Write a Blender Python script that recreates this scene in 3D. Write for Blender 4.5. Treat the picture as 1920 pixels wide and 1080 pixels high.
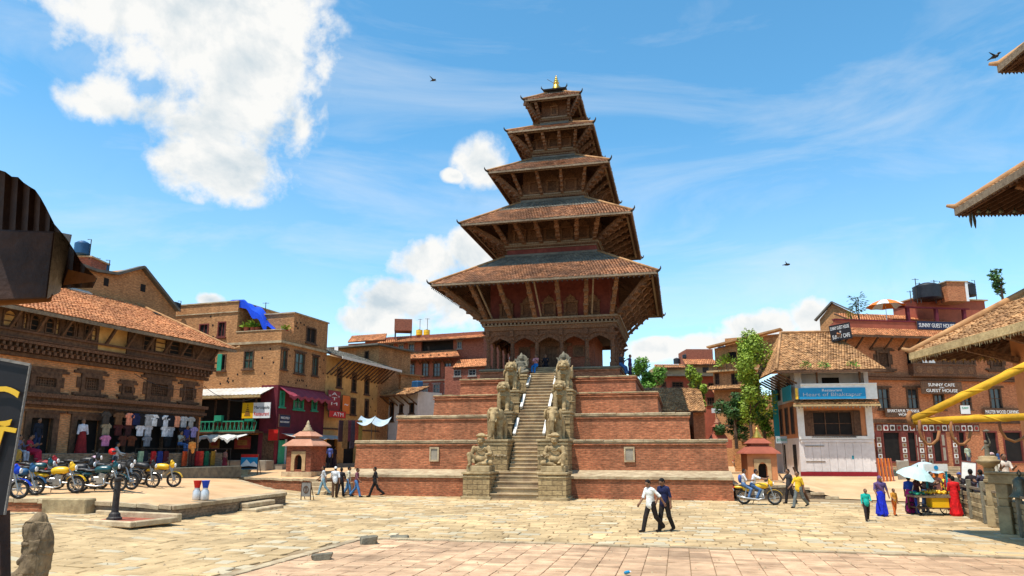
import bpy, bmesh, math, random
import numpy as np
from mathutils import Vector, Matrix, geometry as mgeo
R=math.radians; sin,cos=math.sin,math.cos
for o in list(bpy.data.objects): bpy.data.objects.remove(o)
SC=bpy.context.scene; COL=SC.collection
random.seed(7); rnd=random.random
def ru(a,b): return a+(b-a)*rnd()

# ------------------------------------------------ camera
FPX=1310.; PCX=960.; PCY=600.; EYE=2.6          # measured in the 1920 wide photograph
TH=math.atan(245/FPX); CT,ST=cos(TH),sin(TH)
cd=bpy.data.cameras.new('camera'); cam=bpy.data.objects.new('camera',cd); COL.objects.link(cam)
cam.location=(0,0,EYE); cam.rotation_euler=(R(90)+TH,0,0)
cd.sensor_width=36; cd.lens=FPX/1920*36; cd.shift_y=60/1920; cd.clip_start=.05; cd.clip_end=6000
SC.camera=cam
# ------------------------------------------------ light
SUNV=Vector((-.28,-.28,1.)).normalized()
sl=bpy.data.lights.new('sun','SUN'); sl.energy=3.9; sl.angle=R(.55); sl.color=(1,.95,.86)
so=bpy.data.objects.new('sun',sl); COL.objects.link(so); so.rotation_euler=SUNV.to_track_quat('Z','Y').to_euler()
SC.view_settings.view_transform='Standard'; SC.view_settings.look='None'; SC.view_settings.exposure=.56; SC.view_settings.gamma=1
SC.render.engine='CYCLES'; SC.cycles.max_bounces=5; SC.cycles.diffuse_bounces=3; SC.cycles.glossy_bounces=2
SC.cycles.transmission_bounces=3; SC.cycles.caustics_reflective=False; SC.cycles.caustics_refractive=False

def ray(px,py):
    b=(PCY-py)/FPX; return Vector(((px-PCX)/FPX,CT-b*ST,ST+b*CT))
def G(px,py,z=0):                 # where the line of sight meets the level z
    d=ray(px,py); t=(z-EYE)/d.z; return Vector((d.x*t,d.y*t,z))
def D(px,py,Y):                   # where it meets the distance Y
    d=ray(px,py); t=Y/d.y; return Vector((d.x*t,Y,EYE+d.z*t))

# ------------------------------------------------ sky with clouds
def node(nt,t,**kw):
    n=nt.nodes.new(t)
    for k,v in kw.items(): setattr(n,k,v)
    return n
def sky():
    w=bpy.data.worlds.new('World'); SC.world=w; w.use_nodes=True; nt=w.node_tree; nt.nodes.clear(); L=nt.links.new
    out=node(nt,'ShaderNodeOutputWorld'); bg=node(nt,'ShaderNodeBackground'); bg.inputs[1].default_value=.15; L(bg.outputs[0],out.inputs[0])
    s=node(nt,'ShaderNodeTexSky',sky_type='NISHITA',sun_disc=False); s.sun_elevation=math.asin(SUNV.z); s.sun_rotation=math.atan2(SUNV.x,SUNV.y)
    s.air_density=1.0; s.dust_density=.35; s.ozone_density=2.2; s.altitude=1400
    tc=node(nt,'ShaderNodeTexCoord'); V=tc.outputs['Generated']
    def mth(op,a,b=None,c=None,clamp=False):
        n=node(nt,'ShaderNodeMath',operation=op,use_clamp=clamp)
        for i,x in enumerate((a,b,c)):
            if x is None: continue
            if isinstance(x,(int,float)): n.inputs[i].default_value=x
            else: L(x,n.inputs[i])
        return n.outputs[0]
    def noise(scale,detail,rough=.55,vec=V,dist=0.):
        n=node(nt,'ShaderNodeTexNoise'); n.inputs['Scale'].default_value=scale; n.inputs['Detail'].default_value=detail; n.inputs['Roughness'].default_value=rough; n.inputs['Distortion'].default_value=dist
        L(vec,n.inputs['Vector']); return n.outputs[0]
    # cumulus heaps: each a soft ellipse of sky, broken up by noise
    heaps=[(390,70,215,160),(300,20,190,95),(420,210,150,120),(470,170,125,140),(420,305,120,75),(235,195,95,52),(520,90,70,130),(905,308,58,55),(850,330,26,16),
           (810,490,95,62),(880,470,80,50),(760,560,110,48),(690,600,70,30),(860,560,120,70),(395,562,28,16),(1430,612,95,34),(1525,600,52,44),(1395,640,130,26),(1240,655,70,24)]
    blob=None
    for px,py,rx,ry in heaps:
        c=ray(px,py).normalized(); ax=Vector((c.y,-c.x,0)).normalized(); up=c.cross(ax)
        if up.z<0: up=-up
        def dt(v):
            n=node(nt,'ShaderNodeVectorMath',operation='DOT_PRODUCT'); L(V,n.inputs[0]); n.inputs[1].default_value=v; return n.outputs['Value']
        k=1/ (FPX*1.06)
        a=mth('DIVIDE',mth('SUBTRACT',dt(ax),ax.dot(c)),rx*k); b=mth('DIVIDE',mth('SUBTRACT',dt(up),up.dot(c)),ry*k)
        r=mth('SQRT',mth('ADD',mth('MULTIPLY',a,a),mth('MULTIPLY',b,b)))
        f=mth('GREATER_THAN',dt(c),.2)
        v=mth('MULTIPLY',mth('SUBTRACT',1.35,r,clamp=False),f); v=mth('MAXIMUM',v,0)
        blob=v if blob is None else mth('MAXIMUM',blob,v)
    n1=noise(8,12,.58,dist=.3); n2=noise(3.2,5,.5); nf=noise(26,8,.6)
    edge=mth('MULTIPLY',blob,3.,clamp=True)
    base=mth('ADD',mth('MULTIPLY',blob,1.0),mth('MULTIPLY',edge,mth('ADD',mth('MULTIPLY',mth('SUBTRACT',n1,.5),1.9),mth('MULTIPLY',mth('SUBTRACT',nf,.5),1.25))))
    cv=node(nt,'ShaderNodeMapRange',interpolation_type='SMOOTHSTEP'); cv.inputs[1].default_value=.20; cv.inputs[2].default_value=.80; L(base,cv.inputs[0]); cov=cv.outputs[0]
    # thin high streaks everywhere
    mp=node(nt,'ShaderNodeMapping'); L(V,mp.inputs[0]); mp.inputs['Rotation'].default_value=(.2,.35,.5); mp.inputs['Scale'].default_value=(1.2,3.,7.)
    wis=noise(1.6,7,.6,mp.outputs[0],.6); wis=mth('MULTIPLY',mth('SUBTRACT',wis,.47),2.0,clamp=True)
    sep=node(nt,'ShaderNodeSeparateXYZ'); L(V,sep.inputs[0])
    hz=mth('MULTIPLY',mth('SUBTRACT',.42,sep.outputs[2]),1.5,clamp=True)
    thin=mth('MULTIPLY',wis,.65); thin=mth('ADD',thin,mth('MULTIPLY',mth('MULTIPLY',n2,hz),.85),clamp=True)
    thin=mth('MINIMUM',thin,.7)
    cov2=mth('MAXIMUM',cov,thin)
    # cloud body: bright rims, faintly blue grey where thick
    up=node(nt,'ShaderNodeMapping'); L(V,up.inputs[0]); up.inputs['Location'].default_value=(.012,.012,-.022)
    n1b=noise(8,12,.58,up.outputs[0],.3); lit=mth('MULTIPLY',mth('SUBTRACT',n1b,n1),5.)     # sunward sides brighter
    sh=mth('ADD',mth('MULTIPLY',mth('SUBTRACT',base,.62),.75),lit,clamp=True)
    mc=node(nt,'ShaderNodeMix',data_type='RGBA'); L(sh,mc.inputs[0]); mc.inputs[6].default_value=(4.4,4.4,4.3,1); mc.inputs[7].default_value=(2.7,3.15,3.45,1)
    hs=node(nt,'ShaderNodeHueSaturation'); hs.inputs['Saturation'].default_value=1.2; hs.inputs['Hue'].default_value=.481; hs.inputs['Value'].default_value=1.2; L(s.outputs[0],hs.inputs['Color'])
    mx=node(nt,'ShaderNodeMix',data_type='RGBA'); L(cov2,mx.inputs[0]); L(hs.outputs[0],mx.inputs[6]); L(mc.outputs[2],mx.inputs[7])
    L(mx.outputs[2],bg.inputs[0])
sky()

# ------------------------------------------------ materials
def lin(c): return tuple(((x/255+.055)/1.055)**2.4 if x>10 else x/3294 for x in c)
MATS={}
def mk(name,c1,c2=None,scale=2.,rough=.85,bump=.3,bscale=25.,island=0.,metal=0.,spec=.3,stain=.25,lo=.36,hi=.64,sscale=.35,stretch=None,bdist=.02):
    m=bpy.data.materials.new(name); m.use_nodes=True; nt=m.node_tree; L=nt.links.new; b=nt.nodes['Principled BSDF']
    c1=tuple(c1)+(1,); c2=tuple(c2 or c1)[:3]+(1,)
    tc=node(nt,'ShaderNodeTexCoord'); vec=tc.outputs['Object']
    if stretch:
        mp=node(nt,'ShaderNodeMapping'); mp.inputs['Scale'].default_value=stretch; L(vec,mp.inputs[0]); vec=mp.outputs[0]
    n=node(nt,'ShaderNodeTexNoise'); n.inputs['Scale'].default_value=scale; n.inputs['Detail'].default_value=6; n.inputs['Roughness'].default_value=.62; L(vec,n.inputs['Vector'])
    cr=node(nt,'ShaderNodeValToRGB'); cr.color_ramp.elements[0].position=lo; cr.color_ramp.elements[1].position=hi
    cr.color_ramp.elements[0].color=c1; cr.color_ramp.elements[1].color=c2; L(n.outputs[0],cr.inputs[0]); col=cr.outputs[0]
    hs=node(nt,'ShaderNodeHueSaturation'); L(col,hs.inputs['Color']); col=hs.outputs[0]; val=None
    if stain:
        n3=node(nt,'ShaderNodeTexNoise'); n3.inputs['Scale'].default_value=sscale; n3.inputs['Detail'].default_value=5; L(vec,n3.inputs['Vector'])
        mr=node(nt,'ShaderNodeMapRange'); mr.inputs[1].default_value=.3; mr.inputs[2].default_value=.7; mr.inputs[3].default_value=1-stain; mr.inputs[4].default_value=1+stain; L(n3.outputs[0],mr.inputs[0]); val=mr.outputs[0]
    if island:
        g=node(nt,'ShaderNodeNewGeometry'); mr=node(nt,'ShaderNodeMapRange'); mr.inputs[3].default_value=1-island; mr.inputs[4].default_value=1+island; L(g.outputs['Random Per Island'],mr.inputs[0])
        if val is None: val=mr.outputs[0]
        else:
            mm=node(nt,'ShaderNodeMath',operation='MULTIPLY'); L(val,mm.inputs[0]); L(mr.outputs[0],mm.inputs[1]); val=mm.outputs[0]
    if val is not None: L(val,hs.inputs['Value'])
    L(col,b.inputs['Base Color']); b.inputs['Roughness'].default_value=rough; b.inputs['Metallic'].default_value=metal; b.inputs['Specular IOR Level'].default_value=spec
    if bump:
        n2=node(nt,'ShaderNodeTexNoise'); n2.inputs['Scale'].default_value=bscale; n2.inputs['Detail'].default_value=4; L(vec,n2.inputs['Vector'])
        bp=node(nt,'ShaderNodeBump'); bp.inputs['Strength'].default_value=bump; bp.inputs['Distance'].default_value=bdist; L(n2.outputs[0],bp.inputs['Height']); L(bp.outputs[0],b.inputs['Normal'])
    MATS[name]=m; return m
def brick(name,c1,c2,mortar,dirt=(.06,.04,.03),row=.085,bw=.26,ms=.012,dirtamt=.5,bump=.5,streak=True):
    m=bpy.data.materials.new(name); m.use_nodes=True; nt=m.node_tree; L=nt.links.new; b=nt.nodes['Principled BSDF']
    tc=node(nt,'ShaderNodeTexCoord'); sp=node(nt,'ShaderNodeSeparateXYZ'); L(tc.outputs['Object'],sp.inputs[0])
    ad=node(nt,'ShaderNodeMath',operation='ADD'); L(sp.outputs[0],ad.inputs[0]); L(sp.outputs[1],ad.inputs[1])
    cb=node(nt,'ShaderNodeCombineXYZ'); L(ad.outputs[0],cb.inputs[0]); L(sp.outputs[2],cb.inputs[1])
    bt=node(nt,'ShaderNodeTexBrick'); L(cb.outputs[0],bt.inputs['Vector']); bt.inputs['Scale'].default_value=1
    bt.inputs['Color1'].default_value=tuple(c1)+(1,); bt.inputs['Color2'].default_value=tuple(c2)+(1,); bt.inputs['Mortar'].default_value=tuple(mortar)+(1,)
    bt.inputs['Brick Width'].default_value=bw; bt.inputs['Row Height'].default_value=row; bt.inputs['Mortar Size'].default_value=ms; bt.inputs['Bias'].default_value=-.1
    n=node(nt,'ShaderNodeTexNoise'); n.inputs['Scale'].default_value=.6; n.inputs['Detail'].default_value=9; n.inputs['Roughness'].default_value=.65; mq=node(nt,'ShaderNodeMapping'); mq.inputs['Scale'].default_value=(1.3,1.3,.5); L(tc.outputs['Object'],mq.inputs[0]); L(mq.outputs[0],n.inputs['Vector'])
    mr=node(nt,'ShaderNodeMapRange'); mr.inputs[1].default_value=.42; mr.inputs[2].default_value=.72; mr.inputs[4].default_value=dirtamt; L(n.outputs[0],mr.inputs[0])
    mx=node(nt,'ShaderNodeMix',data_type='RGBA'); L(mr.outputs[0],mx.inputs[0]); L(bt.outputs[0],mx.inputs[6]); mx.inputs[7].default_value=tuple(dirt)+(1,)
    n2=node(nt,'ShaderNodeTexNoise'); n2.inputs['Scale'].default_value=5; n2.inputs['Detail'].default_value=6; mp=node(nt,'ShaderNodeMapping'); mp.inputs['Scale'].default_value=(1,1,3.2); L(tc.outputs['Object'],mp.inputs[0]); L(mp.outputs[0],n2.inputs['Vector'])
    mr2=node(nt,'ShaderNodeMapRange'); mr2.inputs[1].default_value=.3; mr2.inputs[2].default_value=.7; mr2.inputs[3].default_value=.62; mr2.inputs[4].default_value=1.4; L(n2.outputs[0],mr2.inputs[0])
    hs=node(nt,'ShaderNodeHueSaturation'); L(mx.outputs[2],hs.inputs['Color']); L(mr2.outputs[0],hs.inputs['Value'])
    L(hs.outputs[0],b.inputs['Base Color']); b.inputs['Roughness'].default_value=.9; b.inputs['Specular IOR Level'].default_value=.15
    bp=node(nt,'ShaderNodeBump'); bp.inputs['Strength'].default_value=bump; bp.inputs['Distance'].default_value=.02
    mm=node(nt,'ShaderNodeMath',operation='MULTIPLY_ADD'); L(bt.outputs['Fac'],mm.inputs[0]); mm.inputs[1].default_value=-1; L(n2.outputs[0],mm.inputs[2]); L(mm.outputs[0],bp.inputs['Height']); L(bp.outputs[0],b.inputs['Normal'])
    MATS[name]=m; return m
brick('temple_brick',(.50,.175,.083),(.34,.108,.052),(.28,.145,.078),dirt=(.14,.068,.038),row=.10,bw=.3,dirtamt=.75)
brick('temple_wall',(.36,.10,.05),(.28,.075,.04),(.24,.11,.07),dirt=(.10,.045,.03))
brick('orange_brick',(.62,.27,.11),(.50,.20,.08),(.40,.23,.12),dirt=(.22,.11,.055),row=.095)
brick('tan_brick',(.56,.27,.11),(.42,.19,.075),(.36,.205,.10),dirt=(.20,.095,.045),row=.1,dirtamt=.6)
brick('red_brick',(.33,.105,.06),(.26,.078,.046),(.25,.12,.085),dirt=(.15,.07,.045),row=.1,dirtamt=.3)
brick('sunny_brick',(.56,.215,.095),(.47,.165,.072),(.37,.18,.095),dirt=(.26,.105,.055),row=.1,dirtamt=.3)
brick('grey_brick',(.27,.19,.12),(.22,.15,.095),(.2,.15,.1),dirt=(.09,.065,.045),row=.11,dirtamt=.6)
brick('pedestal_stone',(.43,.31,.155),(.31,.215,.105),(.15,.105,.06),dirt=(.13,.09,.05),row=.26,bw=.55,ms=.014,bump=.8)
mk('wood',(.065,.032,.018),(.145,.075,.04),scale=6,bump=.6,bscale=18,stain=.3,stretch=(1,1,1))
mk('carved',(.075,.034,.018),(.22,.105,.055),scale=14,bump=1.,bscale=16,stain=.3,bdist=.06)
mk('strut',(.10,.045,.025),(.26,.13,.062),scale=11,bump=1.,bscale=14,stain=.3,bdist=.06)
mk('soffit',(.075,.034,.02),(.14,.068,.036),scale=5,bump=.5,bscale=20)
mk('wood_grey',(.16,.11,.07),(.27,.20,.13),scale=9,bump=.5,bscale=24,stain=.25)
mk('redwood',(.125,.026,.02),(.19,.045,.032),scale=4,bump=.3,stain=.3)
mk('tile',(.56,.235,.095),(.40,.15,.062),scale=1.6,bump=.4,bscale=30,island=.30,stain=.22)
mk('temple_tile',(.32,.14,.064),(.16,.076,.042),scale=1.2,bump=.4,bscale=30,island=.32,stain=.3)
mk('tile_old',(.47,.25,.105),(.29,.145,.062),scale=2.2,bump=.5,bscale=30,island=.36,stain=.3)
mk('tile_dark',(.105,.10,.085),(.17,.15,.115),scale=2.5,bump=.4,bscale=30,island=.3,stain=.3)
mk('stone',(.46,.345,.185),(.26,.185,.095),scale=2.6,bump=.7,bscale=14,stain=.3,sscale=.9)
mk('statue',(.47,.335,.165),(.21,.14,.066),scale=3.4,bump=.6,bscale=22,stain=.3,sscale=1.2)
mk('bollard_stone',(.30,.205,.11),(.12,.08,.045),scale=3,bump=.9,bscale=12,stain=.35,sscale=1.5)
mk('stone_dark',(.13,.115,.085),(.22,.19,.13),scale=4,bump=.7,bscale=18)
mk('step_stone',(.46,.34,.19),(.30,.20,.115),scale=2.,bump=.6,bscale=16,stain=.25,sscale=.8)
mk('coping',(.52,.41,.25),(.33,.23,.135),scale=2.2,bump=.6,bscale=14,island=.15)
mk('whitewash',(.80,.78,.72),(.68,.65,.58),scale=3,bump=.15,stain=.08)
mk('flag',(.60,.42,.215),(.37,.25,.122),scale=1.3,bump=.55,bscale=9,island=.2,stain=.26,sscale=.25,lo=.3,hi=.7)
mk('flag_grey',(.44,.37,.25),(.52,.42,.26),scale=1.6,bump=.5,bscale=9,island=.2,stain=.15)
mk('dirt',(.24,.16,.085),(.34,.235,.125),scale=.8,bump=.5,bscale=6,stain=.15)
mk('dirt_orange',(.56,.335,.165),(.64,.42,.225),scale=.9,bump=.5,bscale=7,stain=.14)
mk('pave',(.60,.385,.225),(.40,.245,.14),scale=1.8,bump=.5,bscale=12,island=.24,stain=.24,sscale=.4)
mk('joint',(.20,.13,.07),(.30,.20,.11),scale=3,bump=.5,bscale=10)
mk('plaster_orange',(.58,.24,.10),(.48,.19,.08),scale=3,bump=.15,stain=.15)
mk('plaster_tan',(.52,.34,.17),(.40,.25,.12),scale=2.5,bump=.4,stain=.25)
mk('plaster_ochre',(.62,.36,.125),(.48,.265,.09),scale=2.5,bump=.4,stain=.3)
mk('plaster_white',(.70,.64,.60),(.60,.54,.50),scale=2.5,bump=.2,stain=.12)
mk('plaster_maroon',(.17,.022,.035),(.12,.016,.025),scale=3,bump=.25,stain=.25)
mk('plaster_grey',(.26,.22,.17),(.34,.29,.22),scale=2.5,bump=.3,stain=.25)
mk('plaster_red',(.38,.10,.055),(.30,.08,.045),scale=2.5,bump=.25,stain=.2)
mk('pinkstone',(.58,.29,.185),(.46,.21,.125),scale=3,bump=.5,bscale=20,stain=.25)
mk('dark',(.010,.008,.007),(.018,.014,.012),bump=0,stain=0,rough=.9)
mk('glass',(.02,.025,.03),(.05,.06,.065),scale=.8,rough=.12,bump=0,spec=.6,stain=0)
mk('glass_green',(.03,.06,.05),(.06,.11,.09),scale=1.5,rough=.2,bump=0,spec=.6,stain=0)
mk('green',(.03,.34,.20),(.025,.27,.155),scale=3,bump=.1,stain=.15,rough=.6)
mk('teal',(.01,.30,.36),(.012,.24,.31),scale=3,bump=.1,stain=.1,rough=.6)
mk('blue',(.006,.05,.50),(.01,.07,.62),scale=6,bump=.5,bscale=9,stain=.15,rough=.5)
mk('skyblue',(.012,.27,.50),(.014,.23,.45),scale=3,bump=0,stain=.05,rough=.6)
mk('signred',(.30,.012,.018),(.25,.01,.015),scale=2,bump=0,stain=.08,rough=.5)
mk('sign_navy',(.008,.014,.05),scale=2,bump=0,stain=0,rough=.5)
mk('sign_black',(.014,.011,.012),scale=2,bump=.05,stain=0,rough=.5)
mk('white',(.80,.80,.78),(.72,.72,.70),scale=2,bump=.05,stain=.05,rough=.6)
mk('yellow',(.85,.50,.015),(.80,.44,.01),scale=2,bump=0,stain=.05,rough=.35,spec=.5)
mk('orange',(.75,.20,.02),(.70,.16,.015),scale=2,bump=.05,stain=.08,rough=.6)
mk('red',(.62,.02,.015),(.52,.015,.012),scale=3,bump=.1,stain=.1,rough=.55)
mk('tin',(.62,.60,.55),(.46,.42,.36),scale=2.5,bump=.2,stain=.2,rough=.55)
mk('tarp_white',(.72,.70,.66),(.60,.58,.53),scale=3,bump=.4,bscale=5,stain=.1,rough=.7)
mk('umbrella',(.45,.62,.58),(.50,.68,.64),scale=2,bump=0,stain=.05,rough=.7)
mk('tarp_pink',(.34,.05,.075),(.28,.04,.06),scale=3,bump=.4,bscale=5,stain=.12,rough=.7)
mk('tarp_blue',(.36,.46,.52),(.48,.55,.58),scale=3,bump=.4,bscale=5,stain=.1,rough=.7)
mk('gold',(.78,.47,.10),(.66,.36,.06),scale=4,bump=.2,metal=.85,rough=.32,stain=.1)
mk('bronze',(.10,.105,.075),(.17,.17,.12),scale=5,bump=.3,metal=.6,rough=.5)
mk('bike_teal',(.008,.05,.055),(.012,.07,.08),scale=3,rough=.3,bump=0,stain=.05,spec=.5)
mk('rubber',(.018,.017,.016),(.035,.032,.03),scale=6,bump=.2,rough=.8,stain=.1)
mk('steel',(.50,.50,.49),(.38,.38,.37),scale=5,metal=.8,rough=.35,bump=.05,stain=.1)
mk('alu',(.66,.66,.65),(.55,.55,.54),scale=5,metal=.4,rough=.4,bump=.05,stain=.1)
mk('iron',(.03,.027,.025),(.055,.048,.042),scale=6,metal=.3,rough=.6,bump=.2)
mk('black',(.014,.013,.013),(.024,.022,.022),scale=4,rough=.45,bump=.05,stain=0,spec=.4)
mk('plastic_black',(.012,.013,.017),(.022,.024,.03),scale=3,rough=.5,bump=0,stain=.1)
mk('tank_blue',(.015,.07,.16),(.02,.09,.2),scale=3,rough=.5,bump=0,stain=.1)
mk('rust',(.075,.034,.02),(.03,.015,.011),scale=5,bump=.4,bscale=20,rough=.7)
mk('rust_orange',(.34,.14,.04),(.22,.085,.03),scale=5,bump=.3,rough=.7)
mk('weathered_board',(.20,.175,.15),(.29,.26,.225),scale=8,bump=.5,bscale=30,stain=.2)
mk('rope_yellow',(.66,.36,.02),(.48,.24,.012),scale=14,bump=.8,bscale=40,stain=.25,sscale=6,bdist=.004)
mk('straw',(.50,.36,.17),(.32,.22,.10),scale=8,bump=.7,bscale=20,island=.3)
mk('skin',(.20,.095,.05),(.25,.125,.07),scale=8,bump=0,stain=0,rough=.6)
mk('hair',(.008,.006,.005),bump=.3,bscale=60,stain=0,rough=.5)
mk('leafa',(.085,.21,.02),(.15,.31,.035),scale=4,bump=0,island=.45,stain=.3,sscale=1.5,rough=.6)
mk('leafb',(.19,.30,.025),(.30,.38,.045),scale=4,bump=0,island=.4,stain=.3,sscale=1.5,rough=.6)
mk('leafc',(.035,.085,.018),(.06,.13,.03),scale=4,bump=0,island=.45,stain=.3,sscale=1.5,rough=.6)
mk('bark',(.09,.06,.04),(.15,.10,.065),scale=6,bump=.7,bscale=20)
mk('carpet_red',(.20,.018,.018),(.28,.045,.03),scale=14,bump=.3,stain=.3,sscale=2)
mk('carpet_brown',(.20,.085,.02),(.30,.14,.035),scale=12,bump=.3,stain=.3,sscale=2)
CLOTH={}
def cloth(c,name=None):
    k=tuple(c)
    if k not in CLOTH:
        l=lin(c); CLOTH[k]=mk('cloth_%d'%len(CLOTH),tuple(x*.7 for x in l),tuple(min(1,x*1.15) for x in l),scale=7,bump=.6,bscale=14,stain=.2,sscale=4,bdist=.03)
    return CLOTH[k]

# ------------------------------------------------ mesh helpers
def tag(o,label=None,cat=None,group=None,kind=None):
    if label: o['label']=label
    if cat: o['category']=cat
    if group: o['group']=group
    if kind: o['kind']=kind
    return o
def empty(name,loc=(0,0,0),rz=0,label=None,cat=None,group=None):
    o=bpy.data.objects.new(name,None); COL.objects.link(o); o.location=loc; o.rotation_euler=(0,0,rz); o.empty_display_size=.2
    return tag(o,label,cat,group)
def mobj(name,me,parent=None,loc=None,rz=0,**t):
    o=bpy.data.objects.new(name,me); COL.objects.link(o)
    if parent: o.parent=parent
    if loc is not None: o.location=loc
    if rz: o.rotation_euler=(0,0,rz)
    return tag(o,**t)
def copy_tree(o,parent=None):
    c=o.copy(); COL.objects.link(c); c.parent=parent
    for ch in o.children: copy_tree(ch,c)
    return c
class MB:
    def __init__(s): s.v=[]; s.f=[]; s.m=[]; s.cm=0
    def add(s,vs,fs):
        o=len(s.v); s.v.extend(tuple(v) for v in vs); s.f.extend(tuple(i+o for i in f) for f in fs); s.m.extend([s.cm]*len(fs)); return s
    BF=[(0,3,2,1),(4,5,6,7),(0,1,5,4),(1,2,6,5),(2,3,7,6),(3,0,4,7)]
    def hexa(s,p): return s.add(p,MB.BF)
    def box(s,x0,x1,y0,y1,z0,z1):
        return s.add([(x0,y0,z0),(x1,y0,z0),(x1,y1,z0),(x0,y1,z0),(x0,y0,z1),(x1,y0,z1),(x1,y1,z1),(x0,y1,z1)],MB.BF)
    def cbox(s,c,sx,sy,sz,rz=0,rx=0,ry=0):
        m=Matrix.Translation(c)@Matrix.Rotation(rz,4,'Z')@Matrix.Rotation(ry,4,'Y')@Matrix.Rotation(rx,4,'X'); sx/=2; sy/=2; sz/=2
        return s.add([m@Vector(p) for p in [(-sx,-sy,-sz),(sx,-sy,-sz),(sx,sy,-sz),(-sx,sy,-sz),(-sx,-sy,sz),(sx,-sy,sz),(sx,sy,sz),(-sx,sy,sz)]],MB.BF)
    def bar(s,a,b,w,h,w2=None,h2=None):
        a=Vector(a); b=Vector(b); d=(b-a).normalized(); up=Vector((0,0,1)) if abs(d.z)<.95 else Vector((0,1,0))
        x=d.cross(up).normalized(); y=x.cross(d); w2=w if w2 is None else w2; h2=h if h2 is None else h2; p=[]
        for c,ww,hh in ((a,w/2,h/2),(b,w2/2,h2/2)): p+=[c-x*ww-y*hh,c+x*ww-y*hh,c+x*ww+y*hh,c-x*ww+y*hh]
        return s.add(p,MB.BF)
    def tube(s,pts,r,n=8,cap=True):
        pts=[Vector(p) for p in pts]; rr=r if isinstance(r,(list,tuple)) else [r]*len(pts); V=[]; F=[]; pu=None
        for i,p in enumerate(pts):
            d=(pts[min(i+1,len(pts)-1)]-pts[max(i-1,0)]).normalized()
            if pu is None: pu=d.orthogonal().normalized()
            u=(pu-d*pu.dot(d)).normalized(); pu=u; w=d.cross(u)
            V+=[p+(u*cos(2*math.pi*k/n)+w*sin(2*math.pi*k/n))*rr[i] for k in range(n)]
        for i in range(len(pts)-1):
            for k in range(n): a=i*n+k; b=i*n+(k+1)%n; F.append((a,b,b+n,a+n))
        if cap: F.append(tuple(range(n-1,-1,-1))); F.append(tuple(range((len(pts)-1)*n,len(pts)*n)))
        return s.add(V,F)
    def lathe(s,prof,n=16,c=(0,0,0)):
        V=[];F=[]
        for r,z in prof: V+=[(c[0]+r*cos(2*math.pi*k/n),c[1]+r*sin(2*math.pi*k/n),c[2]+z) for k in range(n)]
        for i in range(len(prof)-1):
            for k in range(n): a=i*n+k; b=i*n+(k+1)%n; F.append((a,b,b+n,a+n))
        F.append(tuple(range(n-1,-1,-1))); F.append(tuple(range((len(prof)-1)*n,len(prof)*n)))
        return s.add(V,F)
    def prism(s,poly,z0,z1):
        n=len(poly); V=[(p[0],p[1],z0) for p in poly]+[(p[0],p[1],z1) for p in poly]
        return s.add(V,[tuple(range(n-1,-1,-1)),tuple(range(n,2*n))]+[(i,(i+1)%n,(i+1)%n+n,i+n) for i in range(n)])
    def xprism(s,poly,y0,y1):     # outline in x,z extruded along y
        n=len(poly); V=[(p[0],y0,p[1]) for p in poly]+[(p[0],y1,p[1]) for p in poly]
        return s.add(V,[tuple(range(n)),tuple(range(2*n-1,n-1,-1))]+[(i,i+n,(i+1)%n+n,(i+1)%n) for i in range(n)])
    def quad(s,*p): return s.add(p,[tuple(range(len(p)))])
    def slab(s,a,b,c,d,t):        # quad a b c d given a thickness t downwards
        a,b,c,d=map(Vector,(a,b,c,d)); n=(b-a).cross(d-a).normalized()
        if n.z<0: n=-n
        return s.hexa([p-n*t for p in (a,b,c,d)]+[a,b,c,d])
    def mesh(s,name,mats,smooth=False,bev=0):
        me=bpy.data.meshes.new(name); me.from_pydata(s.v,[],s.f)
        for m in (mats if isinstance(mats,(list,tuple)) else [mats]): me.materials.append(MATS[m] if isinstance(m,str) else m)
        if max(s.m,default=0)>0: me.polygons.foreach_set('material_index',s.m)
        if bev:
            bm=bmesh.new(); bm.from_mesh(me); bmesh.ops.recalc_face_normals(bm,faces=bm.faces[:])
            bmesh.ops.bevel(bm,geom=[e for e in bm.edges if e.calc_face_angle(0)>.6],offset=bev,segments=1,affect='EDGES'); bm.to_mesh(me); bm.free()
        if smooth: me.polygons.foreach_set('use_smooth',[True]*len(me.polygons))
        me.update(); return me
    def build(s,name,mats,parent=None,smooth=False,loc=None,rz=0,bev=0,**t):
        return mobj(name,s.mesh(name,mats,smooth,bev),parent,loc,rz,**t)
def text(st,size,mat,parent,loc,rot=(R(90),0,0),width=None,height=None,name='lettering',ext=.006,al='CENTER',shear=0):
    c=bpy.data.curves.new('t','FONT'); c.body=st; c.size=size; c.align_x=al; c.align_y='CENTER'; c.extrude=ext; c.shear=shear; c.resolution_u=3
    o=bpy.data.objects.new('t',c); me=bpy.data.meshes.new_from_object(o); bpy.data.objects.remove(o)
    xs=[v.co.x for v in me.vertices]; ys=[v.co.y for v in me.vertices]
    if xs:
        kx=width/(max(xs)-min(xs)) if width else 1; ky=height/(max(ys)-min(ys)) if height else kx; cx=(max(xs)+min(xs))/2; cy=(max(ys)+min(ys))/2
        for v in me.vertices: v.co=((v.co.x-cx)*kx,(v.co.y-cy)*ky,v.co.z)
    me.materials.clear(); me.materials.append(MATS[mat]); me.name=name
    q=mobj(name,me,parent); q.location=loc; q.rotation_euler=rot; return q
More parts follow.
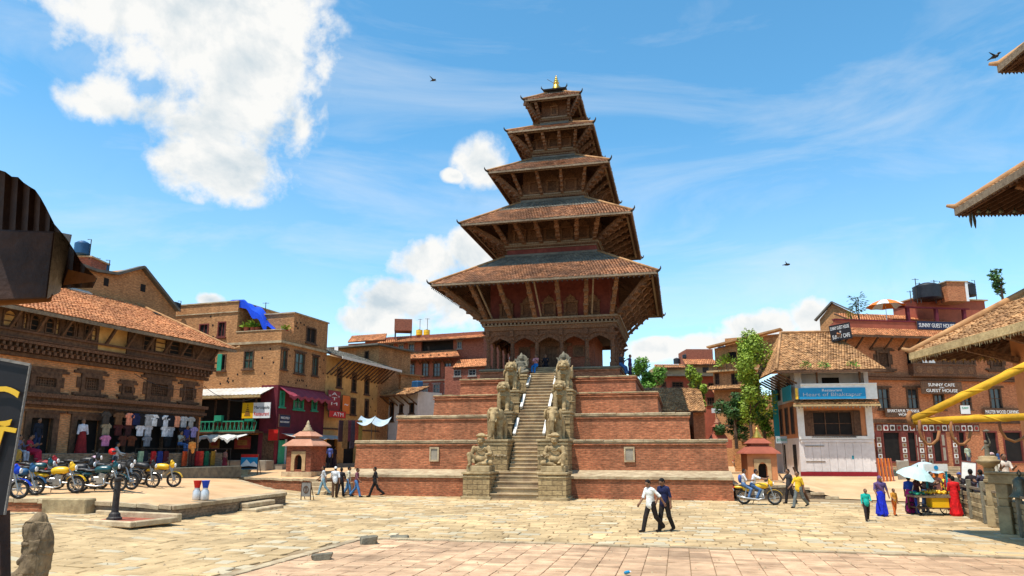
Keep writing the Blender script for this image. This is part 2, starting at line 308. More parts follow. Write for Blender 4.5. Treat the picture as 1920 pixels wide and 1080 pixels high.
def tiles(mb,a,b,c,d,w=.2,h=.2,lift=.035,jit=.015,sag=0.):
    # overlapping tiles on the patch a b (eave, left to right) c d (top right, top left)
    a,b,c,d=map(Vector,(a,b,c,d)); n=(b-a).cross(d-a).normalized()
    if n.z<0: n=-n
    L=(( (d+c)-(a+b))*.5).length; rows=max(2,int(L/h))
    def P(u,v): return (a*(1-u)+b*u)*(1-v)+(d*(1-u)+c*u)*v
    for r in range(rows):
        v0=r/rows; v1=min(1,(r+1.35)/rows); wl=(P(1,v0)-P(0,v0)).length; k=max(1,int(wl/w)); off=(r%2)*.5
        for i in range(-1 if off else 0,k):
            u0=max(0,(i+off+.04)/k); u1=min(1,(i+off+.96)/k)
            if u1-u0<.15/k: continue
            j=n*ru(-jit,jit); e=n*(lift+ru(-jit,jit)*.6); um=(u0+u1)/2; dv=ru(-.12,.12)/rows
            v00=max(0,v0+dv); p0=P(u0,v00)+e+j; p1=P(u1,v00)+e+j; pm=P(um,v00)+e+j+n*w*.16; q0=P(u0,v1)+n*.006; q1=P(u1,v1)+n*.006; qm=P(um,v1)+n*(.006+w*.10)
            mb.add([p0,pm,p1,q1,qm,q0,p0-n*lift*.9,p1-n*lift*.9],[(0,1,4,5),(1,2,3,4),(6,7,2,1,0)])

# ================================================ ground
YAW=R(13.23); TC=Vector((3.66,53.35,0)); UX=Vector((cos(YAW),-sin(YAW),0)); VX=Vector((sin(YAW),cos(YAW),0))
def T2W(u,v,z=0): p=TC+UX*u+VX*v; return Vector((p.x,p.y,z))
def W2T(x,y): q=Vector((x,y,0))-TC; return q.dot(UX),q.dot(VX)
def proj(p):
    z=p[2]-EYE; f=p[1]*CT+z*ST; u=-p[1]*ST+z*CT
    return (PCX+FPX*p[0]/f,PCY-FPX*u/f) if f>.1 else (-9999,-9999)
def sst(a,b,x):
    t=min(1,max(0,(x-a)/(b-a))); return t*t*(3-2*t)
def gz(x,y): return .38*sst(-9.5,-16.5,x)*sst(60,40,y)
def seg_dist(p,a,b):
    d=b-a; t=max(0,min(1,(p-a).dot(d)/d.length_squared)); return (p-(a+d*t)).length,t
class Terrace:
    def __init__(s,edge,rest,rise,top):      # edge: [(x,y,z)...] with its top heights; rest: the far outline
        s.e=[Vector(q) for q in edge]; s.rest=[Vector((q[0],q[1],0)) for q in rest]; s.rise=rise; s.top=top
        s.poly=[Vector((q.x,q.y)) for q in s.e]+[Vector((q.x,q.y)) for q in s.rest]
    def h(s,x,y):
        p=Vector((x,y)); best=(1e9,0)
        for a,b in zip(s.e[:-1],s.e[1:]):
            d,t=seg_dist(p,a.xy,b.xy)
            if d<best[0]: best=(d,a.z+(b.z-a.z)*t)
        return min(max(s.top,best[1]),best[1]+s.rise*best[0])
    def inside(s,x,y):
        c=False; P=s.poly; j=len(P)-1
        for i in range(len(P)):
            if (P[i].y>y)!=(P[j].y>y) and x<(P[j].x-P[i].x)*(y-P[i].y)/(P[j].y-P[i].y)+P[i].x: c=not c
            j=i
        return c
    def build(s,name,mat,step=1.5):
        pts=[]; P=s.poly
        for i in range(len(P)):
            a,b=P[i],P[(i+1)%len(P)]; k=max(1,int((b-a).length/step)); pts+=[a+(b-a)*(j/k) for j in range(k)]
        nb=len(pts); xs=[p.x for p in P]; ys=[p.y for p in P]; x=min(xs)
        while x<max(xs):
            y=min(ys)
            while y<min(max(ys),75):
                if s.inside(x,y): pts.append(Vector((x+ru(-.3,.3)*step*.5,y+ru(-.3,.3)*step*.5)))
                y+=step
            x+=step
        r=mgeo.delaunay_2d_cdt(pts,[],[list(range(nb))],1,1e-4)
        mb=MB(); mb.add([(v.x,v.y,s.h(v.x,v.y)+ru(-.012,.012)) for v in r[0]],[tuple(f) for f in r[2]])
        return mb.build(name,mat,smooth=True,kind='structure')
def g2(px,py,z): q=G(px,py,z); return (q.x,q.y)
e_1=g2(-40,957,.40); e0=g2(165,962,.35); e1=g2(320,977,.10); e2=g2(535,947,0); e4=g2(600,927,0)
d4=Vector((-.956,.29)); e3=Vector(e4)+d4*6.6
tl=T2W(-11.6,-11.9)
LT=Terrace([(e_1[0],e_1[1],.86),(e0[0],e0[1],.78),(e1[0],e1[1],.62),(e2[0],e2[1],.60),(e3.x,e3.y,.95),(e4[0],e4[1],.88),(tl.x,tl.y,1.12)],
           [(T2W(-11.4,12).x,T2W(-11.4,12).y),(2,95),(-60,95),(-60,e_1[1]+8)],.075,1.32)
r0=T2W(11.44,-10.2); r1=g2(1405,937,0); r2=g2(1487,934,0)
RT=Terrace([(r0.x,r0.y,.74),(r1[0],r1[1],.74),(r2[0],r2[1],.70),(r2[0]+2.3,r2[1]-.6,.02),(22,36.2,.02),(30,33.5,.02),(60,28,.02)],[(90,60),(90,95),(T2W(11.4,12).x+4,95),(T2W(11.4,12).x,T2W(11.4,12).y)],.085,.80)
LT.build('terrace_left','dirt_orange'); RT.build('terrace_right','dirt_orange')
# one sheet to the horizon
xs=[-3000,-800,-200,-60]+[-40+2*i for i in range(46)]+[60,90,200,800,3000]; ys=[-300,-60,-10]+[0+2*i for i in range(36)]+[90,130,300,1000,4500]
mb=MB(); mb.add([(x,y,gz(x,y)-.035) for y in ys for x in xs],[(j*len(xs)+i,j*len(xs)+i+1,(j+1)*len(xs)+i+1,(j+1)*len(xs)+i) for j in range(len(ys)-1) for i in range(len(xs)-1)])
PLAZA=mb.build('plaza_ground','dirt',smooth=True,kind='structure')
# brick paved field in front, laid square to the temple
PV0=W2T(-4.33,21.85); pu0=PV0[0]; pv1=PV0[1]
mb=MB(); c=[T2W(pu0-.25,pv1+.22,-.012),T2W(pu0+32,pv1+.22,-.012),T2W(pu0+32,pv1-26,-.012),T2W(pu0-.25,pv1-26,-.012)]
mb.quad(*[c[0],c[3],c[2],c[1]]); PAVE=mb.build('brick_pavement','joint',kind='structure')
def stone(q,z,h,bev,tilt=0.):
    # q: four ground points; a squared stone with worn edges
    m=(q[0]+q[1]+q[2]+q[3])/4; ins=[p+(m-p).normalized()*bev for p in q]; tx,ty=ru(-tilt,tilt),ru(-tilt,tilt)
    gm=gz(m.x,m.y)
    def zz(p): return z+(p.x-m.x)*tx+(p.y-m.y)*ty+gz(p.x,p.y)-gm
    V=[(p.x,p.y,zz(p)-h) for p in q]+[(p.x,p.y,zz(p)-bev*.5) for p in q]+[(p.x,p.y,zz(p)) for p in ins]
    F=[(8,9,10,11)]+[(i,(i+1)%4,(i+1)%4+4,i+4) for i in range(4)]+[(i+4,(i+1)%4+4,(i+1)%4+8,i+8) for i in range(4)]
    return V,F
def pieces(lst,parent,name,mats,rest,nmax=300):
    lst.sort(key=lambda a:-a[0])
    for k,(s,V,F,mi) in enumerate(lst[:nmax]):
        mb=MB(); mb.add(V,F); mb.build(name,mats[mi],parent)
    for mi in range(len(mats)):
        mb=MB()
        for s,V,F,m_ in lst[nmax:]:
            if m_==mi: mb.add(V,F)
        if mb.v: mb.build(rest,mats[mi],parent,kind='stuff')
L=[]; w=.52; u=pu0
while u<pu0+26:
    v=pv1-ru(0,.3); first=True
    while v>pv1-12:
        l=ru(.20,.34); a=[T2W(u+.008,v-l+.008),T2W(u+w-.008,v-l+.008),T2W(u+w-.008,v-.008),T2W(u+.008,v-.008)]
        c=(a[0]+a[2])/2; p=proj(c)
        if -40<p[0]<1960 and p[1]<1110:
            V,F=stone(a,.012+ru(-.008,.006),.03,.014,.018); L.append((p[1]-abs(p[0]-1100)*.004,V,F,0))
        v-=l
    u+=w
pieces(L,PAVE,'paving_brick',['pave'],'paving_bricks')
# kerb stones along the edge of the brick field
u=pu0-.28
mb=MB()
for i in range(40):
    l=ru(.5,1.); V,F=stone([T2W(u,pv1+.02),T2W(u+l-.02,pv1+.02),T2W(u+l-.02,pv1+.24),T2W(u,pv1+.24)],.03,.06,.02,.02); mb.add(V,F); u+=l
v=pv1
for i in range(14):
    l=ru(.5,.9); V,F=stone([T2W(pu0-.28,v-l+.02),T2W(pu0-.02,v-l+.02),T2W(pu0-.02,v),T2W(pu0-.28,v)],.03,.06,.02,.03); mb.add(V,F); v-=l
mb.build('kerb_edging','coping',PAVE,kind='stuff')
# flagstones of the square
L=[]; v=-13.2
def onplaza(x,y):
    if LT.inside(x,y) or RT.inside(x,y): return False
    u,vv=W2T(x,y)
    if u>pu0-.3 and vv<pv1+.26: return False
    if abs(u)<11.8 and vv>-12.75: return False
    return True
for r in range(150):
    d=ru(.28,.50); u=-24+ru(0,1)
    while u<26:
        l=ru(.32,.85); j=lambda:ru(-.03,.03)
        a=[T2W(u+.016+j(),v-d+.016+j()),T2W(u+l-.016+j(),v-d+.016+j()),T2W(u+l-.016+j(),v-.016+j()),T2W(u+.016+j(),v-.016+j())]
        c=(a[0]+a[2])/2; p=proj((c.x,c.y,0))
        if c.y>8 and -60<p[0]<1980 and p[1]<1120 and all(onplaza(q.x,q.y) for q in a):
            V,F=stone(a,gz(c.x,c.y)+ru(-.010,.011),.06,.03,.018); L.append((p[1],V,F,1 if rnd()<.13 else 0))
        u+=l
    v-=d
for u,vv in [(-10.8,8.5),(-8.5,0)]: pass
pieces(L,PLAZA,'paving_stone',['flag','flag_grey'],'paving_stones')

def retaining(edge,base,parent_name,label):
    # brick retaining wall with stone coping along an edge of the terrace
    root=empty(parent_name,(0,0,0),0,label,'wall')
    for (a,za,ba),(b,zb,bb) in zip(edge[:-1],edge[1:]):
        a=Vector((a[0],a[1],0)); b=Vector((b[0],b[1],0)); d=(b-a).normalized(); n=Vector((d.y,-d.x,0)); L=(b-a).length
        mb=MB(); I=n*-.35
        p=[a,b,b+I,a+I]; mb.hexa([Vector((q.x,q.y,z)) for q,z in zip(p,(ba-.15,bb-.15,bb-.15,ba-.15))]+[Vector((q.x,q.y,z-.1)) for q,z in zip(p,(za,zb,zb,za))])
        mb.build('brick_face','grey_brick' if za<.8 else 'temple_brick',root)
        s=0
        while s<L-.15:
            l=min(ru(.55,1.1),L-s); t0=s/L; t1=(s+l)/L; P0=a+d*(s+.01); P1=a+d*(s+l-.01); z=za+(zb-za)*(t0+t1)/2
            V,F=stone([P0+n*.06,P1+n*.06,P1-n*.4,P0-n*.4],z+.02+ru(-.012,.012),.14,.02,.02); m=MB(); m.add(V,F); m.build('coping_stone','coping',root); s+=l
    return root
ed=LT.e
retaining([(ed[0],ed[0].z,.38),(ed[1],ed[1].z,.33),(ed[2],ed[2].z,.08),(ed[3],ed[3].z,0),(ed[4],ed[4].z,0)],0,'terrace_wall','low brick terrace wall with worn stone coping below the parked motorcycles')
retaining([(ed[4],ed[4].z,0),(ed[5],ed[5].z,0),(ed[6],ed[6].z,0)],0,'terrace_wall','low brick terrace wall running up to the temple base behind the walking group')
er=RT.e
retaining([(er[0],er[0].z,0),(er[1],er[1].z,0),(er[2],er[2].z,0),(er[3],er[3].z,-.1)],0,'terrace_wall','low brick ledge behind the yellow motorbike right of the temple')

# ================================================ modelling of bodies: rounded limbs blended into one skin
def sdf_mesh(prims,vox,k=.03):
    # prims: ('c',a,b,ra,rb,mat) tapered limb | ('e',centre,radii,mat,rotz,rotx) rounded mass ; returns verts, quads, material per quad
    lo=np.full(3,1e9); hi=-lo
    for p in prims:
        if p[0]=='c':
            for q,r in ((p[1],p[3]),(p[2],p[4])): lo=np.minimum(lo,np.array(q)-r); hi=np.maximum(hi,np.array(q)+r)
        else:
            r=max(p[2]); lo=np.minimum(lo,np.array(p[1])-r); hi=np.maximum(hi,np.array(p[1])+r)
    lo-=vox*2.5; hi+=vox*2.5; n=np.ceil((hi-lo)/vox).astype(int)+1
    g=[lo[i]+vox*np.arange(n[i]) for i in range(3)]
    X,Y,Z=np.meshgrid(*g,indexing='ij'); acc=np.full(X.shape,9.,dtype=np.float32)
    def ev(p,X,Y,Z):
        if p[0]=='c':
            a=np.array(p[1],float); b=np.array(p[2],float); d=b-a; L2=max(d.dot(d),1e-9)
            t=np.clip(((X-a[0])*d[0]+(Y-a[1])*d[1]+(Z-a[2])*d[2])/L2,0,1)
            return np.sqrt((X-a[0]-t*d[0])**2+(Y-a[1]-t*d[1])**2+(Z-a[2]-t*d[2])**2)-(p[3]+(p[4]-p[3])*t)
        c=p[1]; x=X-c[0]; y=Y-c[1]; z=Z-c[2]; rz=p[4] if len(p)>4 else 0; rx=p[5] if len(p)>5 else 0
        if rz: x,y=x*cos(rz)+y*sin(rz),-x*sin(rz)+y*cos(rz)
        if rx: y,z=y*cos(rx)+z*sin(rx),-y*sin(rx)+z*cos(rx)
        r=p[2]; q=np.sqrt((x/r[0])**2+(y/r[1])**2+(z/r[2])**2)
        g_=np.sqrt((x/r[0]**2)**2+(y/r[1]**2)**2+(z/r[2]**2)**2)+1e-6
        return q*(q-1)/g_
    for p in prims:
        if p[0]=='c': l=np.minimum(np.array(p[1])-p[3],np.array(p[2])-p[4]); h=np.maximum(np.array(p[1])+p[3],np.array(p[2])+p[4])
        else: r=max(p[2]); l=np.array(p[1])-r; h=np.array(p[1])+r
        m=k*2+vox*3; i0=np.maximum(0,np.floor((l-m-lo)/vox).astype(int)); i1=np.minimum(n,np.ceil((h+m-lo)/vox).astype(int)+1)
        s=tuple(slice(a,b) for a,b in zip(i0,i1)); d=ev(p,X[s],Y[s],Z[s]); a=acc[s]
        hh=np.clip(.5+.5*(a-d)/k,0,1); acc[s]=a*(1-hh)+d*hh-k*hh*(1-hh)
    # surface nets
    ins=acc<0; c=np.zeros(tuple(np.array(acc.shape)-1),int)
    for dx in (0,1):
        for dy in (0,1):
            for dz in (0,1): c+=ins[dx:dx+c.shape[0],dy:dy+c.shape[1],dz:dz+c.shape[2]]
    cell=(c>0)&(c<8); idx=-np.ones(c.shape,int); ci=np.argwhere(cell); idx[cell]=np.arange(len(ci)); ps=np.zeros((len(ci),3)); cnt=np.zeros(len(ci))
    E=[]
    cr=[(dx,dy,dz) for dx in (0,1) for dy in (0,1) for dz in (0,1)]
    for A in cr:
        for ax in range(3):
            if A[ax]: continue
            B=list(A); B[ax]=1
            va=acc[ci[:,0]+A[0],ci[:,1]+A[1],ci[:,2]+A[2]]; vb=acc[ci[:,0]+B[0],ci[:,1]+B[1],ci[:,2]+B[2]]
            m=(va<0)!=(vb<0); t=np.where(m,va/(va-vb+1e-12),0); P=np.array(A,float)[None,:].repeat(len(ci),0); P[:,ax]=t
            ps[m]+=P[m]; cnt[m]+=1
    V=lo+(ci+ps/cnt[:,None])*vox; F=[]
    for ax in range(3):
        o=[[1 if i==ax else 0 for i in range(3)]][0]
        sl0=[slice(1,-1)]*3; sl0[ax]=slice(0,-1); sl1=list(sl0); sl1[ax]=slice(1,None)
        a=ins[tuple(sl0)]; b=ins[tuple(sl1)]; e=np.argwhere(a!=b)
        off=np.array([1,1,1]); off[ax]=0; e0=e+off; fl=a[tuple(e.T)]
        u=np.zeros(3,int); v=np.zeros(3,int); u[(ax+1)%3]=1; v[(ax+2)%3]=1
        q=np.stack([idx[tuple((e0-u-v).T)],idx[tuple((e0-v).T)],idx[tuple(e0.T)],idx[tuple((e0-u).T)]],1)
        q=np.where(fl[:,None],q,q[:,::-1]); F.append(q)
    F=np.concatenate(F); F=F[(F>=0).all(1)]
    C=V[F].mean(1); best=np.full(len(C),1e9); mi=np.zeros(len(C),int)
    for p in prims:
        d=ev(p,C[:,0],C[:,1],C[:,2]); m_=p[5] if p[0]=='c' else p[3]; w=d<best-.002; best=np.where(w,d,best); mi=np.where(w,m_,mi)
    return V,F,mi
def body_obj(name,prims,mats,vox,k=.03,parent=None,loc=(0,0,0),rz=0,**t):
    V,F,mi=sdf_mesh(prims,vox,k); me=bpy.data.meshes.new(name); me.from_pydata(V.tolist(),[],F.tolist())
    for m in mats: me.materials.append(MATS[m] if isinstance(m,str) else m)
    me.polygons.foreach_set('material_index',mi.astype(np.int32)); me.polygons.foreach_set('use_smooth',[True]*len(F)); me.update()
    return mobj(name,me,parent,loc,rz,**t)

# ================================================ the five roofed temple
TEM=empty('pagoda_temple',TC,-YAW,'tall five tiered brick and timber pagoda on stepped red brick plinths','temple')
US=-.1
def frustum(mb,h0,z0,h1,z1,hy0=None,hy1=None):
    a=h0 if hy0 is None else hy0; b=h1 if hy1 is None else hy1
    mb.hexa([(-h0,-a,z0),(h0,-a,z0),(h0,a,z0),(-h0,a,z0),(-h1,-b,z1),(h1,-b,z1),(h1,b,z1),(-h1,b,z1)])
# plinth tiers with projecting coping courses
mb=MB(); mb.hexa([(-11.35,-13.2,-.3),(11.35,-13.2,-.3),(11.35,11.4,-.3),(-11.35,11.4,-.3),(-11.35,-13.2,1.06),(11.35,-13.2,1.06),(11.35,11.4,1.06),(-11.35,11.4,1.06)]); mb.build('plinth_tier','temple_brick',TEM)
mb=MB(); mb.hexa([(-11.42,-13.29,1.06),(11.42,-13.29,1.06),(11.42,11.5,1.06),(-11.42,11.5,1.06),(-11.42,-13.29,1.20),(11.42,-13.29,1.20),(11.42,11.5,1.20),(-11.42,11.5,1.20)])
mb.hexa([(-11.40,-13.27,1.2),(11.40,-13.27,1.2),(11.40,-11.2,1.2),(-11.40,-11.2,1.2),(-11.40,-13.25,1.21),(11.40,-13.25,1.21),(11.40,-11.2,1.50),(-11.40,-11.2,1.50)]); mb.build('plinth_coping','coping',TEM)
mb=MB(); mb.box(-11.37,11.37,-13.30,-13.2,-.1,.12); mb.build('plinth_foot','temple_brick',TEM)
TI=[(11.27,1.3,3.22),(9.32,3.22,4.85),(7.46,4.85,6.30),(6.05,6.3,7.49),(4.95,7.49,8.32)]
for i,(h,z0,z1) in enumerate(TI):
    mb=MB(); frustum(mb,h+.03,z0,h-.03,z1-.30); frustum(mb,h+.05,z1-.30,h+.05,z1-.22); mb.build('plinth_tier','temple_brick',TEM)
    mb=MB(); frustum(mb,h-.04,z1-.22,h-.02,z1-.14); frustum(mb,h+.07,z1-.14,h+.07,z1-.06); frustum(mb,h+.0,z1-.06,h-.02,z1-.02); mb.build('plinth_coping','coping' if i<2 else 'stone_dark' if i>3 else 'temple_brick',TEM)
def coping_run(p0,p1,z,out,w,h,mat):      # edge stones one by one, unevenly set
    p0=Vector((p0[0],p0[1],0)); p1=Vector((p1[0],p1[1],0)); d=(p1-p0).normalized(); L=(p1-p0).length; s=0; o=Vector((out[0],out[1],0))
    while s<L-.05:
        l=min(ru(.5,1.25),L-s); a=p0+d*(s+.006)+o*(.08+ru(-.025,.03)); b=p0+d*(s+l-.006)+o*(.08+ru(-.025,.03)); zt=z+ru(-.018,.018); q=[a,b,b-o*w,a-o*w]; m=MB()
        m.hexa([Vector((v.x,v.y,z-h)) for v in q]+[Vector((v.x,v.y,zt+ru(-.008,.008))) for v in q]); m.build('coping_stone',mat,TEM,bev=.02); s+=l
for i,(h,z0,z1) in enumerate(TI[:4]):
    mt='coping' if i<2 else 'stone'
    for x0,x1 in ((-h-.06,US-1.1),(US+1.1,h+.06)): coping_run((x0,-h),(x1,-h),z1+.015,(0,-1),.5,.085,mt)
    coping_run((h,-h+.45),(h,h),z1+.015,(1,0),.5,.085,mt)
for x0,x1 in ((-11.4,US-2.95),(US+2.95,11.4)): coping_run((x0,-13.2),(x1,-13.2),1.225,(0,-1),.5,.10,'coping')
for u in (-6.0,5.85):   # small framed niches in the second tier
    mb=MB(); mb.box(u-.30,u+.30,-11.38,-11.24,1.95,2.05); mb.box(u-.30,u+.30,-11.38,-11.24,2.72,2.82); mb.box(u-.30,u-.22,-11.38,-11.24,2.05,2.72); mb.box(u+.22,u+.30,-11.38,-11.24,2.05,2.72)
    n=mb.build('niche_frame','coping',TEM); m=MB(); m.box(-.22+u,.22+u,-11.335,-11.25,2.05,2.72); m.build('niche_panel','plaster_grey',n)
# stairway: every step is a slab of its own
def step(u0,u1,v,d,z,h):
    mb=MB(); mb.box(u0,u1,v,v+d,z-h-.4,z-.07); mb.build('riser','step_stone',TEM)
    mb=MB(); j=ru(-.012,.012); mb.box(u0-.02,u1+.02,v-.05+j,v+d+.02,z-.07,z); mb.build('step','step_stone',TEM,bev=.018)
for i in range(4): step(US-1.32,US+1.32,-15.1+.42*i,.44,.30*(i+1)+.02,.3)
step(US-1.32,US+1.32,-13.42,.75,1.42,.25)
for i in range(8): step(US-.82,US+.82,-12.75+.194*i,.2,1.45+.225*(i+1),.225)
for i in range(20): step(US-.98,US+.98,-11.2+.258*i,.265,3.25+.2125*(i+1),.2125)
for i in range(5): step(US-.98,US+.98,-6.04+.22*i,.23,7.5+.16*(i+1),.16)
mb=MB(); mb.hexa([(US-.96,-11.2,2.9),(US+.96,-11.2,2.9),(US+.96,-5,2.9),(US-.96,-5,2.9),(US-.96,-11.2,3.1),(US+.96,-11.2,3.1),(US+.96,-5,8.1),(US-.96,-5,8.1)]); mb.build('stair_core','temple_brick',TEM)
for s in (-1,1):         # sloping white cheeks beside the steps
    for v0,z0,v1,z1 in ((-11.1,3.42,-10.0,4.40),(-9.15,5.15,-8.1,6.02),(-7.3,6.7,-6.35,7.45)):
        mb=MB(); x=US+s*.91; mb.bar((x,v0,z0+.16),(x,v1,z1+.16),.16,.14); q=mb.build('stair_cheek','whitewash',TEM); mb=MB(); mb.bar((x,v0,z0-.0),(x,v1,z1-.0),.13,.22); mb.build('cheek_base','stone_dark',q)
def pedestal(u,v0,v1,w,z0,z1,mat='pedestal_stone',foot=True):
    mb=MB(); mb.box(u-w/2,u+w/2,v0,v1,z0-.1,z1-.12); p=mb.build('pedestal',mat,TEM)
    mb=MB(); mb.box(u-w/2-.07,u+w/2+.07,v0-.07,v1,z1-.12,z1); mb.build('cap_slab','stone',p,bev=.015); mb=MB(); mb.box(u-w/2-.04,u+w/2+.04,v0-.04,v1,z1-.3,z1-.24); mb.build('moulding','stone',p,bev=.01)
    if foot: mb=MB(); mb.box(u-w/2-.1,u+w/2+.1,v0-.1,v1+.02,z0-.12,z0+.13); mb.build('foot_slab','stone',p,bev=.02)
for s in (-1,1):
    pedestal(US+s*2.1,-15.2,-13.3,1.5,.02,1.46)
    pedestal(US+s*1.75,-13.0,-11.27,1.72,1.35,3.24); pedestal(US+s*1.78,-10.9,-9.3,1.35,3.22,4.95)
    pedestal(US+s*1.72,-9.0,-7.44,1.25,4.85,6.42,foot=False); pedestal(US+s*1.45,-7.25,-6.0,.95,6.3,7.62,foot=False)
    mb=MB(); x0=US+s*1.75
    for q in range(9): mb.box(x0-.86+q*.19,x0-.86+q*.19+.15,-13.06,-13.0,2.28+(q%2)*.03,2.37+(q%2)*.03)
    mb.build('wavy_moulding','coping',TEM,kind='stuff')
    for a,b in ((-10.9,4.2),(-9.0,5.6)):
        mb=MB(); mb.box(US+s*1.75-.74,US+s*1.75+.74,a-.05,a+.4,b,b+.06); mb.build('string_course','stone',TEM)
# colonnade
z0,z1=8.32,10.75; Cc=[-4.45+1.78*i for i in range(6)]
def column(u,v):
    mb=MB(); mb.box(u-.2,u+.2,v-.2,v+.2,z0,z0+.28); mb.lathe([(.17,.28),(.15,.5),(.19,.6),(.15,.7),(.145,1.3),(.18,1.4),(.14,1.5),(.13,1.85),(.19,1.95),(.15,2.05)],10,(u,v,z0)); mb.build('column','carved',TEM)
    mb=MB(); mb.box(u-.18,u+.18,v-.18,v+.18,z0+2.05,z0+2.22); mb.hexa([(u-.2,v-.18,z1-.22),(u+.2,v-.18,z1-.22),(u+.2,v+.18,z1-.22),(u-.2,v+.18,z1-.22),(u-.5,v-.2,z1),(u+.5,v-.2,z1),(u+.5,v+.2,z1),(u-.5,v+.2,z1)]); mb.build('capital','carved',TEM)
for i,u in enumerate(Cc): column(u,-4.45)
for v in Cc[1:]: column(-4.45,v); column(4.45,v)
def arch(mb,c,horiz):     # cusped timber arch between two columns
    n=12; w=1.78/2-.13; P=[]
    for k in range(n+1):
        t=-1+2*k/n; y=.36*(1-abs(t)**1.7)+(.05 if abs(t)<.12 else 0); P.append((t*w,y))
    for k in range(n):
        (x0,y0),(x1,y1)=P[k],P[k+1]; zt=z1+.02; zb0=z1-.62+y0; zb1=z1-.62+y1
        if horiz: mb.hexa([(c[0]+x0,c[1]-.09,zb0),(c[0]+x1,c[1]-.09,zb1),(c[0]+x1,c[1]+.09,zb1),(c[0]+x0,c[1]+.09,zb0),(c[0]+x0,c[1]-.09,zt),(c[0]+x1,c[1]-.09,zt),(c[0]+x1,c[1]+.09,zt),(c[0]+x0,c[1]+.09,zt)])
        else: mb.hexa([(c[0]-.09,c[1]+x0,zb0),(c[0]+.09,c[1]+x0,zb0),(c[0]+.09,c[1]+x1,zb1),(c[0]-.09,c[1]+x1,zb1),(c[0]-.09,c[1]+x0,zt),(c[0]+.09,c[1]+x0,zt),(c[0]+.09,c[1]+x1,zt),(c[0]-.09,c[1]+x1,zt)])
for i in range(5):
    m=(Cc[i]+Cc[i+1])/2
    mb=MB(); arch(mb,(m,-4.45),True); mb.build('arch','carved',TEM); mb=MB(); arch(mb,(-4.45,m),False); mb.build('arch','carved',TEM); mb=MB(); arch(mb,(4.45,m),False); mb.build('arch','carved',TEM)
def ring(mb,h,t,za,zb):
    mb.box(-h,h,-h,-h+t,za,zb); mb.box(-h,h,h-t,h,za,zb); mb.box(-h,-h+t,-h+t,h-t,za,zb); mb.box(h-t,h,-h+t,h-t,za,zb)
mb=MB(); ring(mb,4.62,.36,z1,z1+.32); mb.build('lintel_beam','carved',TEM)
mb=MB(); ring(mb,4.72,.5,11.07,11.38); ring(mb,4.95,.7,11.60,11.76); mb.build('frieze','strut',TEM)
mb=MB(); ring(mb,4.84,.6,11.38,11.46); ring(mb,5.05,.8,11.76,11.9); mb.build('cornice','wood_grey',TEM)
def dentils(h,z,n,sz,mat):
    mb=MB()
    for s in (0,1,2):
        for i in range(n):
            t=-h+2*h*(i+.5)/n
            if s==0: mb.box(t-sz,t+sz,-h-.12,-h,z,z+sz*1.6)
            else:
                q=h if s==1 else -h-.12; mb.box(q,q+.12,t-sz,t+sz,z,z+sz*1.6)
    mb.build('dentil_course',mat,TEM,kind='stuff')
dentils(4.80,11.47,34,.07,'wood_grey')
for u in Cc: 
    mb=MB(); mb.box(u-.13,u+.13,-4.80,-4.60,10.62,11.05); mb.build('bracket','carved',TEM)
# sanctum
mb=MB(); mb.box(-3.0,3.0,-3.0,3.0,8.3,12.0); mb.build('sanctum_wall','temple_wall',TEM)
mb=MB()
for s in (-1,1): mb.box(US+s*.62-.2,US+s*.62+.2,-3.16,-2.98,8.32,10.4); mb.box(US+s*1.02-.14,US+s*1.02+.14,-3.10,-2.98,8.32,10.1)
mb.box(US-1.5,US+1.5,-3.2,-2.98,10.05,10.25); mb.box(US-1.1,US+1.1,-3.22,-2.98,10.25,10.45)
d=mb.build('door_frame','carved',TEM)
mb=MB(); mb.xprism([(US-1.1,10.45),(US+1.1,10.45),(US+.95,10.9),(US+.5,11.3),(US,11.45),(US-.5,11.3),(US-.95,10.9)],-3.16,-2.98); mb.build('tympanum','strut',d)
mb=MB(); mb.box(US-.42,US-.01,-3.08,-2.98,8.35,10.1); mb.box(US+.01,US+.42,-3.08,-2.98,8.35,10.1); mb.build('door_leaf','wood',d)
for s in (-1,1):
    u=US+s*2.0; mb=MB(); ring_=[(u-.42,u+.42,9.25,9.37),(u-.42,u+.42,9.95,10.07),(u-.42,u-.3,9.37,9.95),(u+.3,u+.42,9.37,9.95)]
    for a,b,c_,d_ in ring_: mb.box(a,b,-3.13,-2.98,c_,d_)
    w_=mb.build('window','carved',TEM); mb=MB(); mb.box(u-.3,u+.3,-3.07,-2.99,9.37,9.95); mb.build('lattice','wood',w_)
mb=MB(); mb.box(-4.9,4.9,-4.6,4.6,10.98,11.06); mb.build('ambulatory_ceiling','soffit',TEM)
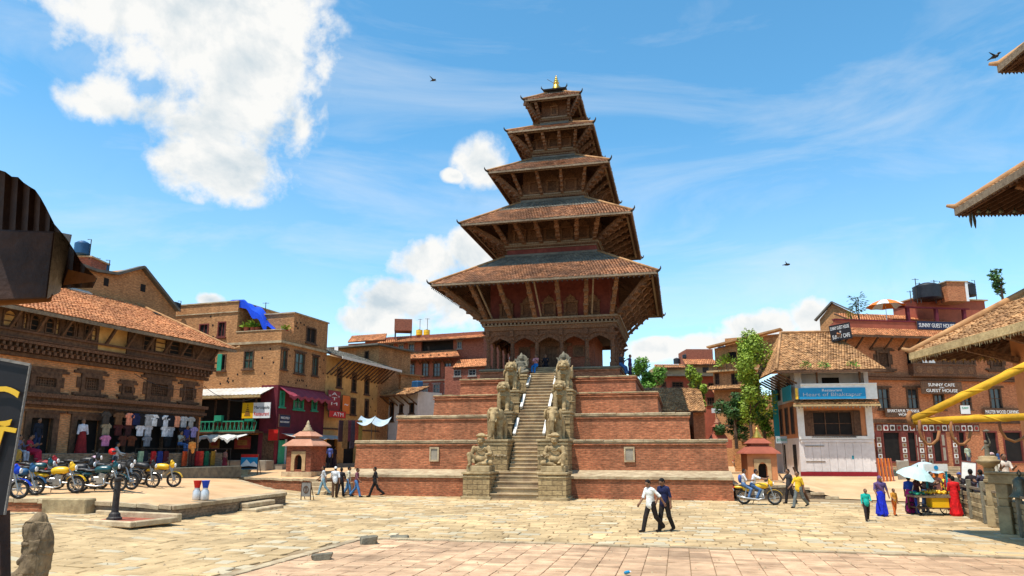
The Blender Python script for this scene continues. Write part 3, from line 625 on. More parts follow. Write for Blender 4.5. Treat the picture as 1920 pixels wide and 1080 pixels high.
# roofs and storeys
STO=[  # wall half, wall from, strut foot half, strut foot z, eave half, eave z, top half, top z, struts on a side, tile size
 (4.35,11.3,5.0,11.95,7.74,14.02,3.5,16.87,6,.20),
 (3.30,16.6,3.62,17.85,6.13,18.82,2.5,21.46,6,.20),
 (2.32,21.2,2.62,22.0,4.53,23.35,1.72,25.30,4,.19),
 (1.60,25.0,1.86,25.95,3.32,27.04,1.18,28.35,4,.18),
 (1.05,28.1,1.28,28.95,2.22,30.15,.62,31.40,2,.17)]
SIDES=[Matrix.Rotation(a,4,'Z') for a in (0,R(90),R(-90),R(180))]
for k,(w,wz,sf,sz,re,ze,rt,zt,ns,tw) in enumerate(STO):
    sl=(zt-ze)/(re-rt); zw=ze+sl*(re-w)
    mb=MB(); mb.box(-w,w,-w,w,wz,zw-.15); mb.build('storey_wall','carved' if k else 'redwood',TEM)
    if k:
        mb=MB(); frustum(mb,w+.04,wz+.2,w+.04,sz-.42); mb.build('red_band','redwood',TEM)
        mb=MB(); frustum(mb,w+.12,sz-.42,w+.12,sz-.32); frustum(mb,sf-.12,sz-.20,sf-.06,sz-.1); frustum(mb,sf+.02,sz-.1,sf+.02,sz+.02); mb.build('cornice','wood_grey',TEM)
        mb=MB(); frustum(mb,w+.16,sz-.32,w+.2,sz-.2); mb.build('frieze','carved',TEM); dentils(w+.15,sz-.33,int(18*w/1.5),.05,'strut')
    # roof shell, rafters, eave board, hips
    core=MB(); T1=MB(); T2=MB(); raf=MB(); eb=MB(); HIPS=[]; HORN=[]
    for si,m in enumerate(SIDES):
        f=lambda x,y,z:m@Vector((x,y,z))
        core.slab(f(-re,-re,ze),f(re,-re,ze),f(rt,-rt,zt),f(-rt,-rt,zt),.10)
        sp=.60 if k<3 else .8; rm=re+(rt-re)*sp; zm=ze+(zt-ze)*sp
        if si<3:
            tiles(T1,f(-re-.05,-re-.05,ze),f(re+.05,-re-.05,ze),f(rm,-rm,zm),f(-rm,-rm,zm),tw,tw*.85)
            if sp<1: tiles(T2,f(-rm,-rm,zm),f(rm,-rm,zm),f(rt,-rt,zt),f(-rt,-rt,zt),tw*1.05,tw*1.0,lift=.03)
            n=int(2*re/.34)
            for i in range(n):
                x=-re+.12+(2*re-.24)*i/(n-1); xi=max(-w,min(w,x*(.35 if abs(x)>w else 1)+ (w*.0))) if abs(x)>w*.9 else x
                raf.bar(f(x,-re+.03,ze-.16),f(xi,-w+.02,zw-.22),.10,.11)
        eb.bar(f(-re-.02,-re-.02,ze-.05),f(re+.02,-re-.02,ze-.05),.07,.17); eb.bar(f(-re+.3,-re+.35,ze-.22+sl*.3),f(re-.3,-re+.35,ze-.22+sl*.3),.14,.16)
        H1=MB(); H1.tube([f(-re-.08,-re-.08,ze+.10),f(-(re+rt)/2,-(re+rt)/2,(ze+zt)/2+.09),f(-rt,-rt,zt+.06)],.085,8)
        HIPS.append(H1); H1=MB(); HORN.append(H1); H1.tube([f(-re-.02,-re-.02,ze+.02),f(-re-.16,-re-.16,ze+.08),f(-re-.24,-re-.24,ze+.19),f(-re-.25,-re-.25,ze+.33)],[.09,.07,.05,.02],6)
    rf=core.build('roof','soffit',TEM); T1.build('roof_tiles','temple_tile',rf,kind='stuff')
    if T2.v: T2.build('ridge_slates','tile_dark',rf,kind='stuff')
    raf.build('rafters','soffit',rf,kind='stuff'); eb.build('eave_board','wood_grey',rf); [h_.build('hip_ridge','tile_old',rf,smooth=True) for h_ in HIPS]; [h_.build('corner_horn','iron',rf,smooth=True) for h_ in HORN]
    mb=MB(); frustum(mb,rt+.08,zt-.02,rt+.02,zt+.16); mb.build('roof_collar','tile_dark' if k<4 else 'iron',rf)
    # struts: carved props leaning out to the eaves
    et=.80; xo=sf+(re-sf)*et; zo=ze+sl*(re-xo)-.30
    for si in range(3):
        m=SIDES[si]
        for i in range(ns):
            x=-sf+.45*sf/4.5+(2*sf-.9*sf/4.5)*i/(ns-1); xx=x*(xo/sf)**.35
            mb=MB(); mb.bar(m@Vector((x,-sf+.05,sz)),m@Vector((xx,-xo,zo)),.30*(1 if k<2 else .75),.24,.26*(1 if k<2 else .75),.2)
            a=Vector((x,-sf+.05,sz)); b=Vector((xx,-xo,zo))
            for q in range(5):   # figures and foliage carved in relief
                p=a.lerp(b,.1+.19*q); mb.cbox(m@(p+Vector((0,-.10,-.05))),(.36 if q%2 else .24)*(1 if k<2 else .7),.17,.2,rz=math.atan2(m[1][0],m[0][0]),rx=ru(-.3,.3))
            mb.build('strut','strut',TEM)
            if k==0 and i%2==0:
                mb=MB(); mb.bar(m@Vector((x+.42,-sf+.1,sz)),m@Vector((xx+.46,-xo+.1,zo)),.10,.10); mb.build('slender_strut','wood_grey',TEM)
        # corner strut (griffin beam)
        a=Vector((-sf,-sf,sz)); b=Vector((-xo-.12,-xo-.12,zo+.02)); mb=MB(); mb.bar(m@a,m@b,.36*(1 if k<3 else .7),.3,.26,.24)
        for q in range(6):
            p=a.lerp(b,.06+.17*q); mb.cbox(m@(p+Vector((-.07,-.07,-.08))),.34*(1 if k<3 else .7),.3,.24,rz=math.atan2(m[1][0],m[0][0])+R(45),rx=ru(-.2,.2))
        mb.build('corner_strut','strut',TEM)
        if si==0:
            a=Vector((sf,-sf,sz)); b=Vector((xo+.12,-xo-.12,zo+.02)); mb=MB(); mb.bar(a,b,.36*(1 if k<3 else .7),.3,.26,.24)
            for q in range(6): mb.cbox(a.lerp(b,.06+.17*q)+Vector((.07,-.07,-.08)),.34*(1 if k<3 else .7),.3,.24,rz=R(-45),rx=ru(-.2,.2))
            mb.build('corner_strut','strut',TEM)
    # lesser props fanning out on the shaded flank
    m=SIDES[1]
    for i in range(7 if k==0 else 5 if k<3 else 0):
        x=sf*(.2+.8*i/6); mb=MB(); mb.bar(m@Vector((x*.9,-w,sz+.25)),m@Vector((x*1.35,-xo,zo+.05)),.12,.14); mb.build('slender_strut','strut',TEM)
    # carved windows between the struts
    nw=ns-1
    for si in range(3):
        m=SIDES[si]
        for i in range(nw):
            x=-sf+.45*sf/4.5+(2*sf-.9*sf/4.5)*(i+.5)/(ns-1); x*=w/sf; ww=min(.52,w*.30); zb=sz+.08; hh=(zw-zb)*.62 if k else 1.75; hh=min(hh,1.5)
            mb=MB(); y=-w-.10; 
            for (xa,xb,za,zc,dy) in ((-ww,ww,0,.14,.14),(-ww*.95,-ww*.62,.14,hh*.62,.05),(ww*.62,ww*.95,.14,hh*.62,.05),(-ww*1.05,ww*1.05,hh*.62,hh*.70,.1)): mb.box(x+xa,x+xb,y-dy,-w+.01,zb+za,zb+zc)
            mb.xprism([(x-ww*.75,zb+hh*.70),(x+ww*.75,zb+hh*.70),(x+ww*.6,zb+hh*.86),(x+ww*.2,zb+hh*.96),(x,zb+hh*1.04),(x-ww*.2,zb+hh*.96),(x-ww*.6,zb+hh*.86)],y-.04,-w+.01)
            mb.v=[tuple(m@Vector(p)) for p in mb.v]; wd=mb.build('window','strut',TEM)
            mb=MB(); mb.box(x-ww*.62,x+ww*.62,-w-.04,-w+.005,zb+.14,zb+hh*.62); mb.v=[tuple(m@Vector(p)) for p in mb.v]; mb.build('lattice','carved' if i!=nw//2 else 'wood',wd)
# finial
mb=MB(); frustum(mb,.92,31.50,.98,31.60); frustum(mb,.62,31.36,.7,31.5); 
for sx in (-1,1):
    for sy in (-1,1): mb.tube([(sx*.9,sy*.9,31.55),(sx*1.05,sy*1.05,31.66),(sx*1.06,sy*1.06,31.84)],[.07,.05,.015],6)
mb.build('finial_base','iron',TEM)
mb=MB(); mb.lathe([(.48,31.6),(.50,31.68),(.40,31.76),(.36,31.9),(.33,32.1),(.26,32.3),(.16,32.42),(.24,32.5),(.26,32.56),(.14,32.62),(.11,32.68),(.20,32.76),(.13,32.84),(.07,32.9),(.13,32.98),(.07,33.06),(.035,33.12),(.06,33.18),(.01,33.28)],18); mb.build('finial','gold',TEM,smooth=True)
mb=MB(); mb.tube([(-.75,0,33.0),(.95,0,31.75)],.018,5); mb.build('lightning_rod','iron',TEM)
# little wind bells along the lowest eave
mb=MB()
for i in range(46):
    t=-7.6+15.2*i/45
    for q in ((t,-7.74),(7.74,t),(-7.74,t)): mb.lathe([(.012,0),(.03,-.06),(.04,-.13)],5,(q[0],q[1],13.86))
mb.build('wind_bells','iron',TEM,kind='stuff')

# ---------------- guardian statues, one pair on each level
def statue(name,prims,loc,label,cat='statue',vox=.023,k=.02,base=None,mat='statue',rz=0):
    p=T2W(*loc); r=empty(name,p,-YAW+rz,label,cat)
    body_obj('body',prims,[mat,'stone_dark'],vox,k,r)
    if base:
        mb=MB(); mb.box(-base[0]/2,base[0]/2,-base[1]/2,base[1]/2,0,base[2]); mb.build('base','stone',r,bev=.03)
    return r
def wrestler(s):   # seated, one knee up; s mirrors
    P=[]; c=lambda a,b,ra,rb,m=0:P.append(('c',(a[0]*s,a[1],a[2]),(b[0]*s,b[1],b[2]),ra,rb,m)); e=lambda q,r,m=0,rz=0,rx=0:P.append(('e',(q[0]*s,q[1],q[2]),r,m,rz,rx)); z=.30
    e((0,.10,z+.62),(.36,.26,.50)); e((0,.02,z+.36),(.38,.32,.26)); e((0,.08,z+.92),(.44,.24,.22)); c((0,.06,z+1.05),(0,.0,z+1.28),.15,.13)
    e((0,-.05,z+1.42),(.21,.22,.25)); e((0,-.26,z+1.40),(.035,.06,.06)); e((0,-.22,z+1.31),(.14,.05,.03)); e((.20,-.02,z+1.42),(.05,.07,.10)); e((-.20,-.02,z+1.42),(.05,.07,.10))
    e((-.075,-.235,z+1.46),(.045,.03,.025)); e((.075,-.235,z+1.46),(.045,.03,.025))
    e((0,.0,z+1.66),(.30,.30,.11)); e((0,.04,z+1.74),(.20,.20,.09)); e((.28,.05,z+1.66),(.16,.10,.07))
    c((.42,.06,z+.98),(.56,-.02,z+.66),.14,.115); c((.56,-.02,z+.66),(.42,-.38,z+.62),.115,.085); c((-.42,.06,z+.98),(-.54,-.04,z+.60),.14,.115); c((-.54,-.04,z+.60),(-.36,-.36,z+.26),.11,.085)
    c((-.22,.0,z+.26),(-.58,-.34,z+.62),.20,.15); c((-.58,-.34,z+.62),(-.50,-.46,z+.08),.14,.10); c((-.50,-.42,z+.06),(-.52,-.66,z+.05),.085,.07)
    c((.22,.0,z+.22),(.60,-.26,z+.18),.20,.15); c((.60,-.26,z+.18),(.02,-.48,z+.12),.14,.09); c((.05,-.46,z+.08),(-.14,-.56,z+.06),.08,.06)
    for i in range(4):
        q=(.38+.03*i,-.42,z+.58-.03*i); c(q,(q[0]-.02,q[1]-.12,q[2]-.05),.03,.025); q=(-.38+.03*i,-.38,z+.24); c(q,(q[0]+.06,q[1]-.10,q[2]-.06),.03,.025)
    c((.40,-.36,z+.64),(.34,-.44,z+.68),.03,.025); c((-.34,-.34,z+.26),(-.26,-.40,z+.28),.03,.025)
    for q in range(9): t=-1+q/4; e((t*.26,-.16-.10*(1-t*t),z+.98-.16*(1-t*t)),(.04,.04,.04))
    return P
def elephant(s):
    P=[]; c=lambda a,b,ra,rb,m=0:P.append(('c',(a[0]*s,a[1],a[2]),(b[0]*s,b[1],b[2]),ra,rb,m)); e=lambda q,r,m=0,rz=0,rx=0:P.append(('e',(q[0]*s,q[1],q[2]),r,m,rz,rx))
    e((0,.12,1.18),(.50,.78,.48)); e((0,-.45,1.25),(.44,.36,.46)); e((0,.6,1.12),(.44,.36,.44)); e((0,-.72,1.48),(.36,.34,.38)); e((-.13,-.82,1.74),(.17,.18,.13)); e((.13,-.82,1.74),(.17,.18,.13))
    for q in (-1,1):
        c((q*.28,-.50,1.0),(q*.28,-.55,.12),.21,.16); c((q*.28,-.55,.14),(q*.28,-.58,.05),.18,.19); c((q*.28,.55,1.0),(q*.28,.55,.12),.23,.17); c((q*.28,.53,.14),(q*.28,.50,.05),.19,.2)
        e((q*.40,-.58,1.42),(.07,.24,.34),0,q*.5); c((q*.17,-.95,1.18),(q*.2,-1.12,1.0),.055,.03); e((q*.25,-.98,1.50),(.05,.05,.04))
    c((0,-.98,1.42),(0,-1.12,1.05),.19,.145); c((0,-1.12,1.05),(0,-1.10,.55),.145,.10); c((0,-1.10,.55),(.10,-1.02,.18),.10,.075); c((.10,-1.02,.18),(.20,-1.1,.10),.075,.06)
    c((0,.9,1.3),(.04,1.0,.6),.05,.035)
    return P
def lion(s,griffin=False):
    P=[]; c=lambda a,b,ra,rb,m=0:P.append(('c',(a[0]*s,a[1],a[2]),(b[0]*s,b[1],b[2]),ra,rb,m)); e=lambda q,r,m=0,rz=0,rx=0:P.append(('e',(q[0]*s,q[1],q[2]),r,m,rz,rx))
    e((0,.38,.50),(.40,.42,.44)); e((0,.02,.88),(.36,.34,.52),0,0,.35); e((0,-.22,1.12),(.38,.28,.36)); c((0,-.2,1.3),(0,-.28,1.5),.26,.25)
    e((0,-.36,1.60),(.34,.32,.30)); e((0,-.60,1.50),(.25,.17,.11)); e((0,-.57,1.34),(.22,.15,.075)); e((0,-.62,1.43),(.20,.10,.035),1); e((0,-.76,1.56),(.09,.05,.06)); e((0,-.25,1.78),(.28,.26,.12))
    for q in (-1,1):
        e((q*.14,-.64,1.68),(.07,.06,.06)); e((q*.27,-.25,1.76),(.07,.08,.11)); e((q*.33,-.30,1.50),(.09,.2,.22))
        c((q*.25,-.26,1.02),(q*.26,-.36,.12),.165,.125); e((q*.26,-.46,.08),(.16,.2,.09)); e((q*.36,.30,.36),(.17,.36,.34)); c((q*.38,.1,.2),(q*.38,-.22,.07),.12,.11)
        if griffin: e((q*.44,.1,1.12),(.08,.34,.36),0,-q*.3); c((q*.44,.05,1.2),(q*.52,.3,1.62),.11,.03); c((q*.10,-.2,1.8),(q*.2,-.1,2.0),.06,.02)
        else:
            for i in range(5): e((q*(.36-.02*i),-.1-.03*i,1.0+.15*i),(.09,.12,.09))
    if griffin: c((0,-.72,1.58),(0,-.92,1.46),.10,.03)
    for i in range(5): e((-.16+.08*i,-.50,1.02-.02*abs(i-2)),(.045,.05,.05))
    c((0,.72,.3),(.1,.86,.9),.07,.06)
    return P
def goddess(s):
    P=[]; c=lambda a,b,ra,rb,m=0:P.append(('c',(a[0]*s,a[1],a[2]),(b[0]*s,b[1],b[2]),ra,rb,m)); e=lambda q,r,m=0,rz=0,rx=0:P.append(('e',(q[0]*s,q[1],q[2]),r,m,rz,rx))
    e((0,.05,.30),(.44,.34,.30)); e((0,.06,.66),(.26,.20,.34)); e((0,.05,.86),(.30,.18,.16)); c((0,.03,.95),(0,0,1.06),.08,.075); e((0,-.02,1.18),(.15,.15,.17)); c((0,0,1.30),(0,.02,1.52),.16,.04); e((0,-.16,1.17),(.025,.03,.03))
    for q in (-1,1):
        c((q*.29,.05,.88),(q*.40,-.05,.62),.085,.07); c((q*.40,-.05,.62),(q*.24,-.30,.56),.07,.05); c((q*.18,0,.26),(q*.46,-.26,.24),.16,.12); c((q*.46,-.26,.24),(q*.02,-.38,.14),.12,.08); c((q*.3,.1,.9),(q*.46,.06,1.12),.07,.05)
        for i in range(3): c((q*.24+.02*i,-.30,.56),(q*.24+.03*i,-.37,.54),.022,.018)
    e((0,.24,.85),(.46,.06,.62))
    return P
for s,side in ((-1,'left'),(1,'right')):
    b=statue('wrestler_statue',wrestler(-s),(US+s*2.1,-14.25,1.46),'seated stone wrestler on the %s pedestal at the foot of the stairs'%side,base=(1.32,1.25,.32))
    statue('elephant_statue',elephant(s),(US+s*1.75,-11.95,3.24),'standing stone elephant on the %s of the stairs behind the wrestler'%side)
    statue('lion_statue',lion(s),(US+s*1.78,-10.05,4.95),'sitting stone lion with open mouth on the %s of the stairs above the elephant'%side)
    statue('griffin_statue',lion(s,True),(US+s*1.72,-8.2,6.42),'winged stone griffin on the %s of the stairs above the lion'%side)
    statue('goddess_statue',goddess(s),(US+s*1.45,-6.6,7.62),'dark seated stone goddess at the %s of the stair top'%side,vox=.03,mat='stone_dark')

# ================================================ buildings
class Bld:
    def __init__(s,name,label,A,B,z0,cat='building'):
        s.A=Vector((A[0],A[1],0)); B=Vector((B[0],B[1],0)); s.e=(B-s.A).normalized(); s.n=Vector((-s.e.y,s.e.x,0)); s.L=(B-s.A).length; s.z0=z0
        s.r=empty(name,(A[0],A[1],z0),math.atan2(s.e.y,s.e.x),label,cat)
    def l(s,px,py,off=0.):        # point of the photograph on the plane of this front -> along, up
        d=ray(px,py); A=s.A+s.n*off; det=-d.x*s.e.y+s.e.x*d.y
        t=(-A.x*s.e.y+s.e.x*A.y)/det; q=(d.x*A.y-d.y*A.x)/det
        return q,EYE+d.z*t-s.z0
    def rect(s,x0,y0,x1,y1,off=0.):
        a,b=s.l(x0,y0,off),s.l(x1,y1,off); c,d=s.l(x0,y1,off),s.l(x1,y0,off)
        return (a[0]+c[0])/2,(b[0]+d[0])/2,(b[1]+c[1])/2,(a[1]+d[1])/2
    def b(s,name,mat,*bx,bev=0,parent=None,**t):
        mb=MB()
        for q in bx: mb.box(*q)
        return mb.build(name,mat,parent or s.r,bev=bev,**t)
    def wall(s,mat,x0,x1,z0,z1,ops,depth,t=.28,y=0.,name='wall',c0=0.,c1=0.):
        xs=sorted({x0,x1}|{min(max(v,x0),x1) for o in ops for v in o[:2]}); zs=sorted({z0,z1}|{min(max(v,z0),z1) for o in ops for v in o[2:4]})
        mb=MB()
        for i in range(len(xs)-1):
            for j in range(len(zs)-1):
                cx=(xs[i]+xs[i+1])/2; cz=(zs[j]+zs[j+1])/2
                if not any(o[0]<cx<o[1] and o[2]<cz<o[3] for o in ops): mb.quad((xs[i],y,zs[j]),(xs[i+1],y,zs[j]),(xs[i+1],y,zs[j+1]),(xs[i],y,zs[j+1]))
        for o in ops:
            a,b,c,d=o[:4]; mb.quad((a,y,c),(a,y+t,c),(a,y+t,d),(a,y,d)); mb.quad((b,y,c),(b,y,d),(b,y+t,d),(b,y+t,c)); mb.quad((a,y,c),(b,y,c),(b,y+t,c),(a,y+t,c)); mb.quad((a,y,d),(a,y+t,d),(b,y+t,d),(b,y,d))
        mb.quad((x0,y,z0),(x0,y,z1),(x0,y+t,z1),(x0,y+t,z0)); mb.quad((x1,y,z0),(x1,y+t,z0),(x1,y+t,z1),(x1,y,z1)); mb.quad((x0,y,z1),(x1,y,z1),(x1,y+t,z1),(x0,y+t,z1))
        mb.box(x0+c0,x1-c1,y+t,y+depth,z0,z1)
        return mb.build(name,mat,s.r)
    def win(s,o,y=0.,frame='wood',pane='glass',nx=2,nz=2,fw=.09,proud=.05,sill=True,lintel=0.,name='window',rec=.1,shut=None,arch=False):
        a,b,c,d=o[:4]; mb=MB(); f0=y-proud; f1=y+rec
        mb.box(a,a+fw,f0,f1,c,d); mb.box(b-fw,b,f0,f1,c,d); mb.box(a+fw,b-fw,f0,f1,d-fw,d); mb.box(a+fw,b-fw,f0,f1,c,c+fw)
        for i in range(1,nx): x=a+(b-a)*i/nx; mb.box(x-.025,x+.025,y+.02,f1-.005,c+fw,d-fw)
        for i in range(1,nz): z=c+(d-c)*i/nz; mb.box(a+fw,b-fw,y+.025,f1-.008,z-.022,z+.022)
        if sill: mb.box(a-.1,b+.1,y-proud-.07,y-.002,c-.10,c-.002)
        if lintel: mb.box(a-lintel,b+lintel,y-proud-.05,y-.002,d+.002,d+.12)
        if arch: mb.xprism([(a+fw,d-fw),(a+fw,d-fw-.22),(a+(b-a)*.3,d-fw-.07),((a+b)/2,d-fw-.02),(a+(b-a)*.7,d-fw-.07),(b-fw,d-fw-.22),(b-fw,d-fw)],f0+.01,f1-.01)
        w=mb.build(name,frame,s.r)
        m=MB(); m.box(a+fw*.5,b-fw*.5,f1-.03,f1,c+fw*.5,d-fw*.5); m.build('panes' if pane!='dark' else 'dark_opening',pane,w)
        if shut:
            m=MB(); m.box(a-(b-a)*.17,a-.02,y-.08,y-.03,c,d); m.build('shutter',shut,w); m=MB(); m.box(b+.02,b+(b-a)*.17,y-.08,y-.03,c,d); m.build('shutter',shut,w)
        return w
    def carved_win(s,o,y=0.,pane='carved',wing=.3):    # heavy timber frame with stepped wings at sill and head
        a,b,c,d=o[:4]; mb=MB(); w=(b-a)*.16
        mb.box(a,a+w,y-.12,y+.12,c,d); mb.box(b-w,b,y-.12,y+.12,c,d); mb.box(a+w,b-w,y-.12,y+.12,d-w,d); mb.box(a+w,b-w,y-.12,y+.12,c,c+w)
        mb.box(a-wing,b+wing,y-.09,y-.003,d+.002,d+.13); mb.box(a-wing*.6,b+wing*.6,y-.11,y-.003,d+.13,d+.24); mb.box(a-wing,b+wing,y-.16,y-.003,c-.13,c-.002); mb.box(a-wing*.55,b+wing*.55,y-.12,y-.003,c-.24,c-.13)
        mb.box(a-wing*.5,a-.002,y-.06,y-.003,c+(d-c)*.25,c+(d-c)*.8); mb.box(b+.002,b+wing*.5,y-.06,y-.003,c+(d-c)*.25,c+(d-c)*.8)
        q=mb.build('window','wood',s.r); m=MB(); n=max(3,int((b-a-2*w)/.13)); k=max(3,int((d-c-2*w)/.13))
        m.box(a+w,b-w,y+.06,y+.1,c+w,d-w); 
        if pane=='carved':
            for i in range(n): x=a+w+(b-a-2*w)*(i+.5)/n; m.box(x-.022,x+.022,y+.0,y+.055,c+w,d-w)
            for i in range(k): z=c+w+(d-c-2*w)*(i+.5)/k; m.box(a+w,b-w,y+.005,y+.05,z-.022,z+.022)
        m.build('lattice',['wood' if pane=='carved' else pane][0],q); return q
    def roof(s,a,b,c,d,mat='tile',tw=.2,th=.2,under='soffit',t=.12,name='roof',ridge=()):
        mb=MB(); mb.slab(a,b,c,d,t); r=mb.build(name,under,s.r); m=MB(); tiles(m,a,b,c,d,tw,th,jit=.03 if mat=='tile_old' else .016); m.build('roof_tiles',mat,r,kind='stuff')
        for p,q in ridge:
            m=MB(); m.tube([Vector(p)+Vector((0,0,.06)),Vector(q)+Vector((0,0,.06))],.09,8); m.build('ridge',mat,r,smooth=True)
        return r
    def bars(s,name,mat,segs,w,h,parent=None):
        for a,b in segs:
            mb=MB(); mb.bar(a,b,w,h); mb.build(name,mat,parent or s.r)
E1=Vector((sin(R(17.5)),cos(R(17.5)),0)); EP=Vector((cos(R(17.5)),-sin(R(17.5)),0))

# ---------------- long gallery house on the left
cB=D(375,800,45); LBb=Vector((cB.x,45,0)); LBa=LBb-E1*22
LB=Bld('gallery_house','old brick house with long orange tiled roof and timber gallery at the left',LBa,LBb,1.25)
def ops(b,lst,off=0.): return [b.rect(*q,off=off) for q in lst]
L_=LB.L; X0=3.; eh=LB.l(390,655)[1]
mid=ops(LB,[(54,698,112,734),(150,702,188,738),(227,721,248,741),(273,711,319,752),(342,722,362,754)])
gf=ops(LB,[(50,772,98,860),(136,776,188,860),(188,770,372,868)]); FZ=1.22; gf=[(gf[0][0],gf[0][1],FZ,3.05),(gf[1][0],gf[1][1],FZ,3.05),(gf[2][0]+.25,L_-.35,FZ,3.42)]
LB.wall('orange_brick',X0,L_,0,6.0,mid+gf,7.5)
for i,o in enumerate(mid): LB.carved_win(o,wing=.45 if i!=2 else .3)
LB.b('cornice','carved',(X0-.1,L_+.12,-.34,-.003,3.56,3.70),(X0-.1,L_+.14,-.42,-.003,3.92,4.12)); LB.b('cornice_band','wood',(X0-.1,L_+.1,-.2,-.003,3.70,3.92),(X0-.1,L_+.1,-.14,-.003,3.44,3.56))
for i in range(60):
    x=X0+.2+(L_-X0-.3)*i/59; LB.b('bracket','carved',(x-.08,x+.08,-.46,-.003,5.98,6.16))
for i in range(60):
    x=X0+.35+(L_-X0-.3)*i/59; LB.b('bracket','wood',(x-.06,x+.06,-.56,-.003,6.2,6.36))
LB.b('upper_cornice','carved',(X0-.1,L_+.35,-.62,-.003,6.38,6.52),(X0-.1,L_+.2,-.4,-.003,6.16,6.2)); LB.b('upper_band','wood',(X0-.1,L_+.2,-.22,-.003,5.78,5.96),(X0-.1,L_+.3,-.3,-.003,6.2,6.38))
# gallery storey, leaning out a little
gz0,gz1=6.52,eh+.15
gw=[]
def gx(px,py): return LB.l(px,py,-.5)[0]
for x0,x1,y in ((4,33,600),(42,52,606),(55,75,610),(84,102,612),(103,113,614),(122,140,620),(141,148,622),(157,169,625),(170,182,628),(268,285,640),(290,313,645),(317,338,650),(343,363,652)):
    a,b=gx(x0,y),gx(x1,y)
    if a>X0: gw.append((a,b,gz0+.50,gz1-.12))
pa,pb=gx(186,628),gx(240,640); gw.append((pa,pb,gz0+.05,gz1-.08))
LB.wall('wood',X0-.1,L_+.3,gz0,gz1,gw,7.4,y=-.5,name='gallery_wall',t=.2)
for i,o in enumerate(gw[:-1]):
    LB.win(o,y=-.5,frame='wood',pane='plaster_ochre' if i in (0,1,4,6,8,10) else 'dark',nx=1,nz=3,fw=.06,sill=False,arch=i<9)
o=gw[-1]; LB.b('plaster_panel','plaster_ochre',(o[0]+.01,o[1]-.01,-.42,-.30,o[2]+.01,o[3]-.01))
LB.b('gallery_rail','soffit',(X0-.1,L_+.36,-.62,-.503,gz0+.36,gz0+.46),(X0-.1,L_+.36,-.60,-.503,gz0+.03,gz0+.10))
for i in range(15):
    x=X0+.3+(L_-X0)*i/14.3; LB.bars('eave_strut','wood',[((x,-.52,gz0+.46),(x,-1.22,gz1-.05))],.12,.14)
# roof
EO=1.35; ze=eh+.06; zr=ze+2.75; yr=4.15; xr=LB.l(310,574,yr)[0]
rl=LB.roof((X0-.5,-EO,ze),(L_+1.15,-EO,ze),(L_-1.9,yr,zr),(X0-.5,yr,zr),'tile',.2,.17)
mb=MB(); tiles(mb,(L_+1.15,-EO,ze),(L_+1.15,7.5,ze),(L_-1.9,yr+.2,zr),(L_-1.9,yr,zr),.2,.2); mb.build('hip_tiles','tile_old',rl,kind='stuff')
mb=MB(); mb.slab((L_+1.15,-EO,ze-.01),(L_+1.15,7.5,ze-.01),(L_-1.9,yr+.2,zr-.01),(L_-1.9,yr,zr-.01),.1); mb.build('hip_slab','soffit',rl)
mb=MB(); mb.tube([(L_+1.35,-EO-.15,ze+.2),(L_+1.1,-EO+.05,ze+.06),(L_-1.9,yr,zr+.08)],.1,8); mb.build('hip_ridge','tile_old',rl,smooth=True)
LB.b('eave_board','wood_grey',(X0-.5,L_+1.2,-EO-.04,-EO+.03,ze-.2,ze-.03),parent=rl)
for px,py in ((289,579),(150,536)):
    q=LB.l(px,py,3.2 if px>200 else 4.0); mb=MB(); mb.cbox((q[0],2.9 if px>200 else 3.9,ze+(2.9 if px>200 else 3.95)*.5+.72),.5 if px>200 else 1.3,.4,.12,rx=R(27)); mb.build('roof_hatch','tin' if px<200 else 'dark',rl)
# raised stone ledge in front, doorways, shop
LB.b('ledge','grey_brick',(X0-.5,L_+.25,-1.7,-.003,-.3,FZ),bev=.03); LB.b('ledge_step','stone_dark',(X0-.5,L_+.6,-2.9,-1.703,-.3,.42),bev=.03)
for o in gf[:2]:
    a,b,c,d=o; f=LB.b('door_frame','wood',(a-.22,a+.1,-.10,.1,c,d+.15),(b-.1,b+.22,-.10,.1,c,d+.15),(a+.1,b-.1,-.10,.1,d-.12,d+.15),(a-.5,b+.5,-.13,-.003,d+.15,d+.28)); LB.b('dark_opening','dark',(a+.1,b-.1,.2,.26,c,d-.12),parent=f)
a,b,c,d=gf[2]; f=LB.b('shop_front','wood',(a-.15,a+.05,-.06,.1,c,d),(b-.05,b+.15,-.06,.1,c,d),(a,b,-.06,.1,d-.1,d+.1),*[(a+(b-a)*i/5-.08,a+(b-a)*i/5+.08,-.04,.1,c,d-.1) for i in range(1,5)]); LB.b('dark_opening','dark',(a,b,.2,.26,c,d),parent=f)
LB.bars('hanging_rail','iron',[((a,-.55,3.52),(b+.2,-.55,3.52)),((a,-.5,2.92),(b+.2,-.5,2.92))],.03,.03)
def LBw(s,y,z): return LB.A+LB.e*s+LB.n*y+Vector((0,0,LB.z0+z))
LBrot=math.atan2(LB.e.y,LB.e.x)
ORD=['first','second','third','fourth','fifth','sixth','seventh','eighth','ninth','tenth','eleventh','twelfth','thirteenth']
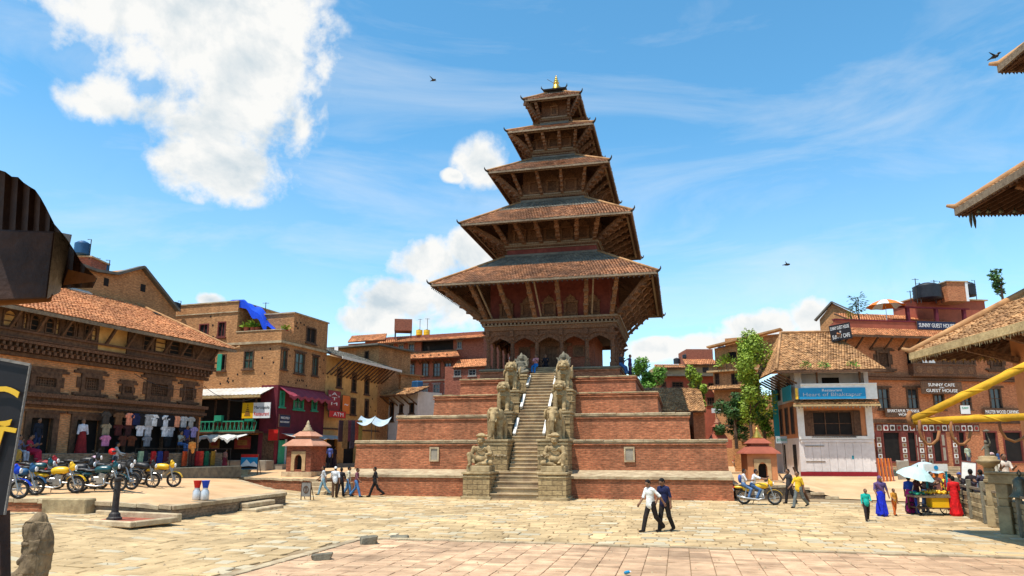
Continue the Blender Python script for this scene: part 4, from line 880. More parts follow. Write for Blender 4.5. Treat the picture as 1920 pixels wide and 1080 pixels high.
def garment(loc,rz,w,h,mat,kind,label,group):
    t=w/2; a=.34*w
    if kind=='shirt': P=[(-.33*w,-h),(.33*w,-h),(.34*w,-.34*h),(.5*w,-.42*h),(.56*w,-.22*h),(.26*w,0),(.1*w,.0),(0,-.06*h),(-.1*w,0),(-.26*w,0),(-.56*w,-.22*h),(-.5*w,-.42*h),(-.34*w,-.34*h)]
    else: P=[(-.42*w,-h),(.42*w,-h),(.44*w,-.4*h),(.38*w,0),(-.38*w,0),(-.44*w,-.4*h)]
    r=empty(kind if kind!='shirt' else 't_shirt',loc,rz,label,'t-shirt' if kind=='shirt' else 'garment',group)
    mb=MB(); n=len(P); V=[]
    for p in P: V.append((p[0],-.035+ .02*sin(p[0]*21+loc[0]*9),p[1]))
    for p in P: V.append((p[0],.03,p[1]))
    mb.add(V,[tuple(range(n)),tuple(range(2*n-1,n-1,-1))]+[(i,i+n,(i+1)%n+n,(i+1)%n) for i in range(n)]); mb.build('cloth',mat,r)
    mb=MB(); mb.tube([(-.2*w,0,.01),(0,0,.06),(0,0,.13)],.008,5); mb.tube([(.2*w,0,.01),(0,0,.06)],.008,5); mb.build('hanger','iron',r)
    return r
cols=[('charcoal patterned',(70,62,55)),('brown patterned',(105,72,45)),('salmon',(225,140,110)),('navy',(25,35,75)),('black',(25,25,28)),('light grey',(165,165,165)),('white',(225,225,225)),('dark',(35,38,45)),('pale white',(215,218,225)),('black',(22,22,30)),('orange and white',(225,150,115)),('pale grey',(175,178,180)),('grey',(160,160,158))]
xs_=[200,224,244,257,266,280,291,302,312,322,333,346,360]
for i,(px,(cn,cc)) in enumerate(zip(xs_,cols)):
    s=LB.l(px,770,-.55)[0]; garment(LBw(s,-.55,3.40),LBrot,.56+.12*(i%2),.66,cloth(cc),'shirt','%s t-shirt, %s from the left in the top row of the shop'%(cn,ORD[i]),'shirts hung at the shop')
cols=[('cream striped',(150,135,110)),('dark red woven',(75,30,28)),('maroon',(60,28,28)),('white printed',(215,215,222)),('light grey',(185,185,190)),('white printed',(225,225,228)),('pale grey',(170,172,178)),('dark blue',(40,42,60)),('lilac tie-dyed',(150,140,190))]
xs_=[198,221,240,262,277,309,319,343,363]
for i,(px,(cn,cc)) in enumerate(zip(xs_,cols)):
    s=LB.l(px,810,-.5)[0]; garment(LBw(s,-.5,2.80),LBrot,.6,.64,cloth(cc),'shirt','%s t-shirt, %s from the left in the second row of the shop'%(cn,ORD[i]),'shirts hung at the shop')
cols=[('pink printed',(215,130,165)),('brown carpet',(90,45,30)),('brown carpet',(100,52,28)),('grey',(130,130,135)),('black',(24,24,26))]
for i,(px,(cn,cc)) in enumerate(zip([197,230,246,275,314],cols)):
    s=LB.l(px,830,-.62)[0]; garment(LBw(s,-.62,2.15),LBrot,.62,.56,cloth(cc),'shirt','%s shirt, %s from the left in the lowest row of the shop'%(cn,ORD[i]),'shirts hung at the shop')
for i,(px,(cn,cc)) in enumerate(zip([260,269,284,296,307,343,367,373,384,396],[('pale green',(140,170,140)),('black',(25,30,40)),('red',(165,30,35)),('blue',(30,50,120)),('dark maroon',(80,25,30)),('orange striped',(215,85,40)),('crimson',(150,25,30)),('orange red',(205,60,40)),('bottle green',(25,95,65)),('ochre',(150,110,30))])):
    s=LB.l(px,850,-1.75)[0]; garment(LBw(s,-1.9,1.32),LBrot,.42,.85,cloth(cc),'bag','%s cloth bag hanging on the ledge rail, %s from the left'%(cn,ORD[i]),'cloth bags along the ledge')
LB.bars('ledge_rail','iron',[((LB.l(250,845,-1.75)[0],-1.9,1.46),(L_+.8,-1.9,1.46)),((LB.l(250,845,-1.75)[0],-1.9,.4),(LB.l(250,845,-1.75)[0],-1.9,1.46)),((L_+.7,-1.9,.1),(L_+.7,-1.9,1.46))],.03,.03)
# mannequin in the doorway
s=LB.l(146,800)[0]; rr=empty('mannequin',LBw(s,-.35,FZ),LBrot,'mannequin in white blouse and long red skirt at the shop doorway','mannequin')
body_obj('figure',[('e',(0,0,1.62),(.09,.10,.13),1),('c',(0,0,1.45),(0,0,1.55),.05,.05,1),('e',(0,0,1.25),(.2,.12,.26),0),('c',(-.2,0,1.4),(-.28,-.03,1.0),.07,.06,0),('c',(.2,0,1.4),(.28,-.03,1.0),.07,.06,0),('c',(0,0,1.0),(0,0,.05),.17,.28,2)],[cloth((215,210,215)),'skin',cloth((140,35,35))],.025,.03,rr)
# brick gable rising behind the roof, with roof tanks
gb=Bld('gable_house','bare brick gable house rising behind the long tiled roof',LBa+Vector((-4.2,1.3,0)),LBb+Vector((-4.2,1.3,0)),1.25)
def gp(px,py): return gb.l(px,py)
P=[gp(110,545),gp(120,490),gp(175,510),gp(215,516),gp(264,503),gp(330,585),gp(330,640)]
mb=MB(); P=[(P[0][0]-5,2),(P[0][0]-5,P[1][1]+.3)]+P[1:6]+[(P[5][0]+.3,2)]; P=P[::-1]
mb.xprism(P,0,6); mb.build('wall','tan_brick',gb.r)
for a,b in zip(P[1:-2],P[2:-1]): gb.bars('verge','tile_dark',[((a[0],-.1,a[1]+.08),(b[0],-.1,b[1]+.08))],.5,.16)
for px,py,w in ((199,529,.35),(268,540,.4)):
    q=gp(px,py); gb.b('window','dark',(q[0]-w/2,q[0]+w/2,-.02,.05,q[1]-.25,q[1]+.25))
def tank(px,py0,py1,w,Y,mat,label,z=None):
    b=D(px,py1,Y); t=D(px,py0,Y); h=t.z-b.z; r=empty('water_tank',b,0,label,'water tank'); mb=MB(); q=w/2
    mb.lathe([(q*.97,0),(q,h*.08),(q*.97,h*.16),(q,h*.24),(q*.97,h*.32),(q,h*.42),(q*.97,h*.52),(q,h*.62),(q*.97,h*.72),(q,h*.78),(q*.6,h*.93),(q*.3,h*.96),(q*.3,h),(0.01,h)],18); mb.build('shell',mat,r,smooth=True)
    mb=MB(); mb.tube([(q+.05,0,-.3),(q+.05,0,h*1.12),(q*.6,0,h*1.12)],.03,6); mb.build('pipe','iron',r); return r
tank(153,452,478,1.0,46,'tank_blue','blue roof water tank highest above the gable at the left')
tank(188,490,508,1.1,48,'tank_blue','squat blue roof water tank between the antennas on the gable house')
tank(326,566,578,.9,52,'plastic_black','small dark water tank behind the end of the long tiled roof')
pb_=Bld('penthouse','small red brick rooftop room under the blue tank',D(138,478,46).xy.to_3d(),D(172,478,46).xy.to_3d(),D(150,508,46).z-1.5); mb=MB(); mb.box(0,pb_.L,0,2,0,2.45); mb.build('wall','red_brick',pb_.r); pb_.b('roof_slab','coping',(-.1,pb_.L+.1,-.1,2.1,2.45,2.55))

# ---------------- corner house with the restaurant balcony
c1=D(513,870,50); C1=Vector((c1.x,50,0)); C0=C1-EP*7.2; z2=1.32
M1=Bld('corner_house','tan brick corner house with maroon ground floor and a balcony restaurant',C0,C1,z2)
HC=M1.l(513,640)[1]; H1=M1.l(505,722)[1]
w1=ops(M1,[(457,657,476,692)]); dr=ops(M1,[(408,664,424,695)])
# street side is a second front of the same house: build it in a turned child frame by hand
class Side(Bld):
    def __init__(s,root,A,B,z0):
        s.A=Vector((A[0],A[1],0)); B=Vector((B[0],B[1],0)); s.e=(B-s.A).normalized(); s.n=Vector((-s.e.y,s.e.x,0)); s.L=(B-s.A).length; s.z0=z0; s.root=root
        rm=Matrix.Translation(root.location)@Matrix.Rotation(root.rotation_euler.z,4,'Z'); wm=Matrix.Translation((A[0],A[1],z0))@Matrix.Rotation(math.atan2(s.e.y,s.e.x),4,'Z')
        s.m=rm.inverted()@wm; s.r=root
_build0=MB.build
def side_build(self,name,mats,parent=None,smooth=False,loc=None,rz=0,bev=0,**t):
    if SIDE is not None and parent is SIDE.r: self.v=[tuple(SIDE.m@Vector(p)) for p in self.v]
    elif SIDE is not None and parent is not None and parent.parent is SIDE.r: self.v=[tuple(SIDE.m@Vector(p)) for p in self.v]
    return _build0(self,name,mats,parent,smooth,loc,rz,bev,**t)
SIDE=None; MB.build=side_build
S2=Side(M1.r,C1,C1+E1*5,z2); xf=S2.l(612,680)[0]; S2.L=xf
M1.wall('tan_brick',-3,M1.L,0,HC,[(w1[0][0],w1[0][1],w1[0][2],w1[0][3]),dr[0],(.2,M1.L-1.4,2.75,5.0),(.0,M1.L-1.0,.2,2.4)],6,t=.3,c1=.4)
M1.win(w1[0],frame='wood',pane='glass_green',nx=2,nz=2)
d_=M1.win(dr[0],frame='wood',pane='dark',nx=2,nz=1,name='window'); M1.b('open_shutter','green',(dr[0][0]+.05,(dr[0][0]+dr[0][1])/2+.05,-.12,-.06,dr[0][2],dr[0][3]),parent=d_)
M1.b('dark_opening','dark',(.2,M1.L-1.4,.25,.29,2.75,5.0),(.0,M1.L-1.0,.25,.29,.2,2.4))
M1.b('cornice','coping',(-3,M1.L+.15,-.18,-.003,HC-.14,HC+.03))
M1.b('maroon_panel','plaster_maroon',(M1.L-1.4,M1.L,-.012,.05,.1,H1))
# tin canopy, balcony and shop awnings on the side facing the square
a_,b_,c_,d4_=M1.rect(372,715,514,735); mb=MB()
for i in range(40):
    x0=a_+(b_-a_)*i/40; x1=a_+(b_-a_)*(i+1)/40; zz=.03*(i%2); mb.quad((x0,-1.5,H1-.78+zz),(x1,-1.5,H1-.78+.03-zz),(x1,.0,H1-.16+.03-zz),(x0,.0,H1-.16+zz))
mb.build('tin_canopy','tin',M1.r)
M1.b('canopy_fringe','straw',(a_,b_,-1.53,-1.47,H1-.98,H1-.80))
M1.b('balcony_floor','wood',(a_,M1.L-1.0,-1.0,-.003,2.5,2.62))
M1.b('balcony_rail','green',(a_,M1.L-1.0,-1.0,-.95,3.28,3.36),(a_,M1.L-1.0,-1.0,-.95,2.62,2.70))
for i in range(34):
    x=a_+(M1.L-1.0-a_)*i/33; M1.bars('baluster','green',[((x,-.975,2.70),(x+(.12 if i%2 else -.12),-.975,3.28))],.035,.03)
for px in (405,430,457,480):
    x=M1.l(px,760,-.9)[0]; M1.b('balcony_post','wood',(x-.06,x+.06,-.98,-.88,2.62,H1-.7))
for px,c in ((412,'green'),(470,'green')):
    x=M1.l(px,760,-1)[0]; M1.b('planter_box',c,(x-.3,x+.3,-1.12,-.82,3.36,3.75) if px<420 else (x-.35,x+.35,-1.12,-.82,3.36,3.5))
a_,b_=M1.l(372,775,-1.6)[0],M1.l(455,775,-1.6)[0]
mb=MB(); n=26
for i in range(n):
    x0=a_+(b_-a_)*i/n; x1=a_+(b_-a_)*(i+1)/n; f=lambda x:.10*sin(x*5)+.05*sin(x*13)
    mb.quad((x0,-1.9,2.15+f(x0)),(x1,-1.9,2.15+f(x1)),(x1,-.2,2.55),(x0,-.2,2.55)); mb.quad((x0,-1.9,1.98+f(x0)*1.4),(x1,-1.9,1.98+f(x1)*1.4),(x1,-1.9,2.15+f(x1)),(x0,-1.9,2.15+f(x0)))
mb.build('cloth_awning','tarp_white',M1.r,smooth=True)
# signboard
q=M1.rect(455,755,507,784,-1.1); sg=empty('signboard',M1.A+M1.e*q[0]+M1.n*-1.15+Vector((0,0,z2+q[2])),math.atan2(M1.e.y,M1.e.x),'white and yellow restaurant signboard hanging from the balcony','sign'); w=q[1]-q[0]; h=q[3]-q[2]
mb=MB(); mb.box(w*.4,w,0,.06,0,h); mb.build('panel','white',sg); mb=MB(); mb.box(0,w*.4,-.003,.06,0,h); mb.build('yellow_panel','yellow',sg)
text('Marcopolo',.3,'sign_black',sg,(w*.71,-.012,h*.66),width=w*.54,height=h*.26); text('Restaurant',.3,'red',sg,(w*.71,-.012,h*.28),width=w*.54,height=h*.24)
mb=MB()
for i in range(5): mb.box(w*.2-(.11-.022*i)*w,w*.2+(.11-.022*i)*w,-.02,-.004,h*(.16+.12*i),h*(.24+.12*i))
mb.box(w*.19,w*.21,-.02,-.004,h*.76,h*.92); mb.build('pagoda_emblem','carpet_brown',sg)
# ground floor stall: carpets, door posts
for nm,px0,py0,px1,py1,mt,lb in (('carpet',398,790,432,819,'carpet_red','plain red carpet hung in the stall beside the wooden door'),('carpet',433,790,467,817,'carpet_brown','golden brown carpet hung beside the red one in the stall'),('carpet',440,818,470,842,'carpet_red','bright red carpet hanging lowest in the stall'),('carpet',393,820,412,842,'carpet_brown','dark folded carpet at the left of the stall')):
    q=M1.rect(px0,py0,px1,py1,-.25); r=empty(nm,M1.A+M1.e*q[0]+M1.n*-.28+Vector((0,0,z2+q[2])),math.atan2(M1.e.y,M1.e.x),lb,'carpet'); w=q[1]-q[0]; h=q[3]-q[2]
    mb=MB(); mb.box(0,w,0,.03,0,h); mb.build('pile',mt,r); mb=MB(); mb.box(w*.05,w*.95,-.006,0,h*.04,h*.09); mb.box(w*.05,w*.95,-.006,0,h*.91,h*.96); mb.box(w*.2,w*.8,-.006,0,h*.3,h*.7); mb.build('border','carpet_brown' if mt=='carpet_red' else 'carpet_red',r)
M1.b('plank_door','wood',*[(M1.L-1.0+.16*i,M1.L-1.0+.16*i+.15,-.06,.02,.1,2.5) for i in range(6)])
M1.b('stone_base','plaster_grey',(-3,M1.L+.05,-.9,-.015,-.3,.62),bev=.03)
# upper storeys: left block, terrace, right block
zl=M1.l(400,569)[1]; xL=M1.l(445,600,0)[0]; o=ops(M1,[(373,607,391,628),(408,603,423,632)])
M1.wall('tan_brick',-3,xL,HC+.03,zl,o,6,y=.02,name='upper_wall')
for q in o: M1.win(q,y=.02,frame='redwood',pane='dark',nx=2,nz=1)
M1.b('parapet_course','coping',(-3.05,xL+.05,-.06,6,zl,zl+.09),(-3.05,xL+.05,-.06,-.003+.02,zl-.8,zl-.72))
pt=M1.l(513,619)[1]; M1.b('terrace_parapet','tan_brick',(xL,M1.L,.02,.3,HC+.03,pt)); M1.b('parapet_cap','coping',(xL,M1.L+.05,-.03,.35,pt,pt+.07))
xb=S2.l(552,600)[0]; zrb=S2.l(553,588)[1]
M1.b('terrace_room','plaster_grey',(xL,M1.L-.5,3.2,5.9,HC+.03,zrb-.15)); M1.b('terrace_roof','tin',(xL+.1,M1.L-.1,1.6,5.9,zrb-.75,zrb-.66))
SIDE=S2
wr=ops(S2,[(526,655,538,693),(552,661,571,701),(585,668,596,705)])
gw_=ops(S2,[(524,733,533,763),(550,738,569,768),(584,737,594,770)])
S2.wall('tan_brick',.3,xf,H1,HC,wr,5,t=.3,c0=.1)
S2.wall('plaster_maroon',0,xf,2.4,H1-.002,gw_,5,t=.25,y=-.01,c0=.4)
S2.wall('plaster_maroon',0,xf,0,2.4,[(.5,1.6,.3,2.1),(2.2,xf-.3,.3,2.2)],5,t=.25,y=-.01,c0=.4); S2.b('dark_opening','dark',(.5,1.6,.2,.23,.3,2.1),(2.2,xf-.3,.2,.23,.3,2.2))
for q in wr: S2.win(q,frame='wood',pane='glass_green',nx=2,nz=2,lintel=.12)
for q in gw_: S2.win(q,y=-.01,frame='green',pane='glass_green',nx=2,nz=2,fw=.12)
S2.b('cornice','coping',(0,xf,-.18,-.003,HC-.14,HC+.03))
zr2=S2.l(614,606)[1]; wq=ops(S2,[(574,614,593,644)]); S2.wall('tan_brick',xb,xf,HC+.03,(zrb+zr2)/2,wq,5,y=.02,name='upper_wall'); S2.win(wq[0],y=.02,frame='wood',pane='dark',nx=2,nz=1)
S2.b('terrace_parapet','tan_brick',(0.28,xb,.02,.3,HC+.03,pt)); S2.b('parapet_cap','coping',(xb-.1,xf+.1,-.06,5,(zrb+zr2)/2,(zrb+zr2)/2+.1))
mb=MB(); n=24
for i in range(n):
    x0=.1+(xf-.2)*i/n; x1=.1+(xf-.2)*(i+1)/n; f=lambda x:.06*sin(x*7)
    mb.quad((x0,-.9,H1-.75+f(x0)),(x1,-.9,H1-.75+f(x1)),(x1,-.03,H1-.12),(x0,-.03,H1-.12)); mb.quad((x0,-.9,H1-.98+f(x0)*2),(x1,-.9,H1-.98+f(x1)*2),(x1,-.9,H1-.75+f(x1)),(x0,-.9,H1-.75+f(x0)))
mb.build('pink_awning','tarp_pink',M1.r,smooth=True)
mb=MB()
for i in range(n):
    x0=.6+(xf+1.2)*i/n; x1=.6+(xf+1.2)*(i+1)/n; f=lambda x:.05*sin(x*6)
    mb.quad((x0,-1.5,2.15+f(x0)),(x1,-1.5,2.15+f(x1)),(x1,-.03,2.5),(x0,-.03,2.5))
mb.build('tin_awning','tin',M1.r)
S2.b('stone_base','plaster_grey',(0,xf+.4,-.7,-.015,-.3,.35))
SIDE=None
# beam holes left in the old brickwork
def holes(b,x0,x1,z0,z1,n,avoid):
    for i in range(n):
        for _ in range(12):
            x,z=ru(x0,x1),ru(z0,z1)
            if not any(a-.3<x<c+.3 and d-.35<z<e+.35 for a,c,d,e in avoid): b.b('beam_hole','dark',(x-.06,x+.06,-.012,.01,z-.07,z+.07)); break
holes(M1,0,M1.L-.3,H1+.2,HC-.3,14,[tuple(w1[0][:4]),tuple(dr[0][:4])]); holes(M1,-1,xL-.3,HC+.4,zl-.9,6,[])
SIDE=S2; holes(S2,.5,xf-.3,H1+.2,HC-.3,12,[tuple(q[:4]) for q in wr]); holes(S2,xb+.2,xf-.2,HC+.3,zrb-.4,5,[tuple(wq[0][:4])]); SIDE=None
# shop boards on the street front
def board(px0,py0,px1,py1,b,off,mat,name,label,texts=(),cat='sign',t=.06,tilt=0):
    q=b.rect(px0,py0,px1,py1,off); r=empty(name,b.A+b.e*q[0]+b.n*off+Vector((0,0,b.z0+q[2])),math.atan2(b.e.y,b.e.x),label,cat); w=q[1]-q[0]; h=q[3]-q[2]
    mb=MB(); mb.box(0,w,0,t,0,h); mb.build('panel',mat,r); mb=MB(); mb.box(-.03,0,-.01,t,-.03,h+.03); mb.box(w,w+.03,-.01,t,-.03,h+.03); mb.box(0,w,-.01,t,h,h+.03); mb.box(0,w,-.01,t,-.03,0); mb.build('frame','wood',r)
    for s_,fx,fz,fw,fh,m in texts: text(s_,.3,m,r,(w*fx,-.012,h*fz),width=w*fw,height=h*fh)
    return r
board(615,733,638,770,S2,-.45,'signred','bank_sign','tall red vertical board lettered A T M',[('A',.5,.85,.45,.15,'white'),('T',.5,.60,.4,.15,'white'),('M',.5,.35,.5,.15,'white'),('=',.14,.74,.16,.06,'white'),('=',.86,.74,.16,.06,'white')])
board(617,771,648,783,S2,-.6,'red','bank_sign','small slanting red board lettered ATM under the tall one',[('ATM',.55,.5,.6,.6,'white')])
board(642,742,656,776,S2,-.4,'orange','hanging_banner','orange banner beside the tall red board',[('~',.5,.5,.5,.1,'white')])
board(524,778,544,800,S2,-.9,'sign_navy','shop_sign','dark navy sign with arched white lettering over the green doorway',[('MARCO POLO',.5,.75,.8,.2,'white'),('RESTAURANT',.5,.4,.85,.14,'white')])
board(503,805,521,826,M1,-.35,'red','poster_board','small red and white poster on the corner by the plank door',[])
for i,(px,c,nm) in enumerate(((550,(120,35,40),'deep red'),(565,(150,80,30),'amber'),(585,(140,100,40),'ochre'),(600,(120,90,50),'tan'))):
    q=S2.l(px,790,-.25); garment(S2.A+S2.e*q[0]+S2.n*-.3+Vector((0,0,z2+2.05)),math.atan2(S2.e.y,S2.e.x),.95,1.2,cloth(c),'shawl','%s shawl hung under the tin awning, %s from the left'%(nm,ORD[i]),'shawls under the tin awning')
mb_=S2.l(528,850,-.1); r=empty('green_door',S2.A+S2.e*S2.l(527,830)[0]+S2.n*-.12+Vector((0,0,z2)),math.atan2(S2.e.y,S2.e.x),'narrow green door with pale post under the navy sign','door'); mb=MB(); mb.box(-.4,.3,0,.05,.3,2.0); mb.build('leaf','green',r); mb=MB(); mb.box(.32,.5,-.03,.06,.3,2.1); mb.build('post','tarp_blue',r)
# ---------------- ochre house with the leaning eaves
A3=C1+E1*xf; xg=S2.l(713,760)[0]-xf; zo=z2-.05
O3=Bld('ochre_house','ochre plastered house with slanting eave props behind the red board',A3,A3+E1*xg,zo)
zt3=O3.l(620,674)[1]; w3=ops(O3,[(631,689,641,727),(659,698,668,735),(683,704,692,740)]); w3b=ops(O3,[(657,746,667,778),(683,748,691,782)])
O3.wall('plaster_ochre',0,xg,0,zt3+.3,w3+w3b+[(.6,2.2,.2,2.2),(3.2,5.2,.2,2.2),(6,xg-.6,.2,2.2)],5,t=.3)
for q in w3: O3.win(q,frame='wood',pane='dark',nx=1,nz=2,arch=True)
for q in w3b: O3.win(q,frame='wood',pane='dark',nx=1,nz=2,arch=True)
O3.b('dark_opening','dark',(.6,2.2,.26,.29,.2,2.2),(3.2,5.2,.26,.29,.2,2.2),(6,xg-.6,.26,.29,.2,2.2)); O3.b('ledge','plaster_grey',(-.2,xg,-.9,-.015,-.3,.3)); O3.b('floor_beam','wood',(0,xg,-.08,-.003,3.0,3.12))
rf=O3.roof((-.3,-1.6,zt3),(xg+.9,-1.6,zt3),(xg+.5,2.6,zt3+1.5),(0,2.6,zt3+1.5),'tile_dark',.24,.24); O3.b('eave_board','whitewash',(-.3,xg+.9,-1.66,-1.60,zt3-.1,zt3+.10),parent=rf)
for i in range(16): x=.1+(xg-.2)*i/15; O3.bars('eave_strut','wood',[((x,-.02,zt3-1.25),(x,-1.45,zt3-.12))],.09,.1)
SIDEo=None
b2=Bld('upper_house','tan brick upper house with a dark plank roof behind the ochre house',D(640,700,66).xy.to_3d(),D(709,700,64).xy.to_3d(),1.3); za=b2.l(670,652)[1]; q=ops(b2,[(684,658,692,674)])
b2.wall('tan_brick',-1.5,b2.L,0,za,q,5); b2.win(q[0],frame='wood',pane='dark',nx=1,nz=1); b2.b('roof','tile_dark',(-1.7,b2.L+.5,-.8,5,za,za+.14)); b2.b('white_cloth','white',(-.2,.25,-.9,-.86,za-.9,za+.1))
b2.b('terrace_wall','plaster_tan',(-3,1.4,-1.6,-.02,za-1.5,za-.75))
holes(O3,.3,xg-.3,3.3,zt3-.4,12,[tuple(q[:4]) for q in w3+w3b])
# small house with white wall between the ochre house and the temple
b3=Bld('white_lane_house','small whitewashed lane house with a sloping tile awning left of the plinth',D(719,800,66).xy.to_3d(),D(782,800,63).xy.to_3d(),1.2); zb=b3.l(740,737)[1]; q=ops(b3,[(731,753,739,790),(749,758,756,775),(768,755,777,775)])
b3.wall('plaster_white',-.8,b3.L,0,zb,q,3)
for o in q: b3.win(o,frame='wood',pane='dark',nx=1,nz=1)
b3.roof((-.2,-1.4,zb-.35),(b3.L+.8,-1.4,zb-.35),(b3.L,1.4,zb+.55),(0,1.4,zb+.55),'tile_old',.22,.22)
for i in range(6): x=.2+(b3.L-.3)*i/5; b3.bars('eave_strut','wood',[((x,0,zb-1.2),(x,-1.3,zb-.42))],.09,.1)
b3.b('upper_room','tan_brick',(-1.4,.5,1.5,4,zb-.5,zb+1.9)); b3.b('upper_roof','tile_old',(-1.6,.8,1.2,4.2,zb+1.9,zb+2.02)); b3.b('blue_tank','tank_blue',(1.2,2.1,2.2,3.0,zb+.2,zb+1.3),bev=.1)
# awnings and stall goods in the lane
for i,(px0,px1,py,Y,m,lb) in enumerate(((672,700,787,52,'tarp_blue','pale blue sheet stretched over the lane stalls, left one'),(700,730,789,54,'tarp_blue','pale blue sheet stretched over the lane stalls next to the plinth'))):
    a=D(px0,py,Y); b=D(px1,py+3,Y); r=empty('market_awning',a,math.atan2(b.y-a.y,b.x-a.x),lb,'awning'); w=(b-a).length; mb=MB(); n=10
    for k in range(n):
        x0=w*k/n; x1=w*(k+1)/n; f=lambda x:-.25*sin(3.14*x/w)
        mb.quad((x0,-.6,f(x0)-.2),(x1,-.6,f(x1)-.2),(x1,.9,f(x1)+.35),(x0,.9,f(x0)+.35))
    mb.build('sheet',m,r,smooth=True); mb=MB(); mb.tube([(0,.9,.3),(0,.9,-3)],.03,6); mb.build('pole','iron',r); mb=MB(); mb.tube([(w,-.6,-.2),(w,-.6,-3)],.03,6); mb.build('pole','iron',r)
for i,(px,c,nm) in enumerate(((640,(60,40,45),'dark'),(648,(120,95,60),'gold striped'),(655,(90,45,60),'plum'),(662,(60,55,70),'slate'),(668,(150,70,50),'rust'),(675,(130,120,60),'olive'))):
    a=D(px,788,50+.35*i); garment(Vector((a.x,a.y,a.z)),R(60),.55,1.5+.5*(i%2),cloth(c),'shawl','%s long shawl on the lane stall, %s from the left'%(nm,ORD[i]),'shawls on the lane stall')
# ---------------- big red brick guest house behind
g0=D(655,760,82); g1=D(906,760,76)
GH=Bld('red_brick_lodge','large red brick lodge with three stacked tile roofs behind the temple',g0.xy.to_3d(),g1.xy.to_3d(),1.3)
def row(lst): return ops(GH,lst)
ra=row([(728,644,738,660),(747,646,757,660),(766,644,777,660),(857,640,866,654)]); rb=row([(745,680,758,706),(765,680,778,706),(791,680,804,706),(812,680,826,706),(833,680,847,706),(727,684,738,704)]); rc=row([(765,722,778,740),(791,721,803,738),(812,720,825,737),(833,720,846,737)])
zE=GH.l(760,640)[1]; 
GH.wall('red_brick',1.8,GH.L,0,zE+.6,ra+rb+rc+row([(790,637,850,657)]),8,t=.3)
for q in ra+rb+rc: GH.win(q,frame='wood' if q in rb else 'weathered_board',pane='glass',nx=2,nz=3 if q in rb else 2,lintel=.1)
q=row([(790,637,850,657)])[0]; GH.b('loggia','dark',(q[0],q[1],.24,.28,q[2],q[3]))
def rr_(p0,p1,off0,p2,p3,off1): 
    a=GH.l(*p0,off0); b=GH.l(*p1,off0); c=GH.l(*p2,off1); d=GH.l(*p3,off1); z0_=(a[1]+b[1])/2; z1_=max((c[1]+d[1])/2,z0_+.5); return (a[0],off0,z0_),(b[0],off0,z0_),(c[0],off1,z1_),(d[0],off1,z1_)
GH.roof(*rr_((706,642),(800,640),-1.1,(792,629),(728,632),1.2),tw=.26,th=.24); GH.roof(*rr_((797,636),(912,634),-1.0,(893,624),(806,626),1.6),tw=.26,th=.24)
GH.roof(*rr_((711,673),(862,671),-1.6,(856,658),(720,661),-.02),tw=.26,th=.24); GH.roof(*rr_((848,688),(915,688),-2.2,(915,673),(860,674),-.4),tw=.26,th=.24)
GH.roof(*rr_((652,640),(722,638),-.6,(725,627),(660,628),1.4),tw=.26,th=.24,name='side_roof'); GH.b('side_wing','red_brick',(-.5,1.79,0,8,0,zE+.1))
q=row([(848,690,905,740)])[0]; GH.wall('red_brick',q[0],GH.L+1,0,q[3],row([(865,697,878,709),(892,696,906,708)]),1.9,y=-1.9,name='porch_wing')
for o in row([(865,697,878,709),(892,696,906,708)]): GH.win(o,y=-1.9,frame='weathered_board',nx=2,nz=2)
GH.b('string_course','coping',(1.8,GH.L,-.1,-.003,rc[0][3]+.35,rc[0][3]+.5))
for i in range(12): x=2.2+(GH.L-6)*i/11; GH.bars('eave_strut','wood',[((x,-.02,rb[0][3]-.3),(x,-1.4,rb[0][3]+.55))],.1,.12)
wb=D(756,624,80); tb=empty('rooftop_water_box',wb,R(8),'red brick water tower box on steel legs on the lodge roof','water tank'); w_=1.0; mb=MB(); mb.box(-w_,w_,-w_,w_,.1,1.45); mb.build('box','red_brick',tb)
for sx in (-.9,.9):
    for sy in (-.9,.9): mb=MB(); mb.box(sx-.06,sx+.06,sy-.06,sy+.06,-1,.1); mb.build('leg','iron',tb)
for i,px in enumerate((786,800)):
    b=D(px,629,79); r=empty('roof_barrel',b,0,'yellow barrel on the lodge roof, %s one'%('left','right')[i],'barrel','yellow roof barrels'); mb=MB(); mb.lathe([(.36,0),(.38,.1),(.36,.2),(.38,.3),(.37,.62),(.2,.64)],14); mb.build('shell','yellow',r); mb=MB(); mb.lathe([(.12,.64),(.12,.7)],10); mb.build('cap','black',r)

# slack cables strung between the fronts
for i,(a,b,sag) in enumerate(((LBw(L_-.4,-.4,5.4),M1.A+M1.e*(M1.L-.6)+M1.n*-.1+Vector((0,0,z2+5.6)),.9),(LBw(L_-6,-.5,5.6),LBw(L_-.4,-.4,5.3),.45),(M1.A+M1.e*(M1.L-.2)+M1.n*-.1+Vector((0,0,z2+5.7)),S2.A+S2.e*(xf+3)+S2.n*-.3+Vector((0,0,z2+5.0)),.5))):
    mb=MB(); a=Vector(a); b=Vector(b); mb.tube([a.lerp(b,t/14)-Vector((0,0,sag*4*(t/14)*(1-t/14))) for t in range(15)],.018,5); mb.build('slack_cable','black',label=('black cable sagging from the gallery house to the corner house','black cable looping along the gallery house front','black cable running along the maroon street front')[i],cat='cable')

